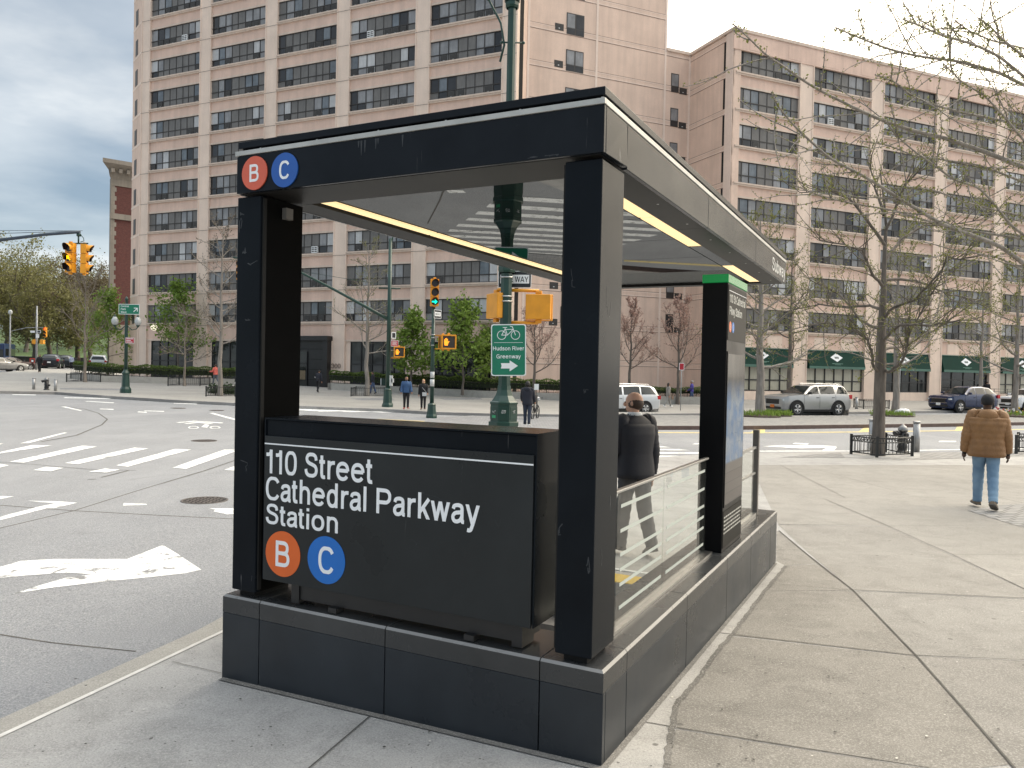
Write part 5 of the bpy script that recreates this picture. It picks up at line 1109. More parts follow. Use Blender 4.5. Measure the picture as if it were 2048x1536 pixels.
x.tube([(.1, 0, 8.90), (.45, -.02, 8.98), (.62, -.03, 9.06)], [.05, .045, .05], 8); x.tube([(-.1, 0, 8.88), (-.4, 0, 8.92), (-.75, 0, 9.12), (-1.1, 0, 9.5), (-1.9, 0, 10.1)], .04, 8)
x.tube([(-.95, .0, 9.03), (-.7, 0, 9.03), (-.42, 0, 8.8), (-.2, 0, 8.4), (-.13, 0, 8.0), (-.2, 0, 7.7)], .022, 6); x.tube([(-.18, 0, 8.05), (.22, 0, 8.05)], .015, 6); x.ball((-.18, 0, 8.05), .03, 8, 5); x.ball((.22, 0, 8.05), .03, 8, 5)
x.build('lamp_arm', GREENP, mp_)
sg = plate(mp_, 'route_sign', SIGNG, (.065, -.20, 2.385 - pz), (0, radians(-1.2), radians(-6)), .635, .935, .018, r=.04)
FW = SIGNW
def seg2(mb, pts, w_, y, closed=False):
    """flat line drawing on a sign, at local -Y"""
    M = Matrix.Rotation(pi / 2, 4, 'X')
    if closed: pts = pts + pts[:1]
    for (x0, z0), (x1, z1_) in zip(pts, pts[1:]):
        d = Vector((x1 - x0, z1_ - z0)); 
        if d.length < 1e-6: continue
        n = Vector((-d.y, d.x)).normalized() * w_ / 2; e = d.normalized() * w_ * .3
        a, b = Vector((x0, z0)) - e, Vector((x1, z1_)) + e
        mb.prism([a + n, a - n, b - n, b + n][::-1], y, y + .0015, 0, M)
x = MB(); cz = .27
for cx_ in (-.125, .125): seg2(x, [(cx_ + .078 * cos(k * pi / 9), cz + .078 * sin(k * pi / 9)) for k in range(18)], .012, .003, True)
W1, W2, BB, ST_, HD = (-.125, cz), (.125, cz), (-.02, cz + .0), (-.06, cz + .115), (.075, cz + .125)
for q in ([W1, BB, ST_, W1], [BB, (.085, cz + .105)], [(-.055, cz + .1), (.083, cz + .105)], [W2, (.07, cz + .15), (.03, cz + .16)], [ST_, (-.066, cz + .135)], [(-.10, cz + .138), (-.03, cz + .138)]): seg2(x, q, .012, .0045)
seg2(x, [(-.26, .135), (.26, .135)], .006, .003)
M = Matrix.Translation((0, 0, -.285)) @ Matrix.Rotation(pi / 2, 4, 'X')
x.prism([(-.14, -.048), (.02, -.048), (.02, -.10), (.17, 0), (.02, .10), (.02, .048), (-.14, .048), (-.125, 0)], .003, .0045, 0, M)
x.build('symbols', FW, sg)
text('Hudson River', 'lettering', FW, sg, (0, -.0026, -.005), EU, cap=.072, width=.565, bold=.004, depth=.002, align='C')
text('Greenway', 'lettering', FW, sg, (0, -.0026, -.150), EU, cap=.072, width=.44, bold=.004, depth=.002, align='C')
ow = plate(mp_, 'one_way_sign', mat('sign_black', (.012, .013, .016), .45), (.150, .135, 3.70 - pz), (0, 0, radians(-8)), .62, .31, .012, r=.02)
x = MB(); M = Matrix.Rotation(pi / 2, 4, 'X'); x.prism([(-.27, -.075), (.27, -.075), (.27, .085), (-.27, .085)], .003, .0045, 0, M); x.build('sign_field', SIGNW, ow)
text('ONE WAY', 'lettering', mat('sign_black', (0, 0, 0)), ow, (-.255, -.0048, -.048), EU, cap=.10, width=.51, bold=.02, depth=.0015)
ped_part(mp_, (.60, .05, 3.19 - pz), (0, 0, radians(172)), False, 1.0); ped_part(mp_, (-.16, .12, 3.20 - pz), (0, 0, radians(118)), False, 1.0)
x = MB(); x.tube([(.08, .05, 3.49 - pz), (.60, .05, 3.49 - pz)], .03, 8); x.tube([(.08, .05, 2.90 - pz), (.60, .05, 2.90 - pz)], .03, 8); x.tube([(0, .03, 3.50 - pz), (-.16, .1, 3.50 - pz)], .03, 8)
x.build('signal_bracket', YEL, mp_)

# signal post with the green arrow
c = P(863, 836, .0, rz); t = empty('traffic_signal', c); tag(t, 'green post with a yellow three light signal showing a green arrow', 'traffic signal')
k = c.y / 1582; Z = lambda py: (cam.location.z - (py - 739) * k) - c.z if False else (CAMZ + (739 - py) * k - c.z)
GA = emit('signal_green', (.0, .75, .42), 2.2); AM = emit('signal_amber', (1.0, .62, .0), 2.0); RE = emit('signal_red', (1.0, .10, .02), 2.2)
x = MB(); octlathe(x, [(.28, -.05), (.28, .10), (.24, .2), (.20, .62), (.22, .66), (.13, .74)]); x.build('base', GREENP, t)
x = MB(); x.lathe([(.105, .7), (.085, Z(614))], 12); x.build('post', GREENP, t)
head_part(t, (.03, 0, Z(585)), (0, 0, radians(14)), (0.0, 2, GA)).scale = (1.2, 1.2, 1.25)
for o in [y for y in bpy.data.objects if y.parent == t and y.name.startswith('signal_head')]: pass
pe = ped_part(t, (.78, -.12, Z(683)), (0, 0, radians(12)), True, 1.45); ped_part(t, (.45, .2, Z(683)), (0, 0, radians(-75)), False, 1.45)
x = MB(); x.tube([(.05, 0, Z(670)), (.75, 0, Z(670))], .03, 6); x.tube([(.05, 0, Z(697)), (.75, 0, Z(697))], .03, 6); x.build('signal_bracket', YEL, t)
ow2 = plate(t, 'one_way_sign', mat('sign_black', (0, 0, 0)), (.22, -.12, Z(628)), (0, 0, radians(50)), .5, .42, .02, r=.02); x = MB(); x.prism([(-.2, -.1), (.2, -.1), (.2, .1), (-.2, .1)], .003, .0045, 0, Matrix.Rotation(pi / 2, 4, 'X')); x.build('sign_field', SIGNW, ow2)
text('WAY', 'lettering', mat('sign_black', (0, 0, 0)), ow2, (0, -.0048, -.06), EU, cap=.12, width=.34, bold=.02, align='C')
for z in (Z(669), Z(675), Z(748), Z(690)): x = MB(); x.lathe([(.102, z - .02), (.102, z + .02)], 12); x.build('steel_band', STEEL, t)
x = MB(); x.lathe([(.104, Z(755)), (.104, Z(743))], 12); x.lathe([(.106, Z(772)), (.106, Z(758))], 12); x.build('sticker', mat('sticker_paper', (.55, .56, .55), .7, 0, .4, 30), t)

# post with the long mast arm
c = P(775, 814); t = empty('traffic_signal', c); tag(t, 'tall green signal post with a long mast arm rising to the left', 'traffic signal'); k = c.y / 1582; Z = lambda py: CAMZ + (738 - py) * k - c.z
x = MB(); octlathe(x, [(.34, -.05), (.33, .12), (.27, .25), (.22, .95), (.24, 1.0), (.15, 1.1)]); x.build('base', GREENP, t)
x = MB(); x.lathe([(.14, 1), (.10, Z(478))], 12); x.tube([(-.62, 0, Z(577)), (.62, 0, Z(577))], .05, 6); x.tube([(0, 0, Z(500)), (.15, 0, Z(470)), (.25, 0, Z(420))], .04, 6); x.build('post', GREENP, t)
am = [(0, 0, Z(640)), (-1.5, 0, Z(612)), (-3.4, 0, Z(578)), (-5.3, 0, Z(546)), (-7.0, 0, Z(530)), (-9, 0, Z(522))]
x = MB(); x.tube(am, [.10, .09, .08, .07, .06, .05], 10); x.tube([(0, 0, Z(572)), (-5.3, 0, Z(546))], .012, 5); x.build('mast_arm', GREENP, t)
head_part(t, (-8.6, 0, Z(548)), (0, 0, 0), None)
ped_part(t, (.62, -.12, Z(704)), (0, 0, radians(15)), True, 1.25)
x = MB(); x.tube([(.05, 0, Z(692)), (.62, 0, Z(692))], .03, 6); x.tube([(.05, 0, Z(716)), (.62, 0, Z(716))], .03, 6); x.build('signal_bracket', YEL, t)
REDS = mat('sign_red', (.42, .015, .03), .5)
rs = plate(t, 'red_sign', REDS, (.36, -.13, Z(687)), (0, 0, radians(10)), .42, .36, .02)
x = MB(); seg2(x, [(-.12, .08), (.12, .08)], .035, .003); seg2(x, [(-.12, 0.01), (.1, .01)], .035, .003); seg2(x, [(-.12, -.08), (.12, -.08)], .035, .003); x.build('sign_lines', SIGNW, rs)
plate(t, 'small_sign', mat('sign_black', (0, 0, 0)), (.30, -.1, Z(671)), (0, 0, radians(40)), .3, .36, .04)
x = MB(); x.box(.10, .26, -.10, .10, Z(772), Z(751)); x.box(.2, .34, -.1, .02, Z(765), Z(757)); x.build('notice', mat('sticker_paper', (0, 0, 0)), t)
# green cabinet beside it
c = P(768, 784); t = empty('street_cabinet', c); tag(t, 'dark green street cabinet with a white side behind the mast arm post', 'cabinet')
x = MB(); x.box(-.2, .5, -.2, .3, 0, 1.15); x.tube([(-.2, .05, 1.12), (.15, .05, 1.25), (.5, .05, 1.12)], .1, 8); x.build('body', GREENP, t, bevel=.02)
x = MB(); x.box(-.26, -.202, -.2, .3, .1, 1.1); x.build('side_panel', SIGNW, t)

# hanging signal pair at the left edge
hx = Q(141, 516, 29); t = empty('traffic_signal', (hx.x - 6.5, 29.4, rz(hx.x - 6.5, 29.4))); tag(t, 'yellow signals hanging from a mast arm at the left edge, one showing an amber arrow', 'traffic signal')
lc = lambda v: (v.x - t.location.x, v.y - t.location.y, v.z - t.location.z)
e1_ = Q(160, 464, 29); pts = [(0, 0, 4.6), lc(Q(-100, 502, 29.3)), lc(Q(0, 480, 29.2)), lc(Q(90, 469, 29.1)), lc(e1_)]
x = MB(); x.lathe([(.3, 0), (.25, .8), (.13, 1), (.10, 8.5)], 12); x.build('post', GREENP, t)
BLG = mat('mast_grey_blue', (.045, .06, .085), .5)
x = MB(); x.tube(pts, [.09, .075, .062, .055, .05], 10); x.tube([(0, 0, 8.3), lc(Q(0, 467, 29.2)), lc(Q(160, 462, 29))], .012, 5); x.tube([(0, 0, 8.4), lc(Q(0, 461, 29.2)), lc(Q(165, 461.5, 29))], .010, 5); x.build('mast_arm', BLG, t)
x = MB(); a = lc(Q(157, 470, 29)); b = lc(Q(157, 486, 29)); x.tube([a, b], .03, 8); x.tube([(a[0] - .05, a[1], a[2]), (a[0] + .08, a[1], a[2])], .055, 8)
x.tube([lc(Q(160, 468, 29)), lc(Q(167, 476, 29)), lc(Q(168, 482, 29)), lc(Q(161, 484, 29))], .014, 6); x.tube([lc(Q(141, 487, 29)), lc(Q(176, 487, 29))], .03, 8); x.build('hanger', GREENP, t)
head_part(t, lc(Q(141, 516, 28.9)), (0, 0, radians(-14)), (radians(135), 1, AM)); head_part(t, lc(Q(169, 518, 29.05)), (0, 0, radians(104)), None)

# lamp post with two lanterns and the green street sign
c = P(251, 786); t = empty('lamp_post', c); tag(t, 'dark green lamp post with two lanterns and a green Central Park West sign', 'lamp post'); k = c.y / 1582; Z = lambda py: CAMZ + (727 - py) * k - c.z
x = MB(); octlathe(x, [(.33, 0), (.32, .25), (.24, .4), (.20, 1.15), (.23, 1.2), (.23, 1.27), (.14, 1.4), (.10, 1.5)]); x.build('base', GREENP, t)
x = MB(); x.lathe([(.11, 1.4), (.10, Z(675)), (.085, Z(610)), (.08, Z(602)), (.12, Z(600)), (.09, Z(597)), (.03, Z(593))], 12)
for s in (-1, 1): x.tube([(0, 0, Z(650)), (s * .35, 0, Z(660)), (s * .62, 0, Z(658)), (s * .72, 0, Z(654))], .03, 6)
x.build('post', GREENP, t)
for s in (-1, 1):
    x = MB(); M = Matrix.Translation((s * .72, 0, Z(654))); x.lathe([(.05, 0), (.10, .08), (.12, .12)], 12, M); x.lathe([(.10, .62), (.05, .70), (.02, .78)], 12, M, 0); o = x.build('lantern', GREENP, t)
    x = MB(); x.lathe([(.12, .121), (.20, .26), (.20, .42), (.10, .619)], 12, M); x.build('globe', mat('lantern_glass', (.50, .52, .52) if s < 0 else (.20, .22, .22), .3), o) if False else x.build('globe', mat('lantern_glass', (.42, .44, .44), .25), o)
gs = plate(t, 'street_sign', SIGNG, (.22, -.13, Z(619)), (0, 0, radians(4)), 1.26, .64, .03)
for i, b_ in enumerate(('Central', 'Park', 'West')): text(b_, 'lettering', SIGNW, gs, (-.50, -.0028, .13 - i * .185), EU, cap=.115, bold=.02, narrow=.95)
x = MB(); seg2(x, [(.28, -.14), (.47, .04)], .05, .003); seg2(x, [(.30, .08), (.50, .08)], .05, .0045); seg2(x, [(.50, .08), (.50, -.12)], .05, .006); x.build('arrow', SIGNW, gs)
rs = plate(t, 'red_sign', REDS, (.29, -.13, Z(681)), (0, 0, 0), .55, .36, .02)
x = MB(); seg2(x, [(-.2, .1), (.2, .1)], .04, .003); seg2(x, [(-.2, 0), (.05, 0)], .04, .003); seg2(x, [(-.2, -.1), (.15, -.1)], .04, .003); x.build('sign_lines', SIGNW, rs)

# grey signal post far down the avenue
c = P(73, 722, 0, rz); c = Vector((Q(73, 700, 88).x, 88, rz(Q(73, 700, 88).x, 88))); t = empty('traffic_signal', c); tag(t, 'grey signal post far down the avenue with a lit red light', 'traffic signal'); k = 88 / 1582; Z = lambda py: CAMZ + (723 - py) * k - c.z
GREYM = mat('grey_metal', (.28, .29, .30), .5, .3)
x = MB(); x.lathe([(.13, 0), (.08, Z(612))], 10); x.tube([(0, 0, Z(655)), (-1.2, 0, Z(656)), (-2.8, 0, Z(663))], .04, 6); x.tube([(0, 0, Z(655)), (1.0, 0, Z(655))], .04, 6); x.build('post', GREYM, t)
head_part(t, (.95, 0, Z(664)), (0, 0, radians(10)), ('disc', 0, RE)); ped_part(t, (-.25, 0, Z(683.5)), (0, 0, radians(185)), False, .95); ped_part(t, (.62, 0, Z(683.5)), (0, 0, radians(175)), False, .95)
plate(t, 'one_way_sign', SIGNW, (-.4, -.1, Z(663.5)), (0, 0, 0), .5, .22); plate(t, 'one_way_sign', mat('sign_black', (0, 0, 0)), (.3, -.1, Z(663.5)), (0, 0, 0), .45, .3, .05); plate(t, 'notice_sign', SIGNW, (.15, -.1, Z(672)), (0, 0, 0), .36, .42)
for px, Y, py0, lb in ((20, 95, 630, 'slim grey lamp pole standing behind the blue bus'), (114.5, 120, 660, 'thin grey pole standing behind the black car on the avenue')):
    q = Q(px, 700, Y); t = empty('lamp_pole', (q.x, q.y, rz(q.x, q.y))); tag(t, lb, 'pole'); h = CAMZ + (724 - py0) * Y / 1582 - t.location.z
    x = MB(); x.lathe([(.12, 0), (.07, h)], 8); x.build('shaft', GREYM, t)
    x = MB(); x.ball((0, 0, h + .2), (.25, .25, .3), 8, 6); x.build('lamp_head', mat('lantern_glass', (.42, .44, .44), .25), t)

# bollards and hydrants
BOLM = mat('bollard_steel', (.36, .36, .36), .38, .7, .12, 10)
def bollard(p, h, r, label):
    t = empty('bollard', p); tag(t, label, 'bollard', 'steel bollards beside the hydrants')
    x = MB(); x.lathe([(r, -.05), (r, h * .94)], 18); x.build('tube', BOLM, t)
    x = MB(); x.lathe([(r * 1.08, h * .94), (r * 1.08, h * .985), (r * .85, h), (r * .2, h * 1.01)], 18); x.build('cap', BOLM, t)
for a in ((1743.5, 897, .90, .095, 'grey steel bollard half hidden behind the trunk in the tree guard'), (1832, 904, .90, .095, 'grey steel bollard right of the black hydrant near the brown jacket'), (67.5, 779, .72, .085, 'weathered bollard at the plaza kerb, left of the far hydrant'), (111, 782, .72, .085, 'weathered bollard at the plaza kerb, right of the far hydrant'), (1713, 818, .85, .10, 'small steel bollard behind the silver car')):
    bollard(P(a[0], a[1]), *a[2:])
def hydrant(p, s, turn, label):
    t = empty('fire_hydrant', p, turn); tag(t, label, 'fire hydrant'); t.scale = (s,) * 3
    x = MB(); x.lathe([(.17, -.05), (.17, .04), (.13, .05), (.12, .10), (.135, .16), (.12, .22), (.115, .60)], 18); x.lathe([(.15, .30), (.15, .34)], 18)
    x.tube([(-.1, 0, .56), (-.24, 0, .54)], [.07, .075], 12); x.tube([(-.24, 0, .54), (-.27, 0, .52)], [.09, .085], 12); x.tube([(.1, 0, .30), (.2, 0, .30)], .06, 10); x.tube([(0, -.1, .5), (0, -.17, .5)], .06, 10)
    x.build('barrel', mat('hydrant_black', (.012, .012, .013), .35, 0, .2), t)
    x = MB(); x.lathe([(.128, .601), (.128, .66), (.115, .70), (.085, .745), (.04, .765), (.03, .80)], 18); x.build('bonnet', mat('hydrant_silver', (.26, .26, .26), .4, .6), t)
hydrant(P(1804.5, 905), 1.02, .3, 'black fire hydrant with a silver cap behind the tree guard'); hydrant(P(93, 780), 1.0, .1, 'black fire hydrant between two weathered bollards at the plaza kerb')

# tree guards
GUARD = mat('guard_black', (.015, .016, .016), .45, 0, .2)
def guard(corners, h, label, rings=False, gap=.15):
    c = sum(corners, Vector()) / len(corners); t = empty('tree_guard', c); tag(t, label, 'tree guard', 'low iron guards round the tree pits')
    x = MB(); y = MB()
    cs = [q - c for q in corners]
    for q in cs: x = MB(); x.box(q.x - .03, q.x + .03, q.y - .03, q.y + .03, q.z - .05, q.z + h + .04); x.build('corner_post', GUARD, t)
    for a, b in zip(cs, cs[1:] + cs[:1]):
        if rings and (a - b).length < .2: continue
        up = Vector((0, 0, 1))
        y.tube([a + up * .07, b + up * .07], .018, 4); y.tube([a + up * h * .97, b + up * h * .97], .014, 4)
        n = max(2, int((b - a).length / gap))
        if rings: y.tube([a + up * h * .72, b + up * h * .72], .010, 4)
        for i in range(1, n):
            q = a + (b - a) * i / n; y.tube([q + up * .07, q + up * h * (.72 if rings else 1.0)], .009, 4)
        if rings:
            d = (b - a).normalized(); m = int((b - a).length / .115)
            for i in range(m):
                q = a + (b - a) * (i + .5) / m + up * h * .845
                y.tube([q + d * (.052 * cos(k * pi / 6)) + up * (.052 * sin(k * pi / 6)) for k in range(13)], .008, 4, cap=False)
        else:
            for i in range(n):
                q0 = a + (b - a) * i / n; q1 = a + (b - a) * (i + 1) / n
                y.tube([q0 + up * h * .85, (q0 + q1) / 2 + up * h * .96, q1 + up * h * .85], .008, 4)
    y.build('rail', GUARD, t); return t
gc = [P(1753.5, 915), P(1824, 912.5), P(1771, 904), P(1702, 908)]
guard(gc, .52, 'black iron tree guard with a row of rings round the near trunk', True)
gq = [P(2032, 908), P(2100, 906), P(2110, 899), P(2036, 900)]; guard(gq, .52, 'black iron tree guard with rings at the right edge beyond the brown jacket', True)
def guard_px(x0, x1, y, lb, d=1.6, h=.62):
    a = P(x0, y); b = P(x1, y); n = Vector((0, d, 0)); cs = [a, b, b + n, a + n]
    for q in cs: q.z = gz(q.x, q.y)
    return guard(cs, h, lb)
for a in ((133, 201, 764, 'low black tree guard at the corner of the far left planter', 2.0), (336, 400, 772, 'low black tree guard round the thin trunk before the hedge', 2.0), (412, 470, 793, 'low black tree guard filled with ivy beside the left post', 1.6), (702, 768, 793, 'low black tree guard left of the mast arm post', 1.8), (1727, 1778, 818, 'low black tree guard on the far pavement behind the near trunk', 1.6)): guard_px(*a)
# ivy in one of them
random.seed(8); x = MB(); b = P(441, 788)
for i in range(900):
    q = Vector((b.x + random.uniform(-.95, .95), b.y + random.uniform(.0, 1.4), b.z + abs(random.gauss(.25, .17)))); s = random.uniform(.05, .1)
    u = Vector((random.gauss(0, 1), random.gauss(0, 1), random.gauss(0, 1))).normalized() * s; v = u.orthogonal().normalized() * s; x.quad(q - u, q - v, q + u, q + v)
tag(x.build('ivy', m_leaf('ivy_leaf', (.02, .035, .015), (.04, .065, .025))), 'dark ivy filling the tree guard beside the left post', 'ground cover', kind='stuff')

# planter walls and hedges of the plaza
PLW = m_sidewalk('planter_concrete', (.32, .31, .28), (.43, .41, .37), .4)
def px_line(pts): return [P(a, b) for a, b in pts]
def planter(front, depth, h, hedge_h, label, hlabel, rngs):
    q = px_line(front); c = q[0].copy(); t = empty('planter_wall', c); tag(t, label, 'planter wall')
    x = MB(); b = [Vector((v.x + depth * .25, v.y + depth, v.z)) for v in q]
    for i in range(len(q) - 1):
        n = 8
        a0, a1 = q[i] - c, q[i + 1] - c; b0, b1 = b[i] - c, b[i + 1] - c; up = Vector((0, 0, 1)); th = (a1 - a0).normalized(); nn = Vector((-th.y, th.x, 0)) * .35
        if nn.y < 0: nn = -nn
        vs = [a0 - up * .3, a1 - up * .3, a1 + up * h, a0 + up * h, a0 + nn - up * .3, a1 + nn - up * .3, a1 + nn + up * h, a0 + nn + up * h]
        x.add(vs, [(0, 1, 2, 3), (3, 2, 6, 7), (7, 6, 5, 4), (0, 3, 7, 4), (1, 5, 6, 2)])
        if i == 0:
            b0v = b0; vs = [a0 - up * .3, a0 + up * h, b0 + up * h, b0 - up * .3, a0 - up * .3 + th * .3, a0 + up * h + th * .3, b0 + up * h + th * .3, b0 - up * .3 + th * .3]
            x.add(vs, [(0, 1, 2, 3), (1, 5, 6, 2), (4, 7, 6, 5), (0, 4, 5, 1)])
    x.build('wall', PLW, t)
    x = MB()   # soil
    for i in range(len(q) - 1):
        up = Vector((0, 0, h - .08)); x.quad(q[i] - c + up + Vector((0, .3, 0)), q[i + 1] - c + up + Vector((0, .3, 0)), b[i + 1] - c + up, b[i] - c + up)
    x.build('soil', mat('soil', (.045, .032, .022), .95, var=.4), t)
    # a low railing and the clipped hedge
    r_ = empty('hedge_rail', q[0]); tag(r_, 'thin black railing ' + rngs, 'railing'); x = MB()
    for i in range(len(q) - 1):
        a0, a1 = q[i] - c, q[i + 1] - c; n = max(2, int((a1 - a0).length / .35)); o = Vector((0, .15, h))
        for z in (.05, .62): x.tube([a0 + o + Vector((0, 0, z)), a1 + o + Vector((0, 0, z))], .018, 4)
        for k in range(n): w_ = a0 + (a1 - a0) * k / n + o; x.tube([w_, w_ + Vector((0, 0, .66))], .011, 3)
    x.build('rail', BLACKM, r_)
    x = MB(); rg = random.Random(len(label))
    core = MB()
    for i in range(len(q) - 1):
        L_ = (q[i + 1] - q[i]).length; a0 = q[i]; d = (q[i + 1] - q[i]).normalized()
        n = int(L_ * 520)
        for k in range(n):
            s = rg.uniform(0, L_); y_ = rg.uniform(.45, 1.35); z = rg.uniform(0, 1)
            lump = .05 * sin(s * 2.3 + i) + .04 * sin(s * 5.1)
            zz_ = hedge_h * (z ** .55) + lump * z
            if rg.random() < .45: y_ = .42 + rg.uniform(0, .10) + (.0 if z > .45 else .22)
            elif rg.random() < .6: zz_ = hedge_h + lump + rg.uniform(-.06, .05)
            if z < .35 and rg.random() < .55: continue
            p_ = a0 + d * s + Vector((0, y_, h + zz_)); sz = rg.uniform(.03, .065)
            u = Vector((rg.gauss(0, 1), rg.gauss(0, 1), rg.gauss(0, 1))).normalized() * sz; v = u.orthogonal().normalized() * sz * .8; x.quad(p_ - u - c, p_ - v - c, p_ + u - c, p_ + v - c)
        b0 = a0 - c + Vector((0, .60, h)); b1 = q[i + 1] - c + Vector((0, .60, h)); e_ = Vector((0, .7, 0)); up = Vector((0, 0, hedge_h - .12)); lo = Vector((0, 0, .22))
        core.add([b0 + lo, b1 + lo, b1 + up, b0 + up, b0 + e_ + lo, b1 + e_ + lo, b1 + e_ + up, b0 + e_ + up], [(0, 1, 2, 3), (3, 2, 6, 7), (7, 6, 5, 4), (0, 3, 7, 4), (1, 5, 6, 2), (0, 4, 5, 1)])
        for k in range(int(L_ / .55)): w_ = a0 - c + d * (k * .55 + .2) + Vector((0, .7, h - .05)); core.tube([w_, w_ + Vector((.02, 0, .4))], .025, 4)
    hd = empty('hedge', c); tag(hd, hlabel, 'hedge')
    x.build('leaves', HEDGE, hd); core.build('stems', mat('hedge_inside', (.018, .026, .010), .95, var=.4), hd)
HEDGE = m_leaf('hedge_leaf', (.05, .09, .018), (.10, .15, .03), (.17, .23, .05))
planter([(140, 757), (201, 764), (330, 767), (469, 769.5)], 3.0, .48, .85, 'pale concrete planter wall in front of the tower, left of the subway post', 'clipped green hedge on the planter left of the subway post', 'on the planter left of the subway post')
planter([(655, 779), (790, 786), (960, 795), (1116, 801), (1240, 806)], 3.0, .52, .95, 'pale concrete planter wall behind the two pedestrians', 'long clipped green hedge behind the two pedestrians', 'on the planter behind the two pedestrians')
planter([(1300, 808), (1400, 809), (1470, 809)], 2.0, .55, .60, 'pale concrete planter wall between the right post and the kiosk', 'low hedge between the right post and the kiosk', 'on the planter between the right post and the kiosk')

# newspaper box, litter bin
def small_box(name, px, py, Y, w_, h_, m_, label, cat, parts):
    p_ = Q(px, py, Y); t = empty(name, (p_.x, p_.y, gz(p_.x, p_.y))); tag(t, label, cat)
    x = MB(); x.box(-w_ / 2, w_ / 2, -.2, .25, .12, h_); x.box(-w_ / 2 + .05, w_ / 2 - .05, -.1, .15, 0, .12); x.build('body', m_, t, bevel=.02)
    for nm, a, mm in parts: y = MB(); y.box(*a); y.build(nm, mm, t)
pz_ = P(68, 737)
small_box('newspaper_box', 67, 720, pz_.y, .70, 1.22, mat('box_red', (.46, .05, .025), .5, 0, .1), 'bright red newspaper box beside the person in black', 'newspaper box', [('window', (-.2, .2, -.215, -.2005, .75, 1.1), mat('box_dark', (.03, .02, .02), .4)), ('poster', (-.12, .12, -.222, -.2155, .78, 1.0), SIGNW)])
pz_ = P(128, 731)
small_box('litter_bin', 127, 720, pz_.y, .62, 1.0, mat('bin_grey', (.13, .15, .16), .6, 0, .2, 20), 'grey slatted litter bin beside the black car on the avenue', 'litter bin', [('lid', (-.34, .34, -.24, .29, 1.001, 1.07), mat('bin_grey', (0, 0, 0)))])
# small wall lamp on the tower and notices
for px, py, lb, Y in ((865, 661, 'white globe lamp on the tower facade behind the green arrow signal', 66), (308, 655, 'white globe lamp glowing among the leaves left of the tower entrance', 75.5)):
    p_ = Q(px, py, Y); t = empty('globe_lamp', p_); tag(t, lb, 'lamp'); x = MB(); x.ball((0, 0, 0), .30, 14, 10); x.build('globe', emit('globe_glow', (1.0, .9, .68), .9), t); x = MB(); x.tube([(0, 0, 0), (0, .8, 0)], .05, 6); x.build('bracket', BLACKM, t)
p_ = P(1464, 818); 
def sign_post(px, py, top, label, w_=.32, h_=.46, m_=None):
    c = P(px, py); t = empty('sign_post', c); tag(t, label, 'sign'); k = c.y / 1582; hor = 743 + .0208 * (px - 1024); h = CAMZ + (hor - top) * k - c.z
    x = MB(); x.tube([(0, 0, -.05), (0, 0, h)], .03, 6); x.build('post', GREYM, t); plate(t, 'sign_face', m_ or REDS, (0, -.05, h - h_ / 2), (0, 0, 0), w_, h_, .03)
sign_post(1361, 821, 726, 'small red parking sign on a thin post before the pink flowering tree')
sign_post(1798, 822, 720, 'thin grey sign post beside the guard on the far pavement', m_=GREYM)
c = P(1073, 806); t = empty('plant_sign', c + Vector((0, .7, .9))); tag(t, 'small white notice standing in the hedge under the flowering tree', 'notice'); x = MB(); x.box(-.16, .16, 0, .02, .0, .42); x.build('board', SIGNW, t); x = MB(); x.tube([(0, .03, -.6), (0, .03, .1)], .02, 5); x.build('stake', BLACKM, t)

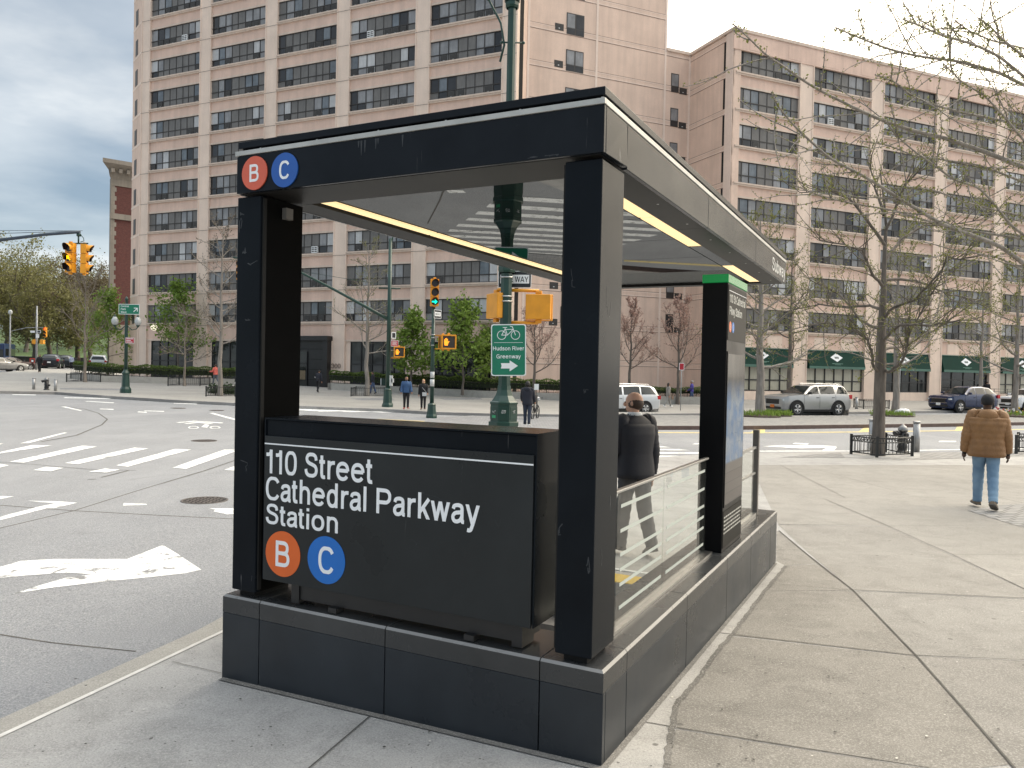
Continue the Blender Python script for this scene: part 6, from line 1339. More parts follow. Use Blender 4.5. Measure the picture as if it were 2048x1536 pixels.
# ------------------------------------------------------------------ vehicles
TYRE = mat('tyre', (.012, .012, .012), .8, 0, .1); RIM = mat('alloy', (.55, .55, .55), .3, .8, .05); ARCH = mat('arch_black', (.008, .008, .008), .8, 0, .1)
CGL = wglass('car_glass', (.018, .022, .022), .03, .4); TRIMB = mat('car_trim_black', (.012, .012, .013), .4); CHROME = mat('chrome', (.7, .7, .7), .15, 1, 0)
HLT = mat('headlight', (.62, .66, .68), .1, .2, .05); TLT = mat('taillight', (.45, .015, .02), .2, 0, .05)
def lerp(a, b, t): return a + (b - a) * t
def car(kind, p, heading, paint, label, group=None, plate_m=None, cat='car', clad=True, scale=1.0):
    """front towards local +X; st: x, underside, belt, roof (or None), half width at belt, half width at roof"""
    if kind == 'suv':
        L_, W_, R, xf, xr = 5.0, 2.0, .385, 1.60, -1.42
        st = [(2.48, .42, .92, 0, .72, .6), (2.42, .30, 1.03, 0, .84, .74), (2.2, .24, 1.10, 0, .95, .80), (1.45, .24, 1.16, 0, .985, .82), (1.12, .24, 1.18, 1.20, .99, .80), (.35, .24, 1.20, 1.66, .995, .72), (.0, .24, 1.20, 1.735, .995, .715), (-1.0, .24, 1.21, 1.765, .995, .71), (-1.9, .24, 1.22, 1.735, .985, .69), (-2.18, .26, 1.22, 1.66, .97, .66), (-2.40, .30, 1.20, 1.25, .94, .84), (-2.50, .42, .98, 0, .88, .80)]
        wins = [(.98, .26, .02, -.06), (-.12, -.12, -1.18, -1.22), (-1.30, -1.62, -2.22, -2.05)]
    elif kind == 'crossover':
        L_, W_, R, xf, xr = 4.65, 1.84, .36, 1.42, -1.30
        st = [(2.30, .42, .90, 0, .66, .55), (2.24, .28, 1.0, 0, .80, .7), (2.0, .22, 1.06, 0, .88, .74), (1.25, .22, 1.12, 0, .91, .76), (.98, .22, 1.14, 1.16, .915, .74), (.20, .22, 1.15, 1.60, .92, .66), (-.1, .22, 1.15, 1.675, .92, .655), (-.9, .22, 1.17, 1.69, .92, .65), (-1.65, .22, 1.19, 1.62, .91, .63), (-2.0, .24, 1.18, 1.50, .89, .60), (-2.24, .3, 1.16, 1.2, .86, .76), (-2.33, .42, .95, 0, .80, .72)]
        wins = [(.85, .12, -.04, -.10), (-.14, -.17, -1.0, -1.05), (-1.1, -1.12, -1.85, -1.55)]
    elif kind == 'van':
        L_, W_, R, xf, xr = 5.1, 1.98, .35, 1.58, -1.45
        st = [(2.52, .4, .85, 0, .7, .6), (2.46, .26, .95, 0, .84, .76), (2.2, .2, 1.03, 0, .94, .8), (1.75, .2, 1.10, 0, .97, .82), (1.5, .2, 1.12, 1.14, .975, .8), (.55, .2, 1.12, 1.64, .98, .72), (.2, .2, 1.12, 1.72, .98, .72), (-1.0, .2, 1.14, 1.76, .98, .72), (-1.9, .2, 1.16, 1.72, .975, .70), (-2.25, .22, 1.16, 1.62, .96, .68), (-2.46, .28, 1.12, 1.18, .93, .86), (-2.55, .4, .9, 0, .87, .8)]
        wins = [(1.3, .48, .15, .08), (.02, .0, -1.1, -1.12), (-1.2, -1.22, -2.2, -1.95)]
    else:
        L_, W_, R, xf, xr = 4.7, 1.82, .33, 1.38, -1.36
        st = [(2.34, .38, .68, 0, .66, .55), (2.28, .24, .78, 0, .80, .7), (2.0, .2, .86, 0, .87, .74), (1.2, .2, .95, 0, .9, .76), (.95, .2, .97, .99, .905, .74), (.1, .2, .98, 1.36, .91, .60), (-.25, .2, .98, 1.43, .91, .59), (-.8, .2, .99, 1.42, .91, .585), (-1.2, .2, .99, 1.33, .905, .58), (-1.85, .22, 1.02, 1.06, .88, .72), (-2.2, .26, 1.0, 0, .84, .74), (-2.35, .38, .86, 0, .76, .7)]
        wins = [(.78, .02, -.12, -.2), (-.22, -.26, -1.1, -.95)]
    t = empty('parked_car', p, heading); tag(t, label, cat, group or 'cars parked along the kerb'); t.scale = (scale,) * 3
    def sec(x):
        for a, b in zip(st, st[1:]):
            if b[0] <= x <= a[0]:
                f = (a[0] - x) / (a[0] - b[0]); q = [lerp(a[i], b[i], f) for i in range(6)]
                ra = a[3] or a[2] + .02; rb = b[3] or b[2] + .02; q[3] = lerp(ra, rb, f); return q
        return st[-1]
    xs_ = sorted({s[0] for s in st} | {st[0][0] - (st[0][0] - st[-1][0]) * i / 40 for i in range(41)}, reverse=True)
    ring = lambda q: [(0, q[1]), (q[4] * .82, q[1]), (q[4] * .97, q[1] + .12), (q[4] * 1.0, lerp(q[1], q[2], .55)), (q[4] * .995, lerp(q[1], q[2], .82)), (q[4] * .965, q[2]), (q[5], max(q[3] - .05, q[2] + .005)), (q[5] * .86, q[3]), (0, q[3] + .02)]
    x = MB(); n = 0; rows = []
    for xx in xs_:
        h = ring(sec(xx)); full = [(xx, y, z) for y, z in h] + [(xx, -y, z) for y, z in h[-2:0:-1]]; rows.append(full); n = len(full)
    vs = [v for r in rows for v in r]
    fs = [(i * n + k, (i + 1) * n + k, (i + 1) * n + (k + 1) % n, i * n + (k + 1) % n) for i in range(len(rows) - 1) for k in range(n)]
    x.add(vs, fs, 0, True); o0 = 0
    x.f += [tuple(range(n)), tuple(range((len(rows) - 1) * n, len(rows) * n))[::-1]]; x.m += [0, 0]; x.s += [False, False]
    body = x.build('body', paint, t); es = body.modifiers.new('edges', 'EDGE_SPLIT'); es.split_angle = radians(42)
    def side(xx, f, s, off=.006):
        q = sec(xx); y0, z0 = q[4] * .965, q[2]; y1, z1 = q[5], max(q[3] - .05, q[2] + .005)
        return (xx, s * (lerp(y0, y1, f) + off), lerp(z0, z1, f))
    for s in (-1, 1):
        for b0, t0, b1, t1 in wins:
            g_ = MB(); m = 6; pts = []
            for i in range(m + 1):
                f = i / m; pts.append((side(lerp(b0, b1, f), .07, s), side(lerp(t0, t1, f), .93, s)))
            for a, b in zip(pts, pts[1:]): g_.quad(a[0], b[0], b[1], a[1])
            g_.build('side_window', CGL, t)
    xa = [s for s in st if s[3]]; f0 = xa[0]; f1 = xa[1]; g_ = MB()
    a, b = sec(f0[0] - .05), sec(f1[0] + .02); zz0, zz1 = a[3] + .02, b[3] + .012
    g_.add([(f0[0] - .03, -a[4] * .84, zz0), (f0[0] - .03, a[4] * .84, zz0), (f1[0] + .05, b[5] * .86, zz1), (f1[0] + .05, -b[5] * .86, zz1)], [(0, 1, 2, 3)]); g_.build('windshield', CGL, t)
    r0, r1 = xa[-1], xa[-2]
    if kind == 'sedan': r0, r1 = xa[-1], xa[-2]
    g_ = MB(); g_.add([(r0[0] - .02, -r0[5] * .86, r0[3] + .03), (r0[0] - .02, r0[5] * .86, r0[3] + .03), (r1[0] - .05, r1[5] * .84, r1[3] - .02), (r1[0] - .05, -r1[5] * .84, r1[3] - .02)], [(0, 1, 2, 3)]); g_.build('rear_window', CGL, t)
    # grille, lights, bumpers, plates
    q = sec(st[1][0]); g_ = MB(); xF = st[0][0]
    g_.box(xF - .08, xF + .012, -.52, .52, q[2] * .62, q[2] * .88); g_.box(xF - .12, xF + .008, -.66, .66, .36, .50); g_.build('grille', TRIMB, t, bevel=.01)
    g_ = MB(); g_.box(xF - .06, xF + .02, -.64, .64, q[2] * .885, q[2] * .91); g_.box(xF - .06, xF + .02, -.64, .64, q[2] * .59, q[2] * .612); g_.build('chrome_trim', CHROME, t)
    for s in (-1, 1):
        g_ = MB(); g_.box(xF - .32, xF - .02, min(s * .56, s * .84), max(s * .56, s * .84), q[2] * .80, q[2] * .90); g_.build('headlight', HLT, t, bevel=.02)
        g_ = MB(); xB = st[-1][0]; zb = sec(xB + .1)[2]; g_.box(xB - .008, xB + .24, min(s * .70, s * .955), max(s * .70, s * .955), zb * .80, zb * 1.0); g_.build('taillight', TLT, t, bevel=.02)
        g_ = MB(); xm = f0[0] - .32; yy = sec(xm)[4]; g_.box(xm - .08, xm + .06, min(s * yy * .97, s * (yy + .2)), max(s * yy * .97, s * (yy + .2)), sec(xm)[2] + .02, sec(xm)[2] + .17); g_.build('side_mirror', TRIMB if kind != 'crossover' else paint, t, bevel=.03)
    g_ = MB(); g_.box(xF - .02, xF + .022, -.16, .16, .44, .60); g_.build('licence_plate', plate_m or SIGNW, t)
    g_ = MB(); xB = st[-1][0]; g_.box(xB - .02, xB + .02, -.16, .16, .72, .86); g_.build('licence_plate', SIGNW, t)
    g_ = MB()
    for s in (-1, 1):
        yy = W_ / 2
        if clad: g_.box(xr + R, xf - R, min(s * yy * .93, s * (yy + .012)), max(s * yy * .93, s * (yy + .012)), .235, .36)
        for xw in (xf, xr):
            g_.tube([(xw, s * (yy - .22), R), (xw, s * (yy + .004), R)], R + .065, 24, 0)
            if clad:
                for k in range(14):
                    a0, a1 = radians(-12 + k * 204 / 14), radians(-12 + (k + 1) * 204 / 14); pts = []
                    for yy_ in (s * (yy - .05), s * (yy + .02)):
                        for r_ in (R + .045, R + .125):
                            for a in (a0, a1): pts.append((xw + r_ * cos(a), yy_, R + r_ * sin(a)))
                    g_.add(pts, [(4, 5, 7, 6), (2, 3, 7, 6), (0, 1, 5, 4), (0, 2, 3, 1)], 0)
    g_.build('wheel_arch', ARCH, t)
    for s in (-1, 1):
        for xw in (xf, xr):
            g_ = MB(); M = Matrix.Translation((xw, s * (W_ / 2 - .10), R)) @ Matrix.Rotation(-s * pi / 2, 4, 'X')
            g_.lathe([(R * .66, -.12), (R * .93, -.12), (R, -.08), (R, .08), (R * .93, .125), (R * .68, .125), (R * .66, .06)], 26, M); w_ = g_.build('wheel', TYRE, t)
            g_ = MB(); g_.lathe([(R * .10, .09), (R * .18, .118), (R * .05, .125)], 12, M); g_.lathe([(R * .62, .10), (R * .69, .128), (R * .66, .10)], 26, M)
            for k in range(5):
                for d_ in (-.10, .10):
                    a = k * 2 * pi / 5 + .3; a2 = a + d_ * 1.9
                    g_.tube([M @ Vector((R * .12 * cos(a), R * .12 * sin(a), .112)), M @ Vector((R * .64 * cos(a2), R * .64 * sin(a2), .118))], .028, 5)
            g_.build('rim', RIM, w_)
    if kind in ('suv', 'van'):
        g_ = MB()
        for s in (-1, 1): yy = s * (.62); g_.tube([(.0, yy, 1.74), (-.1, yy, 1.80), (-1.8, yy, 1.79), (-1.95, yy, 1.73)], .022, 6)
        g_.build('roof_rail', CHROME, t)
    # door seams and handles on both sides
    g_ = MB()
    for s in (-1, 1):
        for xx in [wins[0][0] + .12, wins[0][2] - .05, wins[min(1, len(wins) - 1)][2] - .03]:
            q = sec(xx); g_.tube([(xx, s * q[4] * 1.002, lerp(q[1], q[2], .18)), (xx, s * q[4] * 1.003, lerp(q[1], q[2], .55)), (xx, s * q[4] * .999, lerp(q[1], q[2], .82)), (xx, s * q[4] * .968, q[2])], .006, 4)
        for xx in (wins[0][2] + .15, wins[min(1, len(wins) - 1)][2] + .2):
            q = sec(xx); g_.box(xx - .12, xx + .06, min(s * q[4] * .99, s * (q[4] + .03)), max(s * q[4] * .99, s * (q[4] + .03)), lerp(q[1], q[2], .80), lerp(q[1], q[2], .83))
    g_.build('door_seam', TRIMB, t)
    return t
def cpaint(name, c, metal=.0, rough=.25): return mat(name, c, rough, metal, .03, 2, coat=.6)
HD = atan2(-DR.y, -DR.x)
def mid(px0, py0, px1, py1): a, b = P(px0, py0), P(px1, py1); return (a + b) / 2
def on_road(p_): return Vector((p_.x, p_.y, rz(p_.x, p_.y)))
DR2 = Vector((DR.x, DR.y, 0)); NRM = Vector((-DR.y, DR.x, 0))
w1 = P(1595, 832, 0, rz); 
suvp = w1 + DR2 * 1.75 + NRM * 1.1
SILV = cpaint('car_silver', (.40, .40, .395), .6, .28); ORP = mat('plate_orange', (.62, .17, .02), .5)
car('suv', on_road(suvp), HD, SILV, 'silver SUV with an orange plate parked beyond the cobbled median', plate_m=ORP, scale=1.12)
w2 = P(1291, 829, 0, rz); car('van', on_road(w2 - DR2 * 1.45 + NRM * 1.0), HD, cpaint('car_white_silver', (.60, .61, .62), .3, .3), 'pearl white minivan whose rear shows right of the black post')
w3 = P(1921, 826, 0, rz); car('crossover', on_road(w3 + DR2 * 1.42 + NRM * .92), HD, cpaint('car_blue', (.008, .022, .075), .3, .2), 'dark blue crossover parked at the far kerb behind the brown jacket', scale=1.1)
car('crossover', on_road(w3 + DR2 * 8.6 + NRM * .92), HD, cpaint('car_white', (.72, .73, .74), 0, .25), 'white car partly hidden at the right edge behind the blue crossover')
def far_car(kind, px, py, Y, head, paint, label, sc=1.0):
    q = Q(px, py, Y); return car(kind, Vector((q.x, q.y, rz(q.x, q.y))), head, paint, label, 'cars on the far avenue', clad=False, scale=sc)
far_car('sedan', 3, 738, 80, radians(68), cpaint('car_grey', (.22, .22, .22), .4), 'grey sedan at the left edge of the avenue, nearest of the cars there')
far_car('sedan', 26, 736, 87, radians(60), cpaint('car_maroon', (.045, .018, .018), .2), 'dark maroon sedan parked just ahead of the grey sedan')
far_car('sedan', 46, 705, 118, radians(-62), cpaint('car_pale', (.66, .68, .70), .2), 'white sedan driving towards the viewer on the avenue')
far_car('crossover', 105, 722, 100, radians(112), cpaint('car_black', (.012, .014, .018), .2), 'black SUV seen from behind beside the red newspaper box', 1.15)
far_car('crossover', 131, 720, 108, radians(112), cpaint('car_dark_grey', (.05, .055, .06), .3), 'dark grey SUV parked ahead of the black SUV on the avenue', 1.1)
far_car('van', 200, 718, 112, radians(112), cpaint('car_white', (0, 0, 0)), 'white van glimpsed behind the dark trunks at the tower corner', 1.15)
# the blue bus at the left edge
q = Q(2, 700, 108); bus = empty('city_bus', (q.x - 1.0, q.y, rz(q.x, q.y)), radians(-70)); tag(bus, 'dark blue city bus cut by the left edge of the photo', 'bus')
x = MB(); x.box(-6, 0, -1.3, 1.3, .35, 3.1); x.build('body', mat('bus_blue', (.012, .035, .11), .35, 0, .1), bus, bevel=.15)
x = MB(); x.box(.001, .02, -1.15, 1.15, 1.2, 2.3); x.box(-5.8, -.4, 1.3005, 1.32, 1.4, 2.4); x.box(-5.8, -.4, -1.32, -1.3005, 1.4, 2.4); x.build('window_band', CGL, bus)
x = MB(); x.box(.001, .03, -.8, .8, 2.5, 2.85); x.build('route_display', mat('bus_display', (.03, .04, .06), .3), bus)
for xx in (-1.2, -4.6):
    for s in (-1, 1): x = MB(); x.tube([(xx, s * 1.1, .48), (xx, s * 1.32, .48)], .48, 18); x.build('wheel', TYRE, bus)

# delivery bike behind the hooded pedestrian
c = P(1070, 838, 0, rz); t = empty('delivery_bicycle', c, radians(75)); tag(t, 'dark delivery bicycle behind the hooded pedestrian with a white headlight cover', 'bicycle')
for xx in (-.55, .55):
    x = MB(); ring = [(xx + .33 * cos(a * pi / 12), 0, .34 + .33 * sin(a * pi / 12)) for a in range(25)]; x.tube(ring, .03, 6, cap=False); w_ = x.build('wheel', TYRE, t)
    x = MB()
    for k in range(8): a = k * pi / 4; x.tube([(xx, 0, .34), (xx + .31 * cos(a), 0, .34 + .31 * sin(a))], .006, 3)
    x.build('spokes', STEEL, w_)
x = MB()
for a, b in (((-.55, 0, .34), (-.1, 0, .32)), ((-.55, 0, .34), (-.25, 0, .85)), ((-.25, 0, .85), (-.1, 0, .32)), ((-.1, 0, .32), (.38, 0, .8)), ((-.22, 0, .75), (.36, 0, .86)), ((.55, 0, .34), (.36, 0, .95))): x.tube([a, b], .025, 6)
x.build('frame', BLACKM, t)
x = MB(); x.tube([(.36, 0, .95), (.32, 0, 1.05)], .02, 6); x.tube([(.28, -.32, 1.08), (.34, -.15, 1.06), (.34, .15, 1.06), (.28, .32, 1.08)], .018, 6); x.build('handlebar', BLACKM, t)
x = MB(); x.ball((-.27, 0, .92), (.15, .08, .05), 10, 6); x.build('saddle', BLACKM, t)
x = MB(); x.box(-.95, -.42, -.22, .22, .80, 1.25); x.build('cargo_box', mat('bag_black', (.012, .013, .015), .7), t, bevel=.03)
x = MB(); x.ball((.42, 0, 1.02), (.12, .16, .11), 10, 6); x.build('headlight_cover', mat('cover_white', (.66, .67, .68), .5), t)
# parcel of white and orange bags by the median tree
c = P(1806, 832); t = empty('rubbish_bag', c); tag(t, 'white and orange plastic bag left by the median tree', 'bag'); x = MB()
random.seed(2); x.ball((0, 0, .2), (.5, .3, .24), 14, 9); x.v = [(a + random.uniform(-.05, .05), b, max(0, c_ + random.uniform(-.05, .06))) for a, b, c_ in x.v]; x.m = [1 if (i // 14) % 9 in (5, 6) and (i % 14) > 5 else 0 for i in range(len(x.f))]
x.build('bag', [mat('bag_white', (.66, .66, .66), .4, 0, .1), mat('bag_orange', (.62, .16, .06), .5)], t)

# ------------------------------------------------------------------ people
SKL = mat('skin_light', (.52, .30, .21), .55, 0, .06); SKM = mat('skin_tan', (.36, .19, .12), .55, 0, .06); SKD = mat('skin_dark', (.075, .040, .026), .5, 0, .1)
def skin_geo(verts, edges, radii, sub=2):
    """grow one smooth surface over a skeleton; the first vertex is the root"""
    me = bpy.data.meshes.new('sk'); bm = bmesh.new(); ly = bm.verts.layers.skin.verify()
    vs = []
    for v, r in zip(verts, radii):
        b = bm.verts.new(v); b[ly].radius = (r, r) if not hasattr(r, '__len__') else r; b[ly].use_root = len(vs) == 0; vs.append(b)
    for a, b in edges: bm.edges.new((vs[a], vs[b]))
    bm.to_mesh(me); bm.free(); ob = bpy.data.objects.new('sk', me); COL.objects.link(ob)
    m_ = ob.modifiers.new('s', 'SKIN'); m_.use_smooth_shade = True; m_.branch_smoothing = .6
    s_ = ob.modifiers.new('u', 'SUBSURF'); s_.levels = sub; s_.render_levels = sub
    bpy.context.view_layer.update()
    r = bpy.data.meshes.new_from_object(ob.evaluated_get(bpy.context.evaluated_depsgraph_get()))
    out = ([tuple(v.co) for v in r.vertices], [tuple(p_.vertices) for p_ in r.polygons])
    bpy.data.objects.remove(ob); bpy.data.meshes.remove(r); bpy.data.meshes.remove(me); return out
def loft(mb, secs, n=18, mi=0, M=None, cap=True, fn=None):
    """ellipse sections (cx, cy, z, rx, ry)"""
    vs = []
    for j, (cx_, cy_, z, rx, ry) in enumerate(secs):
        for k in range(n):
            a = 2 * pi * k / n; q = 1 if fn is None else fn(j, a, z); c_, s_ = cos(a), sin(a)
            c_ = math.copysign(abs(c_) ** .85, c_); s_ = math.copysign(abs(s_) ** .85, s_)
            vs.append(Vector((cx_ + rx * c_ * q, cy_ + ry * s_ * q, z)))
    if M: vs = [M @ v for v in vs]
    mb.add(vs, [(i * n + k, i * n + (k + 1) % n, (i + 1) * n + (k + 1) % n, (i + 1) * n + k) for i in range(len(secs) - 1) for k in range(n)], mi, True)
    if cap: o = len(mb.v) - len(vs); mb.f += [tuple(o + k for k in range(n))[::-1], tuple(o + (len(secs) - 1) * n + k for k in range(n))]; mb.m += [mi, mi]; mb.s += [True, True]
def rotx(v, a, o=(0, 0, 0)):
    v = Vector(v) - Vector(o); return Vector((v.x, v.y * cos(a) - v.z * sin(a), v.y * sin(a) + v.z * cos(a))) + Vector(o)
def person(p, h, turn, label, top, legs, skin, hair, shoe, coat=.50, larm=(0, 10, 8), rarm=(0, 10, 8), lleg=(0, 0), rleg=(0, 0), hairkind='short', bulk=1.0, hood=False, collar=None, fine=False, lean=0.0, quilt=False, headturn=0.0, widelegs=1.0, beard=False, bag=None):
    """faces local +Y; arms: swing forward, elbow bend, spread (degrees); legs: thigh forward, knee bend"""
    t = empty('person', p, turn); tag(t, label, 'person'); t.scale = (h,) * 3
    D = radians; J = {}
    for s, nm, ar, lg in ((-1, 'l', larm, lleg), (1, 'r', rarm, rleg)):
        hip = Vector((s * .050, 0, .505)); th, kn = D(lg[0]), D(lg[1])
        knee = hip + Vector((s * .004, sin(th), -cos(th))) * .235; ank = knee + Vector((0, sin(th - kn), -cos(th - kn))) * .225
        fd = Vector((s * .25, cos(max(-.9, min(.3, (th - kn) * .8))), sin((th - kn) * .8))).normalized()
        J[nm + 'hip'], J[nm + 'knee'], J[nm + 'ank'], J[nm + 'toe'] = hip, knee, ank, ank + fd * .085 + Vector((0, 0, -.022))
        sh = Vector((s * .105, -.005, .812)); sw, el, spd = D(ar[0]), D(ar[1]), D(ar[2])
        up = Vector((s * sin(spd), sin(sw) * cos(spd), -cos(sw) * cos(spd))); elb = sh + up * .178
        fo = Vector((s * sin(spd) * .5, sin(sw + el), -cos(sw + el))).normalized(); wr = elb + fo * .150
        J[nm + 'sh'], J[nm + 'elb'], J[nm + 'wr'], J[nm + 'fo'] = sh, elb, wr, fo
    low = min(J['lank'].z, J['rank'].z, J['ltoe'].z + .0, J['rtoe'].z + .0) - .028; dz = Vector((0, 0, -low))
    for k in J:
        if not k.endswith('fo'): J[k] = J[k] + dz
    zz_ = -low
    def top_(v): v = Vector(v); return v + Vector((0, lean * max(0, v.z - .5), zz_))
    for k in list(J):
        if k[1:] in ('sh', 'elb', 'wr'): J[k] = J[k] + Vector((0, lean * max(0, J[k].z - zz_ - .5), 0))
    # body: one continuous surface
    V = [top_((0, 0, .52)), top_((0, 0, .62)), top_((0, .004, .73)), top_((0, -.004, .805)), top_((0, .002, .855)), top_((0, .012, .895)), top_((0, .004, .935)), top_((0, -.003, .965))]
    Rr = [(.075, .06), (.066, .05), (.078, .054), (.06, .045), (.028, .03), (.037, .042), (.046, .055), (.034, .042)]
    E_ = [(0, 1), (1, 2), (2, 3), (3, 4), (4, 5), (5, 6), (6, 7)]
    for s, nm in ((-1, 'l'), (1, 'r')):
        i = len(V); V += [J[nm + 'sh'], J[nm + 'elb'], J[nm + 'wr'], J[nm + 'wr'] + J[nm + 'fo'] * .045]; Rr += [.030, .023, .0145, (.020, .012)]; E_ += [(3, i), (i, i + 1), (i + 1, i + 2), (i + 2, i + 3)]
        i = len(V); V += [J[nm + 'hip'], J[nm + 'knee'], J[nm + 'ank'], J[nm + 'toe']]; Rr += [.042, .03, .02, .018]; E_ += [(0, i), (i, i + 1), (i + 1, i + 2), (i + 2, i + 3)]
    v, f = skin_geo(V, E_, Rr, 2); b = MB(); b.add(v, f, 0, True)
    hc = top_((0, .008, .925)); HM = Matrix.Translation(hc) @ Matrix.Rotation(headturn, 4, 'Z')
    # skull, nose, ears, eyes, mouth
    b.ball((0, -.002, .012), (.044, .056, .058), 16, 12, 0, None) if False else None
    q = MB(); q.ball((0, -.003, .014), (.043, .056, .054), 18, 12); q.ball((0, .012, -.028), (.032, .040, .034), 14, 10)
    q.ball((0, .058, -.008), (.008, .012, .014), 8, 6); q.ball((-.045, -.004, -.002), (.005, .010, .015), 8, 6); q.ball((.045, -.004, -.002), (.005, .010, .015), 8, 6)
    b.add([HM @ Vector(a) for a in q.v], q.f, 0, True)
    for s in (-1, 1):
        e_ = MB(); e_.ball((s * .018, .050, .006), (.007, .005, .005), 8, 6); b.add([HM @ Vector(a) for a in e_.v], e_.f, 1, True)
    e_ = MB(); e_.ball((0, .051, -.034), (.014, .005, .004), 8, 6); b.add([HM @ Vector(a) for a in e_.v], e_.f, 2, True)
    # hands: palm and five fingers
    for s, nm in ((-1, 'l'), (1, 'r')):
        fo = J[nm + 'fo']; w_ = J[nm + 'wr']; sd = Vector((0, 1, 0)) - fo * fo.y; sd = sd.normalized() if sd.length > .1 else Vector((0, 0, 1)); nn = fo.cross(sd)
        for k, (off, ln) in enumerate(((.017, .036), (.006, .042), (-.005, .040), (-.016, .031))):
            a = w_ + fo * .055 + sd * off; curl = -nn * s * .010 if fine else nn * 0
            b.tube([a, a + fo * ln * .5 + curl * .4, a + fo * ln * .85 + curl * 1.4], [.0052, .005, .0036], 6, 0)
        b.ball(tuple(w_ + fo * .034), (.018, .018, .026), 10, 8)
        a = w_ + fo * .022 + sd * .016; b.tube([a, a + (fo * .6 + sd * .8) * .022, a + (fo * .9 + sd * .5) * .040], [.006, .0055, .004], 6, 0)
    b.build('body', [skin, mat('eye_dark', (.02, .015, .012), .3, 0, 0), mat('lip', (.22, .09, .07), .6, 0, 0)], t)
    # trousers
    x = MB()
    for nm, s in (('l', -1), ('r', 1)):
        a, k_, n_ = J[nm + 'hip'], J[nm + 'knee'], J[nm + 'ank']; wl = widelegs
        pts = [a + Vector((-s * .005, 0, .03)), a - (a - k_) * .3, a - (a - k_) * .65, k_, k_ + (n_ - k_) * .4, k_ + (n_ - k_) * .75, n_ + Vector((0, 0, -.004))]
        rad = [.058, .056, .047, .041 * wl, .038 * wl, .034 * wl, .033 * wl]
        if fine:
            P2 = []; R2 = []
            for i in range(len(pts) - 1):
                for q_ in range(5): f_ = q_ / 5; P2.append(pts[i].lerp(pts[i + 1], f_)); R2.append(lerp(rad[i], rad[i + 1], f_) * (1 + .05 * sin(i * 9.1 + q_ * 2.2 + s) * (.4 + i * .18)))
            pts, rad = P2 + [pts[-1]], R2 + [rad[-1]]
        x.tube(pts, rad, 14, 0)
    loft(x, [(0, lean * .0, .47 + zz_, .085, .062), (0, 0, .52 + zz_, .098, .070), (0, 0, .58 + zz_, .088, .062), (0, 0, .62 + zz_, .08, .055)])
    x.build('trousers', legs, t)
    for nm, s in (('l', -1), ('r', 1)):
        x = MB(); a, b_ = J[nm + 'ank'], J[nm + 'toe']; d = b_ - a; fwd = Vector((d.x, d.y, d.z + .02)).normalized(); sd = Vector((fwd.y, -fwd.x, 0)).normalized(); upv = sd.cross(fwd)
        vs = []; prof = [(-.034, .018, .028), (-.02, .026, .040), (.02, .027, .042), (.06, .029, .026), (.095, .024, .016), (.112, .010, .010)]
        for l_, hw, hh in prof:
            c0 = a + fwd * l_ - upv * .028
            for u, w2 in ((-1, 0), (-1, .5), (-.6, 1), (.6, 1), (1, .5), (1, 0)): vs.append(c0 + sd * hw * u + upv * hh * w2 + upv * 0)
        x.add(vs, [(i * 6 + k, i * 6 + (k + 1) % 6, (i + 1) * 6 + (k + 1) % 6, (i + 1) * 6 + k) for i in range(5) for k in range(6)] + [(0, 1, 2, 3, 4, 5), (35, 34, 33, 32, 31, 30)], 0, False)
        if isinstance(shoe, tuple):
            vs = [];
            for l_, hw, hh in prof:
                c0 = a + fwd * l_ * 1.03 - upv * .033
                for u, w2 in ((-1.08, 0), (-1.08, 1), (1.08, 1), (1.08, 0)): vs.append(c0 + sd * hw * u + upv * .009 * w2)
            x.add(vs, [(i * 4 + k, i * 4 + (k + 1) % 4, (i + 1) * 4 + (k + 1) % 4, (i + 1) * 4 + k) for i in range(5) for k in range(4)] + [(0, 1, 2, 3), (23, 22, 21, 20)], 1, False)
            x.build('shoe', list(shoe), t)
        else: x.build('shoe', shoe, t)
    # jacket or coat: body, sleeves, collar
    x = MB(); B = bulk; n_ = 30 if fine else 12; secs = []
    prof = [(coat, .098, .072), (coat + .02, .104, .076), (.56, .100, .072), (.62, .096, .070), (.68, .102, .074), (.74, .111, .077), (.785, .112, .072), (.815, .100, .060), (.838, .066, .048), (.852, .042, .040), (.862, .038, .038)]
    prof = [q_ for q_ in prof if q_[0] == coat or q_[0] > coat + .015]
    for i in range(len(prof) - 1):
        m_ = 6 if fine else 2
        for k in range(m_):
            f_ = k / m_; z = lerp(prof[i][0], prof[i + 1][0], f_); rx = lerp(prof[i][1], prof[i + 1][1], f_); ry = lerp(prof[i][2], prof[i + 1][2], f_); g_ = 1 + (B - 1) * (1 if z < .80 else .5)
            if quilt and z < .80: g_ *= .985 + .035 * abs(sin((z - coat) / .052 * pi))
            secs.append((0, lean * max(0, z - .5), z + zz_, rx * g_, ry * g_))
    z, rx, ry = prof[-1]; secs.append((0, lean * (z - .5), z + zz_, rx, ry))
    if quilt: secs = [(secs[0][0], secs[0][1], secs[0][2], secs[0][3] * .92, secs[0][4] * .9)] + secs
    fn = (lambda j, a, z: 1 + .022 * mnoise.noise(Vector((cos(a) * 3, sin(a) * 3, z * 14)))) if fine else None
    loft(x, secs, 28 if fine else 16, 0, None, True, fn)
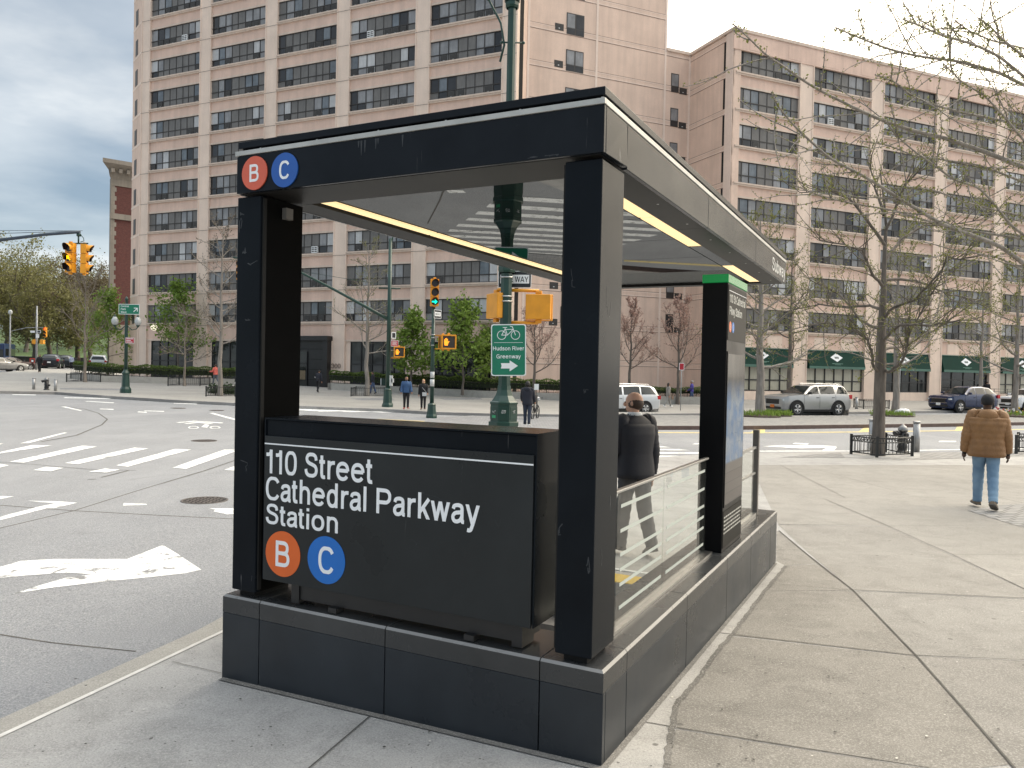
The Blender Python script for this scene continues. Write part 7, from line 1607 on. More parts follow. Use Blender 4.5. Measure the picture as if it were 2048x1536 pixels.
    for nm, s in (('l', -1), ('r', 1)):
        a, e_, w_ = J[nm + 'sh'], J[nm + 'elb'], J[nm + 'wr']; pts = []; rad = []
        keys = [(a + Vector((-s * .035, 0, .006)), .030), (a + Vector((-s * .005, 0, .004)), .042), (a.lerp(e_, .35), .041), (a.lerp(e_, .75), .037), (e_, .036), (e_.lerp(w_, .45), .033), (e_.lerp(w_, .85), .029), (w_, .026)]
        m_ = 6 if fine else 1
        for i in range(len(keys) - 1):
            for k in range(m_):
                f_ = k / m_; pts.append(keys[i][0].lerp(keys[i + 1][0], f_)); r_ = lerp(keys[i][1], keys[i + 1][1], f_) * (1 + (B - 1) * .9)
                if fine: r_ *= 1 + .035 * sin(i * 3.7 + k * 1.9 + s)
                rad.append(r_)
        pts.append(keys[-1][0]); rad.append(keys[-1][1] * B); x.tube(pts, rad, 16 if fine else 10, 0)
    if hood: 
        HB = top_((0, -.048, .835 + .0)); HB.y += lean * 0
        q = MB(); 
        for k in range(15):
            pass
        ring = [(.066 * sin(a), -.020 - .040 * cos(a) + (.0), .842 + zz_ + .018 * cos(a) * 0 + lean * 0) for a in [pi * (-1 + 2 * i / 16) for i in range(17)]]
        ring = [(p_[0], p_[1] + lean * .34 + .018, p_[2]) for p_ in ring]
        x.tube(ring, .026, 10, 0, cap=False)
        x.ball(tuple(top_((0, -.070, .815))), (.076, .036, .056), 16, 10, 0)
    x.build('jacket', top, t)
    if fine and quilt:
        y = MB()
        for nm, s in (('l', -1), ('r', 1)):
            fo, w_ = J[nm + 'fo'], J[nm + 'wr']; y.tube([w_ - fo * .004, w_ + fo * .022], [.021, .018], 12)
        y.build('cuff', mat('cuff_black', (.012, .012, .013), .8), t)
    if collar: 
        y = MB(); loft(y, [(0, lean * .34, .846 + zz_, .050, .046), (0, lean * .35, .868 + zz_, .040, .042), (0, lean * .355, .872 + zz_, .036, .038)], 18); y.build('collar', collar, t)
    # hair or cap
    y = MB(); q = MB()
    if hairkind == 'bald':
        q.ball((0, -.010, .000), (.0470, .0530, .046), 18, 10); q.v = [(a, b_, c_) for a, b_, c_ in q.v]
        q.f = [f_ for f_ in q.f if all(q.v[i][1] < .034 for i in f_)]; q.m = q.m[:len(q.f)]; q.s = q.s[:len(q.f)]
    elif hairkind == 'cap':
        q.ball((0, -.004, .020), (.052, .063, .058), 20, 12); q.f = [f_ for f_ in q.f if all(q.v[i][2] > -.028 for i in f_)]; q.m = q.m[:len(q.f)]; q.s = q.s[:len(q.f)]
    elif hairkind == 'long':
        q.ball((0, -.008, .018), (.052, .060, .058), 18, 12); q.f = [f_ for f_ in q.f if all(not (q.v[i][1] > .028 and q.v[i][2] < .045) for i in f_)]; q.m = q.m[:len(q.f)]; q.s = q.s[:len(q.f)]
        loft(q, [(0, -.030, -.11, .030, .014), (0, -.034, -.07, .050, .026), (0, -.028, -.02, .052, .034), (0, -.02, .02, .048, .036)], 14)
    elif hairkind == 'hood':
        q.ball((0, -.008, .008), (.058, .064, .070), 18, 12); q.f = [f_ for f_ in q.f if all(not (q.v[i][1] > .030) for i in f_)]; q.m = q.m[:len(q.f)]; q.s = q.s[:len(q.f)]
    else:
        q.ball((0, -.008, .020), (.048, .058, .054), 18, 12); q.f = [f_ for f_ in q.f if all(not (q.v[i][1] > .026 and q.v[i][2] < .042) and q.v[i][2] > -.022 for i in f_)]; q.m = q.m[:len(q.f)]; q.s = q.s[:len(q.f)]
        if beard: q.ball((0, .020, -.034), (.034, .036, .026), 12, 8)
    y.add([HM @ Vector(a) for a in q.v], q.f, 0, True); y.build('hair' if hairkind not in ('cap', 'hood') else ('cap' if hairkind == 'cap' else 'hood'), hair, t)
    return t, J, zz_
cloth = lambda n, c, r=.8: mat(n, c, r, 0, .18, 9, .15)
BLK = cloth('cloth_black', (.010, .010, .012)); NAVY = cloth('cloth_navy', (.012, .014, .024)); DNM = cloth('denim_dark', (.02, .028, .05)); HBLK = mat('hair_black', (.012, .010, .009), .6, 0, .2); HBRN = mat('hair_brown', (.05, .028, .018), .6, 0, .2); HBLN = mat('hair_blond', (.42, .28, .13), .6, 0, .2); HGRY = mat('hair_grey', (.35, .34, .33), .6, 0, .2)
# man in the brown jacket
t = NT('brown_puffer'); v = t.noise(3, 5, .6); g_ = t.noise(22, 4, .65, stretch=(1, 1, .6)); 
c = t.ramp(v, [(.3, (.185, .088, .030)), (.7, (.28, .145, .055))]); c = t.mix(t.ramp(g_, [(.35, .35), (.55, 0.)]), c, (.11, .05, .018)); t.col(c); t.set(Roughness=.55); t.bump(g_, .55, .03); PUFF = t.m
t = NT('light_jeans'); v = t.noise(4, 5, .6); g_ = t.noise(60, 3); c = t.ramp(v, [(.3, (.10, .18, .28)), (.7, (.24, .36, .48))]); t.col(c); t.set(Roughness=.85); t.bump(g_, .3, .005); JEAN = t.m
bp = P(1969, 1018)
person(bp, 1.80, radians(-27), 'man in a quilted brown hooded jacket and light blue jeans walking away', PUFF, JEAN, SKD, BLK, (mat('shoe_taupe', (.16, .125, .09), .8), mat('shoe_sole', (.10, .09, .08), .8)), coat=.455, larm=(-2, 14, 13), rarm=(2, 12, 13), lleg=(16, 10), rleg=(-12, 18), hairkind='cap', bulk=1.42, hood=True, fine=True, quilt=True, widelegs=1.1)
# balding man behind the glass
mpnt = P(1266, 1110)
person(mpnt, 1.79, radians(30), 'balding man in a dark quilted jacket with a white collar behind the glass', cloth('quilted_navy', (.010, .011, .018), .7), cloth('trousers_charcoal', (.055, .055, .06)), SKL, HBRN, (mat('shoe_black', (.015, .013, .012), .4), BLK), coat=.47, larm=(12, 22, 6), rarm=(-6, 14, 6), lleg=(10, 4), rleg=(-9, 12), hairkind='bald', bulk=1.24, collar=mat('shirt_white', (.72, .72, .72), .8), fine=True, lean=.04, headturn=radians(30), widelegs=1.15)
# the pedestrians of the plaza
def walker(px, py, *a, **k): return person(P(px, py), *a, **k)
tt, J, z_ = walker(812, 819, 1.80, radians(190), 'bearded man in a blue jacket and black trousers coming towards the crosswalk', cloth('jacket_blue', (.035, .085, .19)), BLK, SKM, HBLK, mat('shoe_red', (.32, .03, .03), .6), larm=(8, 30, 12), rarm=(5, 25, 12), lleg=(8, 2), rleg=(-6, 6), beard=True, bulk=1.15)
y = MB(); y.ball((.16, -.06, .62), (.06, .06, .09), 12, 8); y.tube([(.14, -.05, .70), (.08, .05, .80), (.02, -.06, .82)], .008, 6); y.build('shoulder_bag', mat('bag_black', (0, 0, 0)), tt)
tt, J, z_ = walker(846, 820, 1.68, radians(185), 'blond woman in a black coat with a pale shoulder bag', BLK, BLK, SKL, HBLN, BLK, coat=.46, larm=(10, 40, 8), rarm=(0, 15, 8), lleg=(6, 2), rleg=(-8, 10), hairkind='long', bulk=1.05)
y = MB(); y.box(-.11, .03, .085, .14, .46, .58); y.tube([(-.1, .1, .58), (.02, .09, .72), (.08, .0, .83)], .006, 5); y.build('shoulder_bag', mat('bag_pale', (.50, .51, .52), .6), tt)
tt, J, z_ = walker(1054, 852, 1.80, radians(-8), 'person in a dark hooded coat seen from behind beside the delivery bicycle', NAVY, DNM, SKM, HBLK, (BLK, SIGNW), coat=.46, larm=(20, 35, 10), rarm=(15, 30, 10), lleg=(6, 3), rleg=(-6, 8), hairkind='hood', bulk=1.18, hood=True)
tt, J, z_ = walker(636, 785, 1.72, radians(-10), 'person in dark clothes walking to the black entrance with a white bag', NAVY, BLK, SKM, HBLK, BLK, larm=(25, 60, 14), rarm=(-5, 15, 12), lleg=(14, 4), rleg=(-14, 20), lean=.2)
y = MB(); y.ball((-.16, .12, .66), (.06, .05, .04), 10, 6); y.build('white_bag', mat('bag_white', (.6, .6, .6)), tt)
walker(745, 788, 1.72, radians(80), 'person in a dark jacket and blue jeans behind the street tree trunk', NAVY, cloth('denim', (.06, .10, .20)), SKM, HBLK, BLK, lleg=(12, 3), rleg=(-12, 12))
walker(431, 770, 1.70, radians(60), 'jogger in a coral top and grey trousers beside the left black post', cloth('top_coral', (.78, .17, .13)), cloth('trousers_grey', (.13, .14, .16)), SKM, HBRN, BLK, larm=(20, 70, 12), rarm=(-20, 70, 12), lleg=(18, 5), rleg=(-14, 30), bulk=1.1)
walker(79, 745, 1.74, radians(195), 'person all in black walking on the plaza beside the red box', BLK, BLK, SKM, HBLK, BLK, coat=.44, larm=(5, 20, 14), rarm=(5, 20, 14), lleg=(8, 2), rleg=(-6, 8), hairkind='long', bulk=1.15)
walker(143, 738, 1.72, radians(10), 'grey haired person in a pale blue shirt at the corner of the hedge', cloth('shirt_pale', (.45, .50, .62)), BLK, SKL, HGRY, BLK, bulk=1.1)
walker(157, 735, 1.66, radians(170), 'small figure in brown at the far plaza corner by the bare tree', cloth('coat_brown', (.12, .07, .05)), BLK, SKM, HBLK, BLK, coat=.46)
walker(176, 734, 1.72, radians(20), 'small figure in black standing right of the bare street tree', BLK, BLK, SKM, HBLK, BLK)
tt, J, z_ = walker(1336, 815, 1.68, radians(-75), 'woman with long black hair in a grey patterned coat carrying a bag', cloth('coat_grey', (.24, .22, .20)), cloth('trousers_pale', (.30, .29, .27)), SKM, HBLK, SIGNW, coat=.28, larm=(14, 20, 10), rarm=(-12, 14, 10), lleg=(20, 4), rleg=(-18, 14), hairkind='long', bulk=1.1)
y = MB(); y.box(.07, .15, .10, .17, .33, .48); y.tube([(.11, .13, .48), (.12, .08, .6)], .006, 4); y.build('hand_bag', mat('bag_tan', (.30, .20, .14), .7), tt)
walker(1383, 808, 1.72, radians(70), 'person in a purple blue top and jeans walking along the low hedge', cloth('top_purple', (.06, .05, .28)), cloth('denim', (0, 0, 0)), SKM, HGRY, BLK, lleg=(14, 4), rleg=(-12, 12), larm=(15, 40, 10))
c0 = B0 + DR * 26.6 - NRM * 2.9
for dx, lb, tn in ((0, 'man in a black coat standing left of his companion behind the blue car', -20), (.9, 'man in a black coat standing right of his companion by the shop door', -40)):
    q = c0 + DR2 * dx; person(Vector((q.x, q.y, .25)), 1.76, radians(tn), lb, BLK, BLK, SKM, HBLK, BLK, coat=.42, bulk=1.15)

# ------------------------------------------------------------------ trees
BARKG = m_bark('bark_grey', (.17, .15, .13), (.30, .27, .24)); BARKD = m_bark('bark_dark', (.075, .063, .054), (.17, .145, .122)); BARKT = m_bark('bark_tan', (.16, .13, .105), (.30, .255, .21))
BUD = m_leaf('bud_green', (.12, .135, .028), (.21, .22, .055)); LEAFG = m_leaf('young_leaf', (.11, .18, .028), (.19, .29, .05), (.27, .37, .08)); OLIVE = m_leaf('park_spring_leaf', (.13, .135, .045), (.21, .205, .07), (.27, .24, .11)); PINKB = m_leaf('pink_bud', (.32, .20, .165), (.48, .34, .29)); BROWNT = m_leaf('brown_twig_bud', (.07, .055, .035), (.13, .10, .055))
def rv(r, s=1.0): return Vector((r.gauss(0, s), r.gauss(0, s), r.gauss(0, s)))
def branch(mb, p, d, L_, r0, r1, r, n=6, bend=.12, up=0.0, sides=6):
    pts = [p.copy()]; d = d.normalized(); dirs = [d.copy()]
    for i in range(n):
        d = (d + rv(r, bend) + Vector((0, 0, up))).normalized(); pts.append(pts[-1] + d * L_ / n); dirs.append(d.copy())
    mb.tube(pts, [r0 + (r1 - r0) * i / n for i in range(n + 1)], sides, cap=False); return pts, dirs
def leafq(mb, p, s, r, flat=1.0):
    u = rv(r).normalized() * s; v = u.orthogonal(); v.rotate(Matrix.Rotation(r.uniform(0, 6.28), 3, u.normalized())); v = v.normalized() * s * .6
    mb.quad(p - u, p - v, p + u, p + v)
def tree(p, h, tr, crown_lo, spread, label, bark, leaf, seed, kind='bare', leafs=.06, nl=2, group=None, n1=16, n2=7, n3=5, cat='tree', lean=(0, 0), upk=.10, ang=(50, 80), tip=.006, taper=.72):
    """tapered trunk, limbs, branches and twigs in one mesh; buds or leaves in another"""
    r = random.Random(seed); t = empty('street_tree' if kind != 'park' else 'park_tree', p); tag(t, label, cat, group)
    tk = MB(); cr = MB(); fine = 3 if h > 3 else 4
    tp = [Vector((0, 0, -.15)), Vector((0, 0, .02))]; tr_ = [tr * 1.45, tr * 1.25]; n = 10
    for i in range(1, n + 1):
        z = h * .92 * i / n; tp.append(Vector((lean[0] * z + r.gauss(0, .012) * h * .3, lean[1] * z + r.gauss(0, .012) * h * .3, z))); tr_.append(tr * (1 - .88 * (i / n) ** 1.1))
    tk.tube(tp, tr_, 10, cap=False)
    def tpt(f):
        z = f * h * .92; k = min(n - 1, int(f * n)); return tp[k + 1].lerp(tp[k + 2] if k + 2 < len(tp) else tp[-1], f * n - k)
    for i in range(n1):
        f = crown_lo + (1 - crown_lo) * (i + r.random()) / n1; f = min(f, .99); a = i * 2.4 + r.uniform(-.5, .5)
        el = radians(90 - lerp(ang[1], ang[0], (f - crown_lo) / (1 - crown_lo)) + r.uniform(-10, 10)); d = Vector((cos(a) * cos(el), sin(a) * cos(el), sin(el)))
        L1 = spread * (1.05 - taper * ((f - crown_lo) / (1 - crown_lo)) ** 1.3) * r.uniform(.75, 1.15); rr = max(tip * 1.8, tr * .44 * (1 - .7 * f) * (L1 / spread) ** .5)
        p1, d1 = branch(tk, tpt(f), d, L1, rr, tip, r, 7, .10, upk * .6, 5)
        for j in range(n2):
            k = 1 + int((j + r.random()) / n2 * 6.0); k = min(k, 7); dd = (d1[k] + rv(r, .55) + Vector((0, 0, upk))).normalized(); L2 = L1 * r.uniform(.28, .5) * (1.15 - k / 12)
            p2, d2 = branch(tk, p1[k], dd, L2, max(tip * .9, rr * .35), tip * .55, r, 5, .14, upk, 4)
            for m in range(n3):
                k2 = 1 + r.randrange(5); d3 = (d2[k2] + rv(r, .6)).normalized(); L3 = L2 * r.uniform(.25, .5)
                p3, _ = branch(tk, p2[k2], d3, L3, tip * .55, tip * .3, r, 3, .2, upk, 3)
                for q in range(nl):
                    w_ = p3[r.randrange(1, 4)] + rv(r, leafs * (.4 if kind in ('bare', 'bud') else 1.6)); leafq(cr, w_, leafs * r.uniform(.5, 1.3), r)
            for q in range(nl):
                w_ = p2[r.randrange(1, 6)] + rv(r, leafs * (.4 if kind in ('bare', 'bud') else 1.8)); leafq(cr, w_, leafs * r.uniform(.5, 1.3), r)
    tk.build('trunk', bark, t); cr.build('crown', leaf, t); return t
GT = 'street trees of the plaza and median'
# bare street trees on the plaza
tree(P(170, 764), 8.6, .12, .28, 3.6, 'bare pale street tree in the guard at the left planter corner', BARKT, BROWNT, 11, 'bare', .04, 2, GT, 17, 8, 5, lean=(-.01, 0), tip=.015, ang=(25, 65))
tree(P(369, 772), 6.2, .095, .30, 2.8, 'bare thin street tree before the hedge right of the lamp post', BARKT, BROWNT, 12, 'bare', .04, 2, GT, 15, 8, 5, tip=.014)
tree(P(440, 792), 11.8, .15, .28, 3.2, 'tall bare street tree standing in ivy beside the left black post', BARKG, BROWNT, 13, 'bare', .04, 2, GT, 22, 8, 5, tip=.013)
tree(P(733, 792), 12.0, .17, .26, 3.3, 'tall budding street tree between the black entrance and the mast arm', BARKG, BUD, 14, 'bud', .04, 2, GT, 22, 8, 5, tip=.012)
# leafy small trees behind the planter
for px, py, Y, h, sprd, sd, lb in ((822, 772, 62, 5.4, 2.2, 21, 'small leafy green tree between the two signal posts'), (925, 775, 60, 5.7, 3.2, 22, 'wide leafy green tree left of the cycle route sign'), (355, 756, 74, 7.6, 3.9, 23, 'leafy green tree against the tower base behind the bare sapling'), (215, 735, 80, 7.2, 3.6, 24, 'dark green leafy tree behind the lamp post at the tower corner'), (975, 775, 63, 4.6, 1.6, 25, 'small leafy green tree half behind the cycle route sign')):
    q = Q(px, py, Y); tree(Vector((q.x, q.y, gz(q.x, q.y) + .3)), h, .10, .22, sprd, lb, BARKD, LEAFG, sd, 'leafy', .16, 5, 'leafy trees behind the hedges', 17, 6, 4, ang=(5, 66), tip=.010, upk=.03, taper=.45)
# pink budding trees along the recess
for px, Y, h, sprd, sd, lb in ((1068, 57, 6.8, 3.1, 31, 'pink budding tree right of the cycle route sign'), (1259, 58, 7.4, 2.8, 32, 'pink budding tree behind the white minivan'), (1356, 57, 7.6, 3.2, 33, 'pink budding tree left of the information screen')):
    q = Q(px, 790, Y); tree(Vector((q.x, q.y, gz(q.x, q.y) + .1)), h, .13, .30, sprd, lb, BARKD, PINKB, sd, 'bud', .06, 3, 'pink budding trees before the recess', 15, 9, 8, ang=(30, 60), tip=.009, upk=.16)
# trees of the median and of the far pavement
tree(P(1521, 828), 12.6, .27, .24, 4.4, 'stout budding tree in the median before the silver car', BARKG, BUD, 41, 'bud', .045, 4, GT, 22, 9, 6, lean=(-.025, 0), tip=.009)
tree(P(1577, 812), 12.0, .18, .26, 3.6, 'slim budding tree behind the silver car', BARKD, BUD, 42, 'bud', .045, 4, GT, 18, 8, 6, tip=.009)
tree(P(1790, 829), 12.0, .22, .26, 4.0, 'budding median tree behind the near trunk', BARKG, BUD, 43, 'bud', .045, 4, GT, 22, 8, 6, tip=.009)
tree(P(2030, 828), 11.0, .22, .24, 3.8, 'budding median tree with tulips at its foot at the right edge', BARKG, BUD, 44, 'bud', .05, 4, GT, 20, 8, 6, tip=.009)
tree(P(1960, 812), 10.5, .16, .28, 3.2, 'slim budding tree in front of the shop right of its door', BARKG, BUD, 45, 'bud', .045, 3, GT, 16, 8, 6, tip=.009)
# the near dark trunk with its contorted limbs
def rough_tree(p, label):
    r = random.Random(77); t = empty('street_tree', p); tag(t, label, 'tree', GT); tk = MB(); cr = MB()
    lm = {}
    tk_px = [(1755, 912, .205), (1757, 880, .172), (1758, 840, .158), (1759, 790, .152), (1761, 740, .150), (1762, 690, .128), (1764, 640, .108), (1767, 590, .080), (1768, 540, .064), (1770, 490, .050), (1772, 450, .036), (1768, 400, .03), (1760, 340, .016)]
    Y0 = p.y
    def W(px, py, dy=0): return Q(px, py, Y0 + dy) - p
    rel = [W(a, b) for a, b, _ in tk_px]; rel[0].z = -.1; tk.tube(rel, [c_ for _, _, c_ in tk_px], 14, cap=False)
    limbs = [[(1762, 735, 0), (1775, 745, -.2), (1800, 728, -.5), (1812, 705, -.7), (1815, 690, -.8), (1822, 660, -.9), (1850, 610, -1.1), (1880, 560, -1.2)],
             [(1757, 745, 0), (1748, 735, -.2), (1742, 700, -.4), (1735, 680, -.5), (1715, 665, -.6), (1690, 655, -.7), (1650, 645, -.9), (1600, 655, -1.1)],
             [(1764, 640, 0), (1785, 615, -.3), (1830, 600, -.8), (1880, 545, -1.2), (1895, 520, -1.3), (1930, 515, -1.5)],
             [(1765, 620, 0), (1740, 610, .4), (1700, 615, .8), (1640, 610, 1.2), (1560, 625, 1.5)],
             [(1768, 575, 0), (1745, 550, -.4), (1725, 500, -.7), (1690, 490, -.9), (1640, 480, -1.1)],
             [(1770, 520, 0), (1800, 480, .4), (1850, 450, .8), (1900, 450, 1.2), (1960, 440, 1.4)],
             [(1770, 490, 0), (1735, 440, -.3), (1700, 400, -.5), (1660, 380, -.6), (1600, 385, -.8)],
             [(1772, 460, 0), (1790, 420, -.3), (1810, 370, -.5), (1850, 330, -.7)], [(1767, 560, 0), (1830, 560, .6), (1900, 590, 1.0), (1960, 600, 1.2)],
             [(1763, 660, 0), (1720, 640, 1.0), (1680, 590, 1.6), (1620, 560, 2.0)], [(1768, 430, 0), (1755, 390, .3), (1740, 330, .5)], [(1765, 680, 0), (1800, 650, -1), (1860, 650, -1.8), (1930, 640, -2.2)], [(1764, 700, 0), (1810, 690, 1), (1870, 660, 1.6), (1940, 610, 2)]]
    for lb in limbs:
        pts = [W(*q) for q in lb]; n = len(pts); r0 = .044
        dense = []
        for a, b in zip(pts, pts[1:]):
            for k in range(4): dense.append(a.lerp(b, k / 4) + rv(r, .012))
        dense.append(pts[-1]); m = len(dense); tk.tube(dense, [r0 * (1 - .85 * i / m) + .004 for i in range(m)], 7, cap=False)
        for i in range(3, m):
            for _ in range(2 if i > m * .35 else 1):
                d = (dense[min(i + 1, m - 1)] - dense[i - 1]).normalized(); d2 = (d + rv(r, .75) + Vector((0, 0, .25))).normalized(); L2 = r.uniform(.45, 1.6)
                q, qd = branch(tk, dense[i], d2, L2, .013, .004, r, 6, .16, .06, 4)
                for k in range(1, 7):
                    if r.random() < .75:
                        s3, _ = branch(tk, q[k], (qd[k] + rv(r, .7)).normalized(), r.uniform(.08, .38), .005, .002, r, 3, .2, .08, 3)
                        for z in s3[1:]: 
                            for _ in range(2): leafq(cr, z + rv(r, .012), r.uniform(.012, .03), r)
                    leafq(cr, q[k] + rv(r, .02), r.uniform(.012, .03), r)
    tk.build('trunk', BARKD, t); cr.build('crown', BUD, t)
rough_tree(P(1755, 911), 'near dark trunk with twisted limbs and yellow green buds in the ringed guard')

# the near tree whose limbs reach in from the right edge
def reach_tree():
    r = random.Random(5); base = Vector((14.2, 15.5, gz(14.2, 15.5))); t = empty('street_tree', base); tag(t, 'spurred budding branches of a near tree sweeping in from the upper right', 'tree', GT); tk = MB(); cr = MB(); cc = Vector((0, 0, 0))
    top = base + Vector((-.1, 0, 12)); n = 10; pts = [base.lerp(top, i / n) - base + rv(r, .03) for i in range(n + 1)]; tk.tube(pts, [.30 - .024 * i for i in range(n + 1)], 12, cap=False)
    Z5 = lambda pts: [(1320 + x / 2.648, 40 + y / 2.648) for x, y in pts]
    limbs = [(Z5([(385, 20), (450, 75), (560, 185), (660, 250), (760, 322), (850, 375), (940, 420), (1080, 490), (1200, 540), (1350, 590), (1500, 622), (1700, 690), (1928, 780)]), 11.0, 14.5, .030),
             (Z5([(592, 385), (615, 440), (655, 495), (710, 560), (775, 622), (900, 735), (1030, 800), (1150, 868), (1250, 935), (1350, 995), (1500, 1085), (1650, 1140), (1800, 1195), (1928, 1290)]), 10.5, 14.0, .030),
             (Z5([(930, 40), (1010, 75), (1100, 112), (1200, 150), (1300, 178), (1420, 200), (1560, 215), (1700, 250), (1800, 280), (1928, 345)]), 11, 14.2, .022),
             (Z5([(1285, -5), (1400, 40), (1500, 85), (1600, 110), (1700, 145), (1800, 195), (1928, 300)]), 10.5, 13.5, .020),
             (Z5([(1690, -10), (1750, 35), (1800, 90), (1860, 140), (1928, 195)]), 11, 13.5, .024),
             (Z5([(1140, 290), (1250, 330), (1330, 400), (1450, 450), (1600, 490), (1750, 520), (1928, 560)]), 12, 14.5, .018),
             (Z5([(1180, 520), (1260, 620), (1340, 690), (1440, 760), (1560, 850), (1680, 880), (1760, 960), (1850, 1080), (1928, 1140)]), 12, 14.5, .020),
             (Z5([(700, 870), (820, 920), (960, 960), (1100, 985), (1250, 1010), (1400, 1060), (1600, 1110), (1800, 1140), (1928, 1160)]), 12.5, 15, .016),
             (Z5([(1060, 640), (1200, 660), (1350, 720), (1500, 740), (1700, 770), (1928, 860)]), 12.5, 15, .014), (Z5([(1500, 230), (1600, 330), (1720, 400), (1830, 520), (1928, 640)]), 11.5, 14, .018),
             (Z5([(1380, 1280), (1500, 1240), (1650, 1230), (1800, 1260), (1928, 1330)]), 13, 15, .012), (Z5([(1300, 880), (1450, 900), (1600, 960), (1750, 1000), (1928, 1040)]), 12.5, 15, .012), (Z5([(1560, 0), (1640, 60), (1760, 110), (1928, 150)]), 12, 14, .012)]
    for pl, ya, yb, r1 in limbs:
        m = len(pl); pts = [Q(px, py, ya + (yb - ya) * (i / (m - 1)) ** .8) - base for i, (px, py) in enumerate(pl)]
        ex = pts[-1] + (pts[-1] - pts[-2]).normalized() * .9; hub = Vector((-.1, 0, max(3.0, min(10.5, ex.z + .3)))); pts += [ex, ex.lerp(hub, .5) + Vector((0, 0, .1)), hub]
        dn = []; 
        for a, b in zip(pts, pts[1:]):
            k_ = max(2, int((b - a).length / .12))
            for k in range(k_): dn.append(a.lerp(b, k / k_))
        dn.append(pts[-1])
        for _ in range(2): dn = [dn[0]] + [(dn[i - 1] + dn[i] * 2 + dn[i + 1]) / 4 for i in range(1, len(dn) - 1)] + [dn[-1]]
        M_ = len(dn); tk.tube(dn, [.009 + (r1 * 2.3 - .009) * (i / M_) for i in range(M_)], 6, cap=False)
        stop = int(M_ * .82)
        for i in range(1, stop):
            d = (dn[i] - dn[i + 1]).normalized()
            for _ in range(3):                                           # short spurs with buds
                u = (rv(r) - d * 0).normalized(); e_ = dn[i] + u * r.uniform(.03, .08) + d * .02; tk.tube([dn[i], e_], [.007, .005], 3, cap=False)
                for _ in range(2): leafq(cr, e_ + rv(r, .012), r.uniform(.012, .028), r)
            if r.random() < .29 and i > 3:
                sdv = (d * .9 + rv(r, .55)).normalized(); q, qd = branch(tk, dn[i], sdv, r.uniform(.35, 1.6), .012, .005, r, 8, .09, .0, 4)
                for k in range(1, 9):
                    for _ in range(2):
                        e_ = q[k] + rv(r).normalized() * r.uniform(.025, .06); tk.tube([q[k], e_], [.0045, .0035], 3, cap=False)
                        for _ in range(2): leafq(cr, e_ + rv(r, .010), r.uniform(.011, .025), r)
                    if r.random() < .16:
                        q2, _ = branch(tk, q[k], (qd[k] + rv(r, .6)).normalized(), r.uniform(.2, .6), .006, .003, r, 5, .12, .0, 3)
                        for z in q2[1:]: leafq(cr, z + rv(r, .01), r.uniform(.009, .02), r)
    tk.build('trunk', BARKG, t); cr.build('crown', BUD, t)
reach_tree()

# tulips and grass at the feet of the median trees
def bed(px, py, w_, label, flowers, seed):
    r = random.Random(seed); c = P(px, py); t = empty('flower_bed', c); tag(t, label, 'flower bed'); x = MB(); y = MB(); m_ = MB()
    m_.lathe([(w_, .0), (w_ * .8, .08), (w_ * .3, .12)], 16); m_.build('soil', mat('soil', (0, 0, 0)), t)
    for i in range(340):
        a = r.uniform(0, 6.28); d = w_ * sqrt(r.random()); p_ = Vector((cos(a) * d, sin(a) * d * .8, .06)); h = r.uniform(.12, .38); u = Vector((r.gauss(0, .10), r.gauss(0, .10), h)); s = Vector((r.gauss(0, 1), r.gauss(0, 1), 0)).normalized() * .022
        x.add([p_ - s, p_ + s, p_ + u * .7 + s * .8, p_ + u, p_ + u * .7 - s * .8], [(0, 1, 2, 3, 4)])
        if flowers and r.random() < .12: y.ball(p_ + Vector((0, 0, h + .08)), (.05, .05, .07), 7, 5, r.choice([0, 0, 1, 2]))
    x.build('blades', LEAFG, t)
    if flowers: y.build('blooms', [mat('tulip_red', (.55, .03, .05), .5), mat('tulip_yellow', (.70, .45, .02), .5), mat('tulip_white', (.7, .68, .66), .5)], t)
bed(1515, 833, 1.3, 'grass and spring leaves round the stout median tree before the silver car', False, 1); bed(1785, 832, 1.3, 'grass round the median tree behind the near trunk', False, 2); bed(2020, 832, 1.9, 'bed of red and yellow tulips at the right edge of the median', True, 3); bed(1556, 832, .8, 'small tuft of daffodil leaves by the silver car', False, 4)

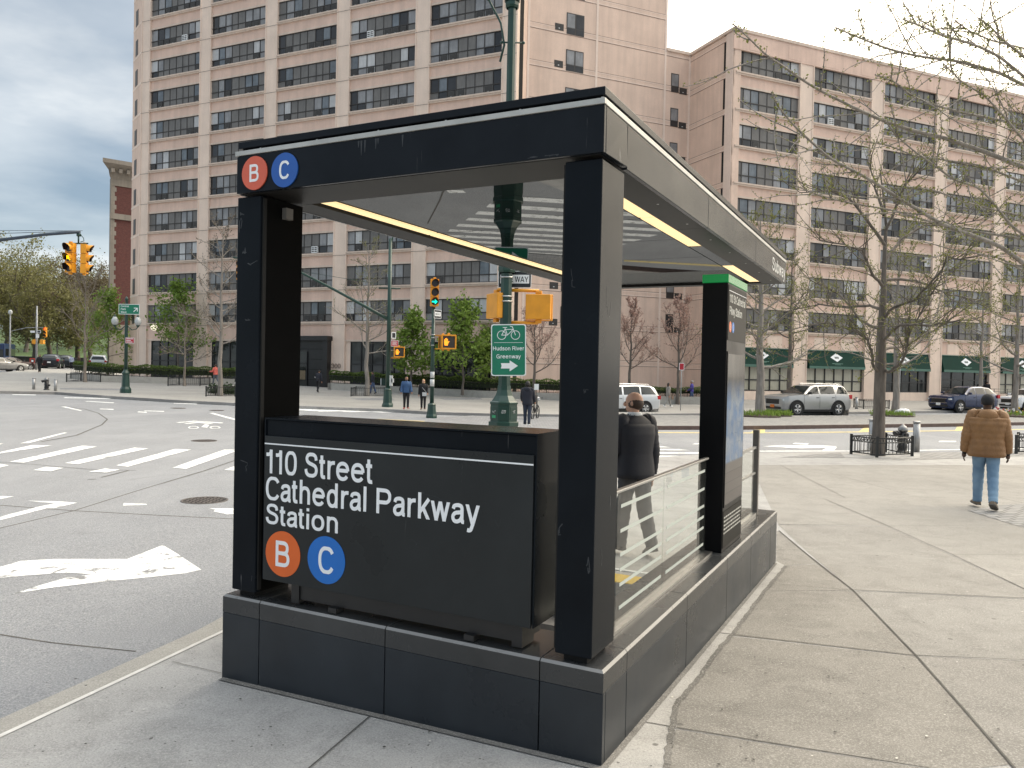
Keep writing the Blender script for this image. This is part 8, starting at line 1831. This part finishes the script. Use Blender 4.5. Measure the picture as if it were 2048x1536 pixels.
# the trees of the park across the avenue
def hillz(x, y): return rz(x, y) + .3 + 9 * sstep(118, 230, y)
def park_tree(px, Y, top_py, w_, seed, label):
    r = random.Random(seed); q = Q(px, 700, Y); p_ = Vector((q.x, q.y, hillz(q.x, q.y))); h = CAMZ + (723 - top_py) * Y / 1582 - p_.z
    t = empty('park_tree', p_); tag(t, label, 'tree', 'trees of the park across the avenue'); tk = MB(); cr = MB(); tr = .36
    tops = []; pts = [Vector((0, 0, -.3)), Vector((0, 0, .3))] + [Vector((r.gauss(0, .15), r.gauss(0, .15), h * .42 * i / 4)) for i in range(1, 5)]; tk.tube(pts, [.55, .42, .36, .33, .30, .26], 9, cap=False)
    for i in range(11):
        a = i * 2.4 + r.uniform(-.4, .4); el = r.uniform(.35, 1.3); d = Vector((cos(a) * cos(el), sin(a) * cos(el), sin(el))); L1 = r.uniform(.75, 1.05) * (h * .62 if el > .8 else w_)
        p1, d1 = branch(tk, pts[r.choice((3, 4, 5))], d, L1, .16, .025, r, 8, .13, .05, 5)
        for j in range(9):
            k = r.randrange(2, 9); p2, d2 = branch(tk, p1[k], (d1[k] + rv(r, .6)).normalized(), L1 * r.uniform(.25, .45), .045, .014, r, 5, .17, .05, 4)
            for m in range(7):
                k2 = r.randrange(1, 6); p3, _ = branch(tk, p2[k2], (d2[k2] + rv(r, .7)).normalized(), r.uniform(.9, 2.2), .016, .007, r, 3, .22, .03, 3)
                for _ in range(11): leafq(cr, p3[r.randrange(1, 4)] + rv(r, .38), r.uniform(.09, .24), r)
    tk.build('trunk', BARKD, t); cr.build('crown', r.choice([OLIVE, OLIVE, BROWNT]), t)
for i, a in enumerate(((-70, 118, 452, 7, 'park tree beyond the left edge with a wide olive crown'), (12, 122, 490, 7, 'park tree with an olive crown right behind the blue bus'), (52, 150, 505, 8, 'tall park tree behind the white sedan'), (98, 128, 528, 6.5, 'park tree with a yellowish crown behind the black SUV'), (140, 160, 520, 8, 'park tree far back under the hanging signals'), (180, 135, 545, 6.5, 'park tree with an olive crown behind the bare corner tree'), (222, 165, 552, 8, 'park tree just left of the brick building'), (-25, 165, 500, 8, 'far park tree at the left edge behind the others'), (20, 200, 525, 10, 'far park tree filling the gap above the bus'), (110, 205, 535, 10, 'far park tree behind the hanging signals'), (200, 210, 560, 10, 'far park tree beside the brick building'), (70, 118, 560, 5, 'lower park tree in front, behind the grey signal post'), (158, 122, 575, 5, 'lower park tree near the stone wall of the park'))):
    park_tree(*a[:4], 100 + i, a[4])
# stone wall of the park
q0, q1 = Q(-90, 700, 111), Q(235, 700, 118); t = empty('park_wall', (q0.x, q0.y, rz(q0.x, q0.y))); tag(t, 'low dark stone wall running along the edge of the park', 'wall')
d = Vector((q1.x - q0.x, q1.y - q0.y, 0)); x = MB(); M = frame_M((0, 0, 0), d, 1); x.box(0, d.length, -.3, .3, -1.0, 1.1, 0, M); x.box(0, d.length, -.36, .36, 1.101, 1.25, 0, M); x.build('wall', mat('park_stone', (.07, .068, .062), .9, var=.4, scale=2), t)
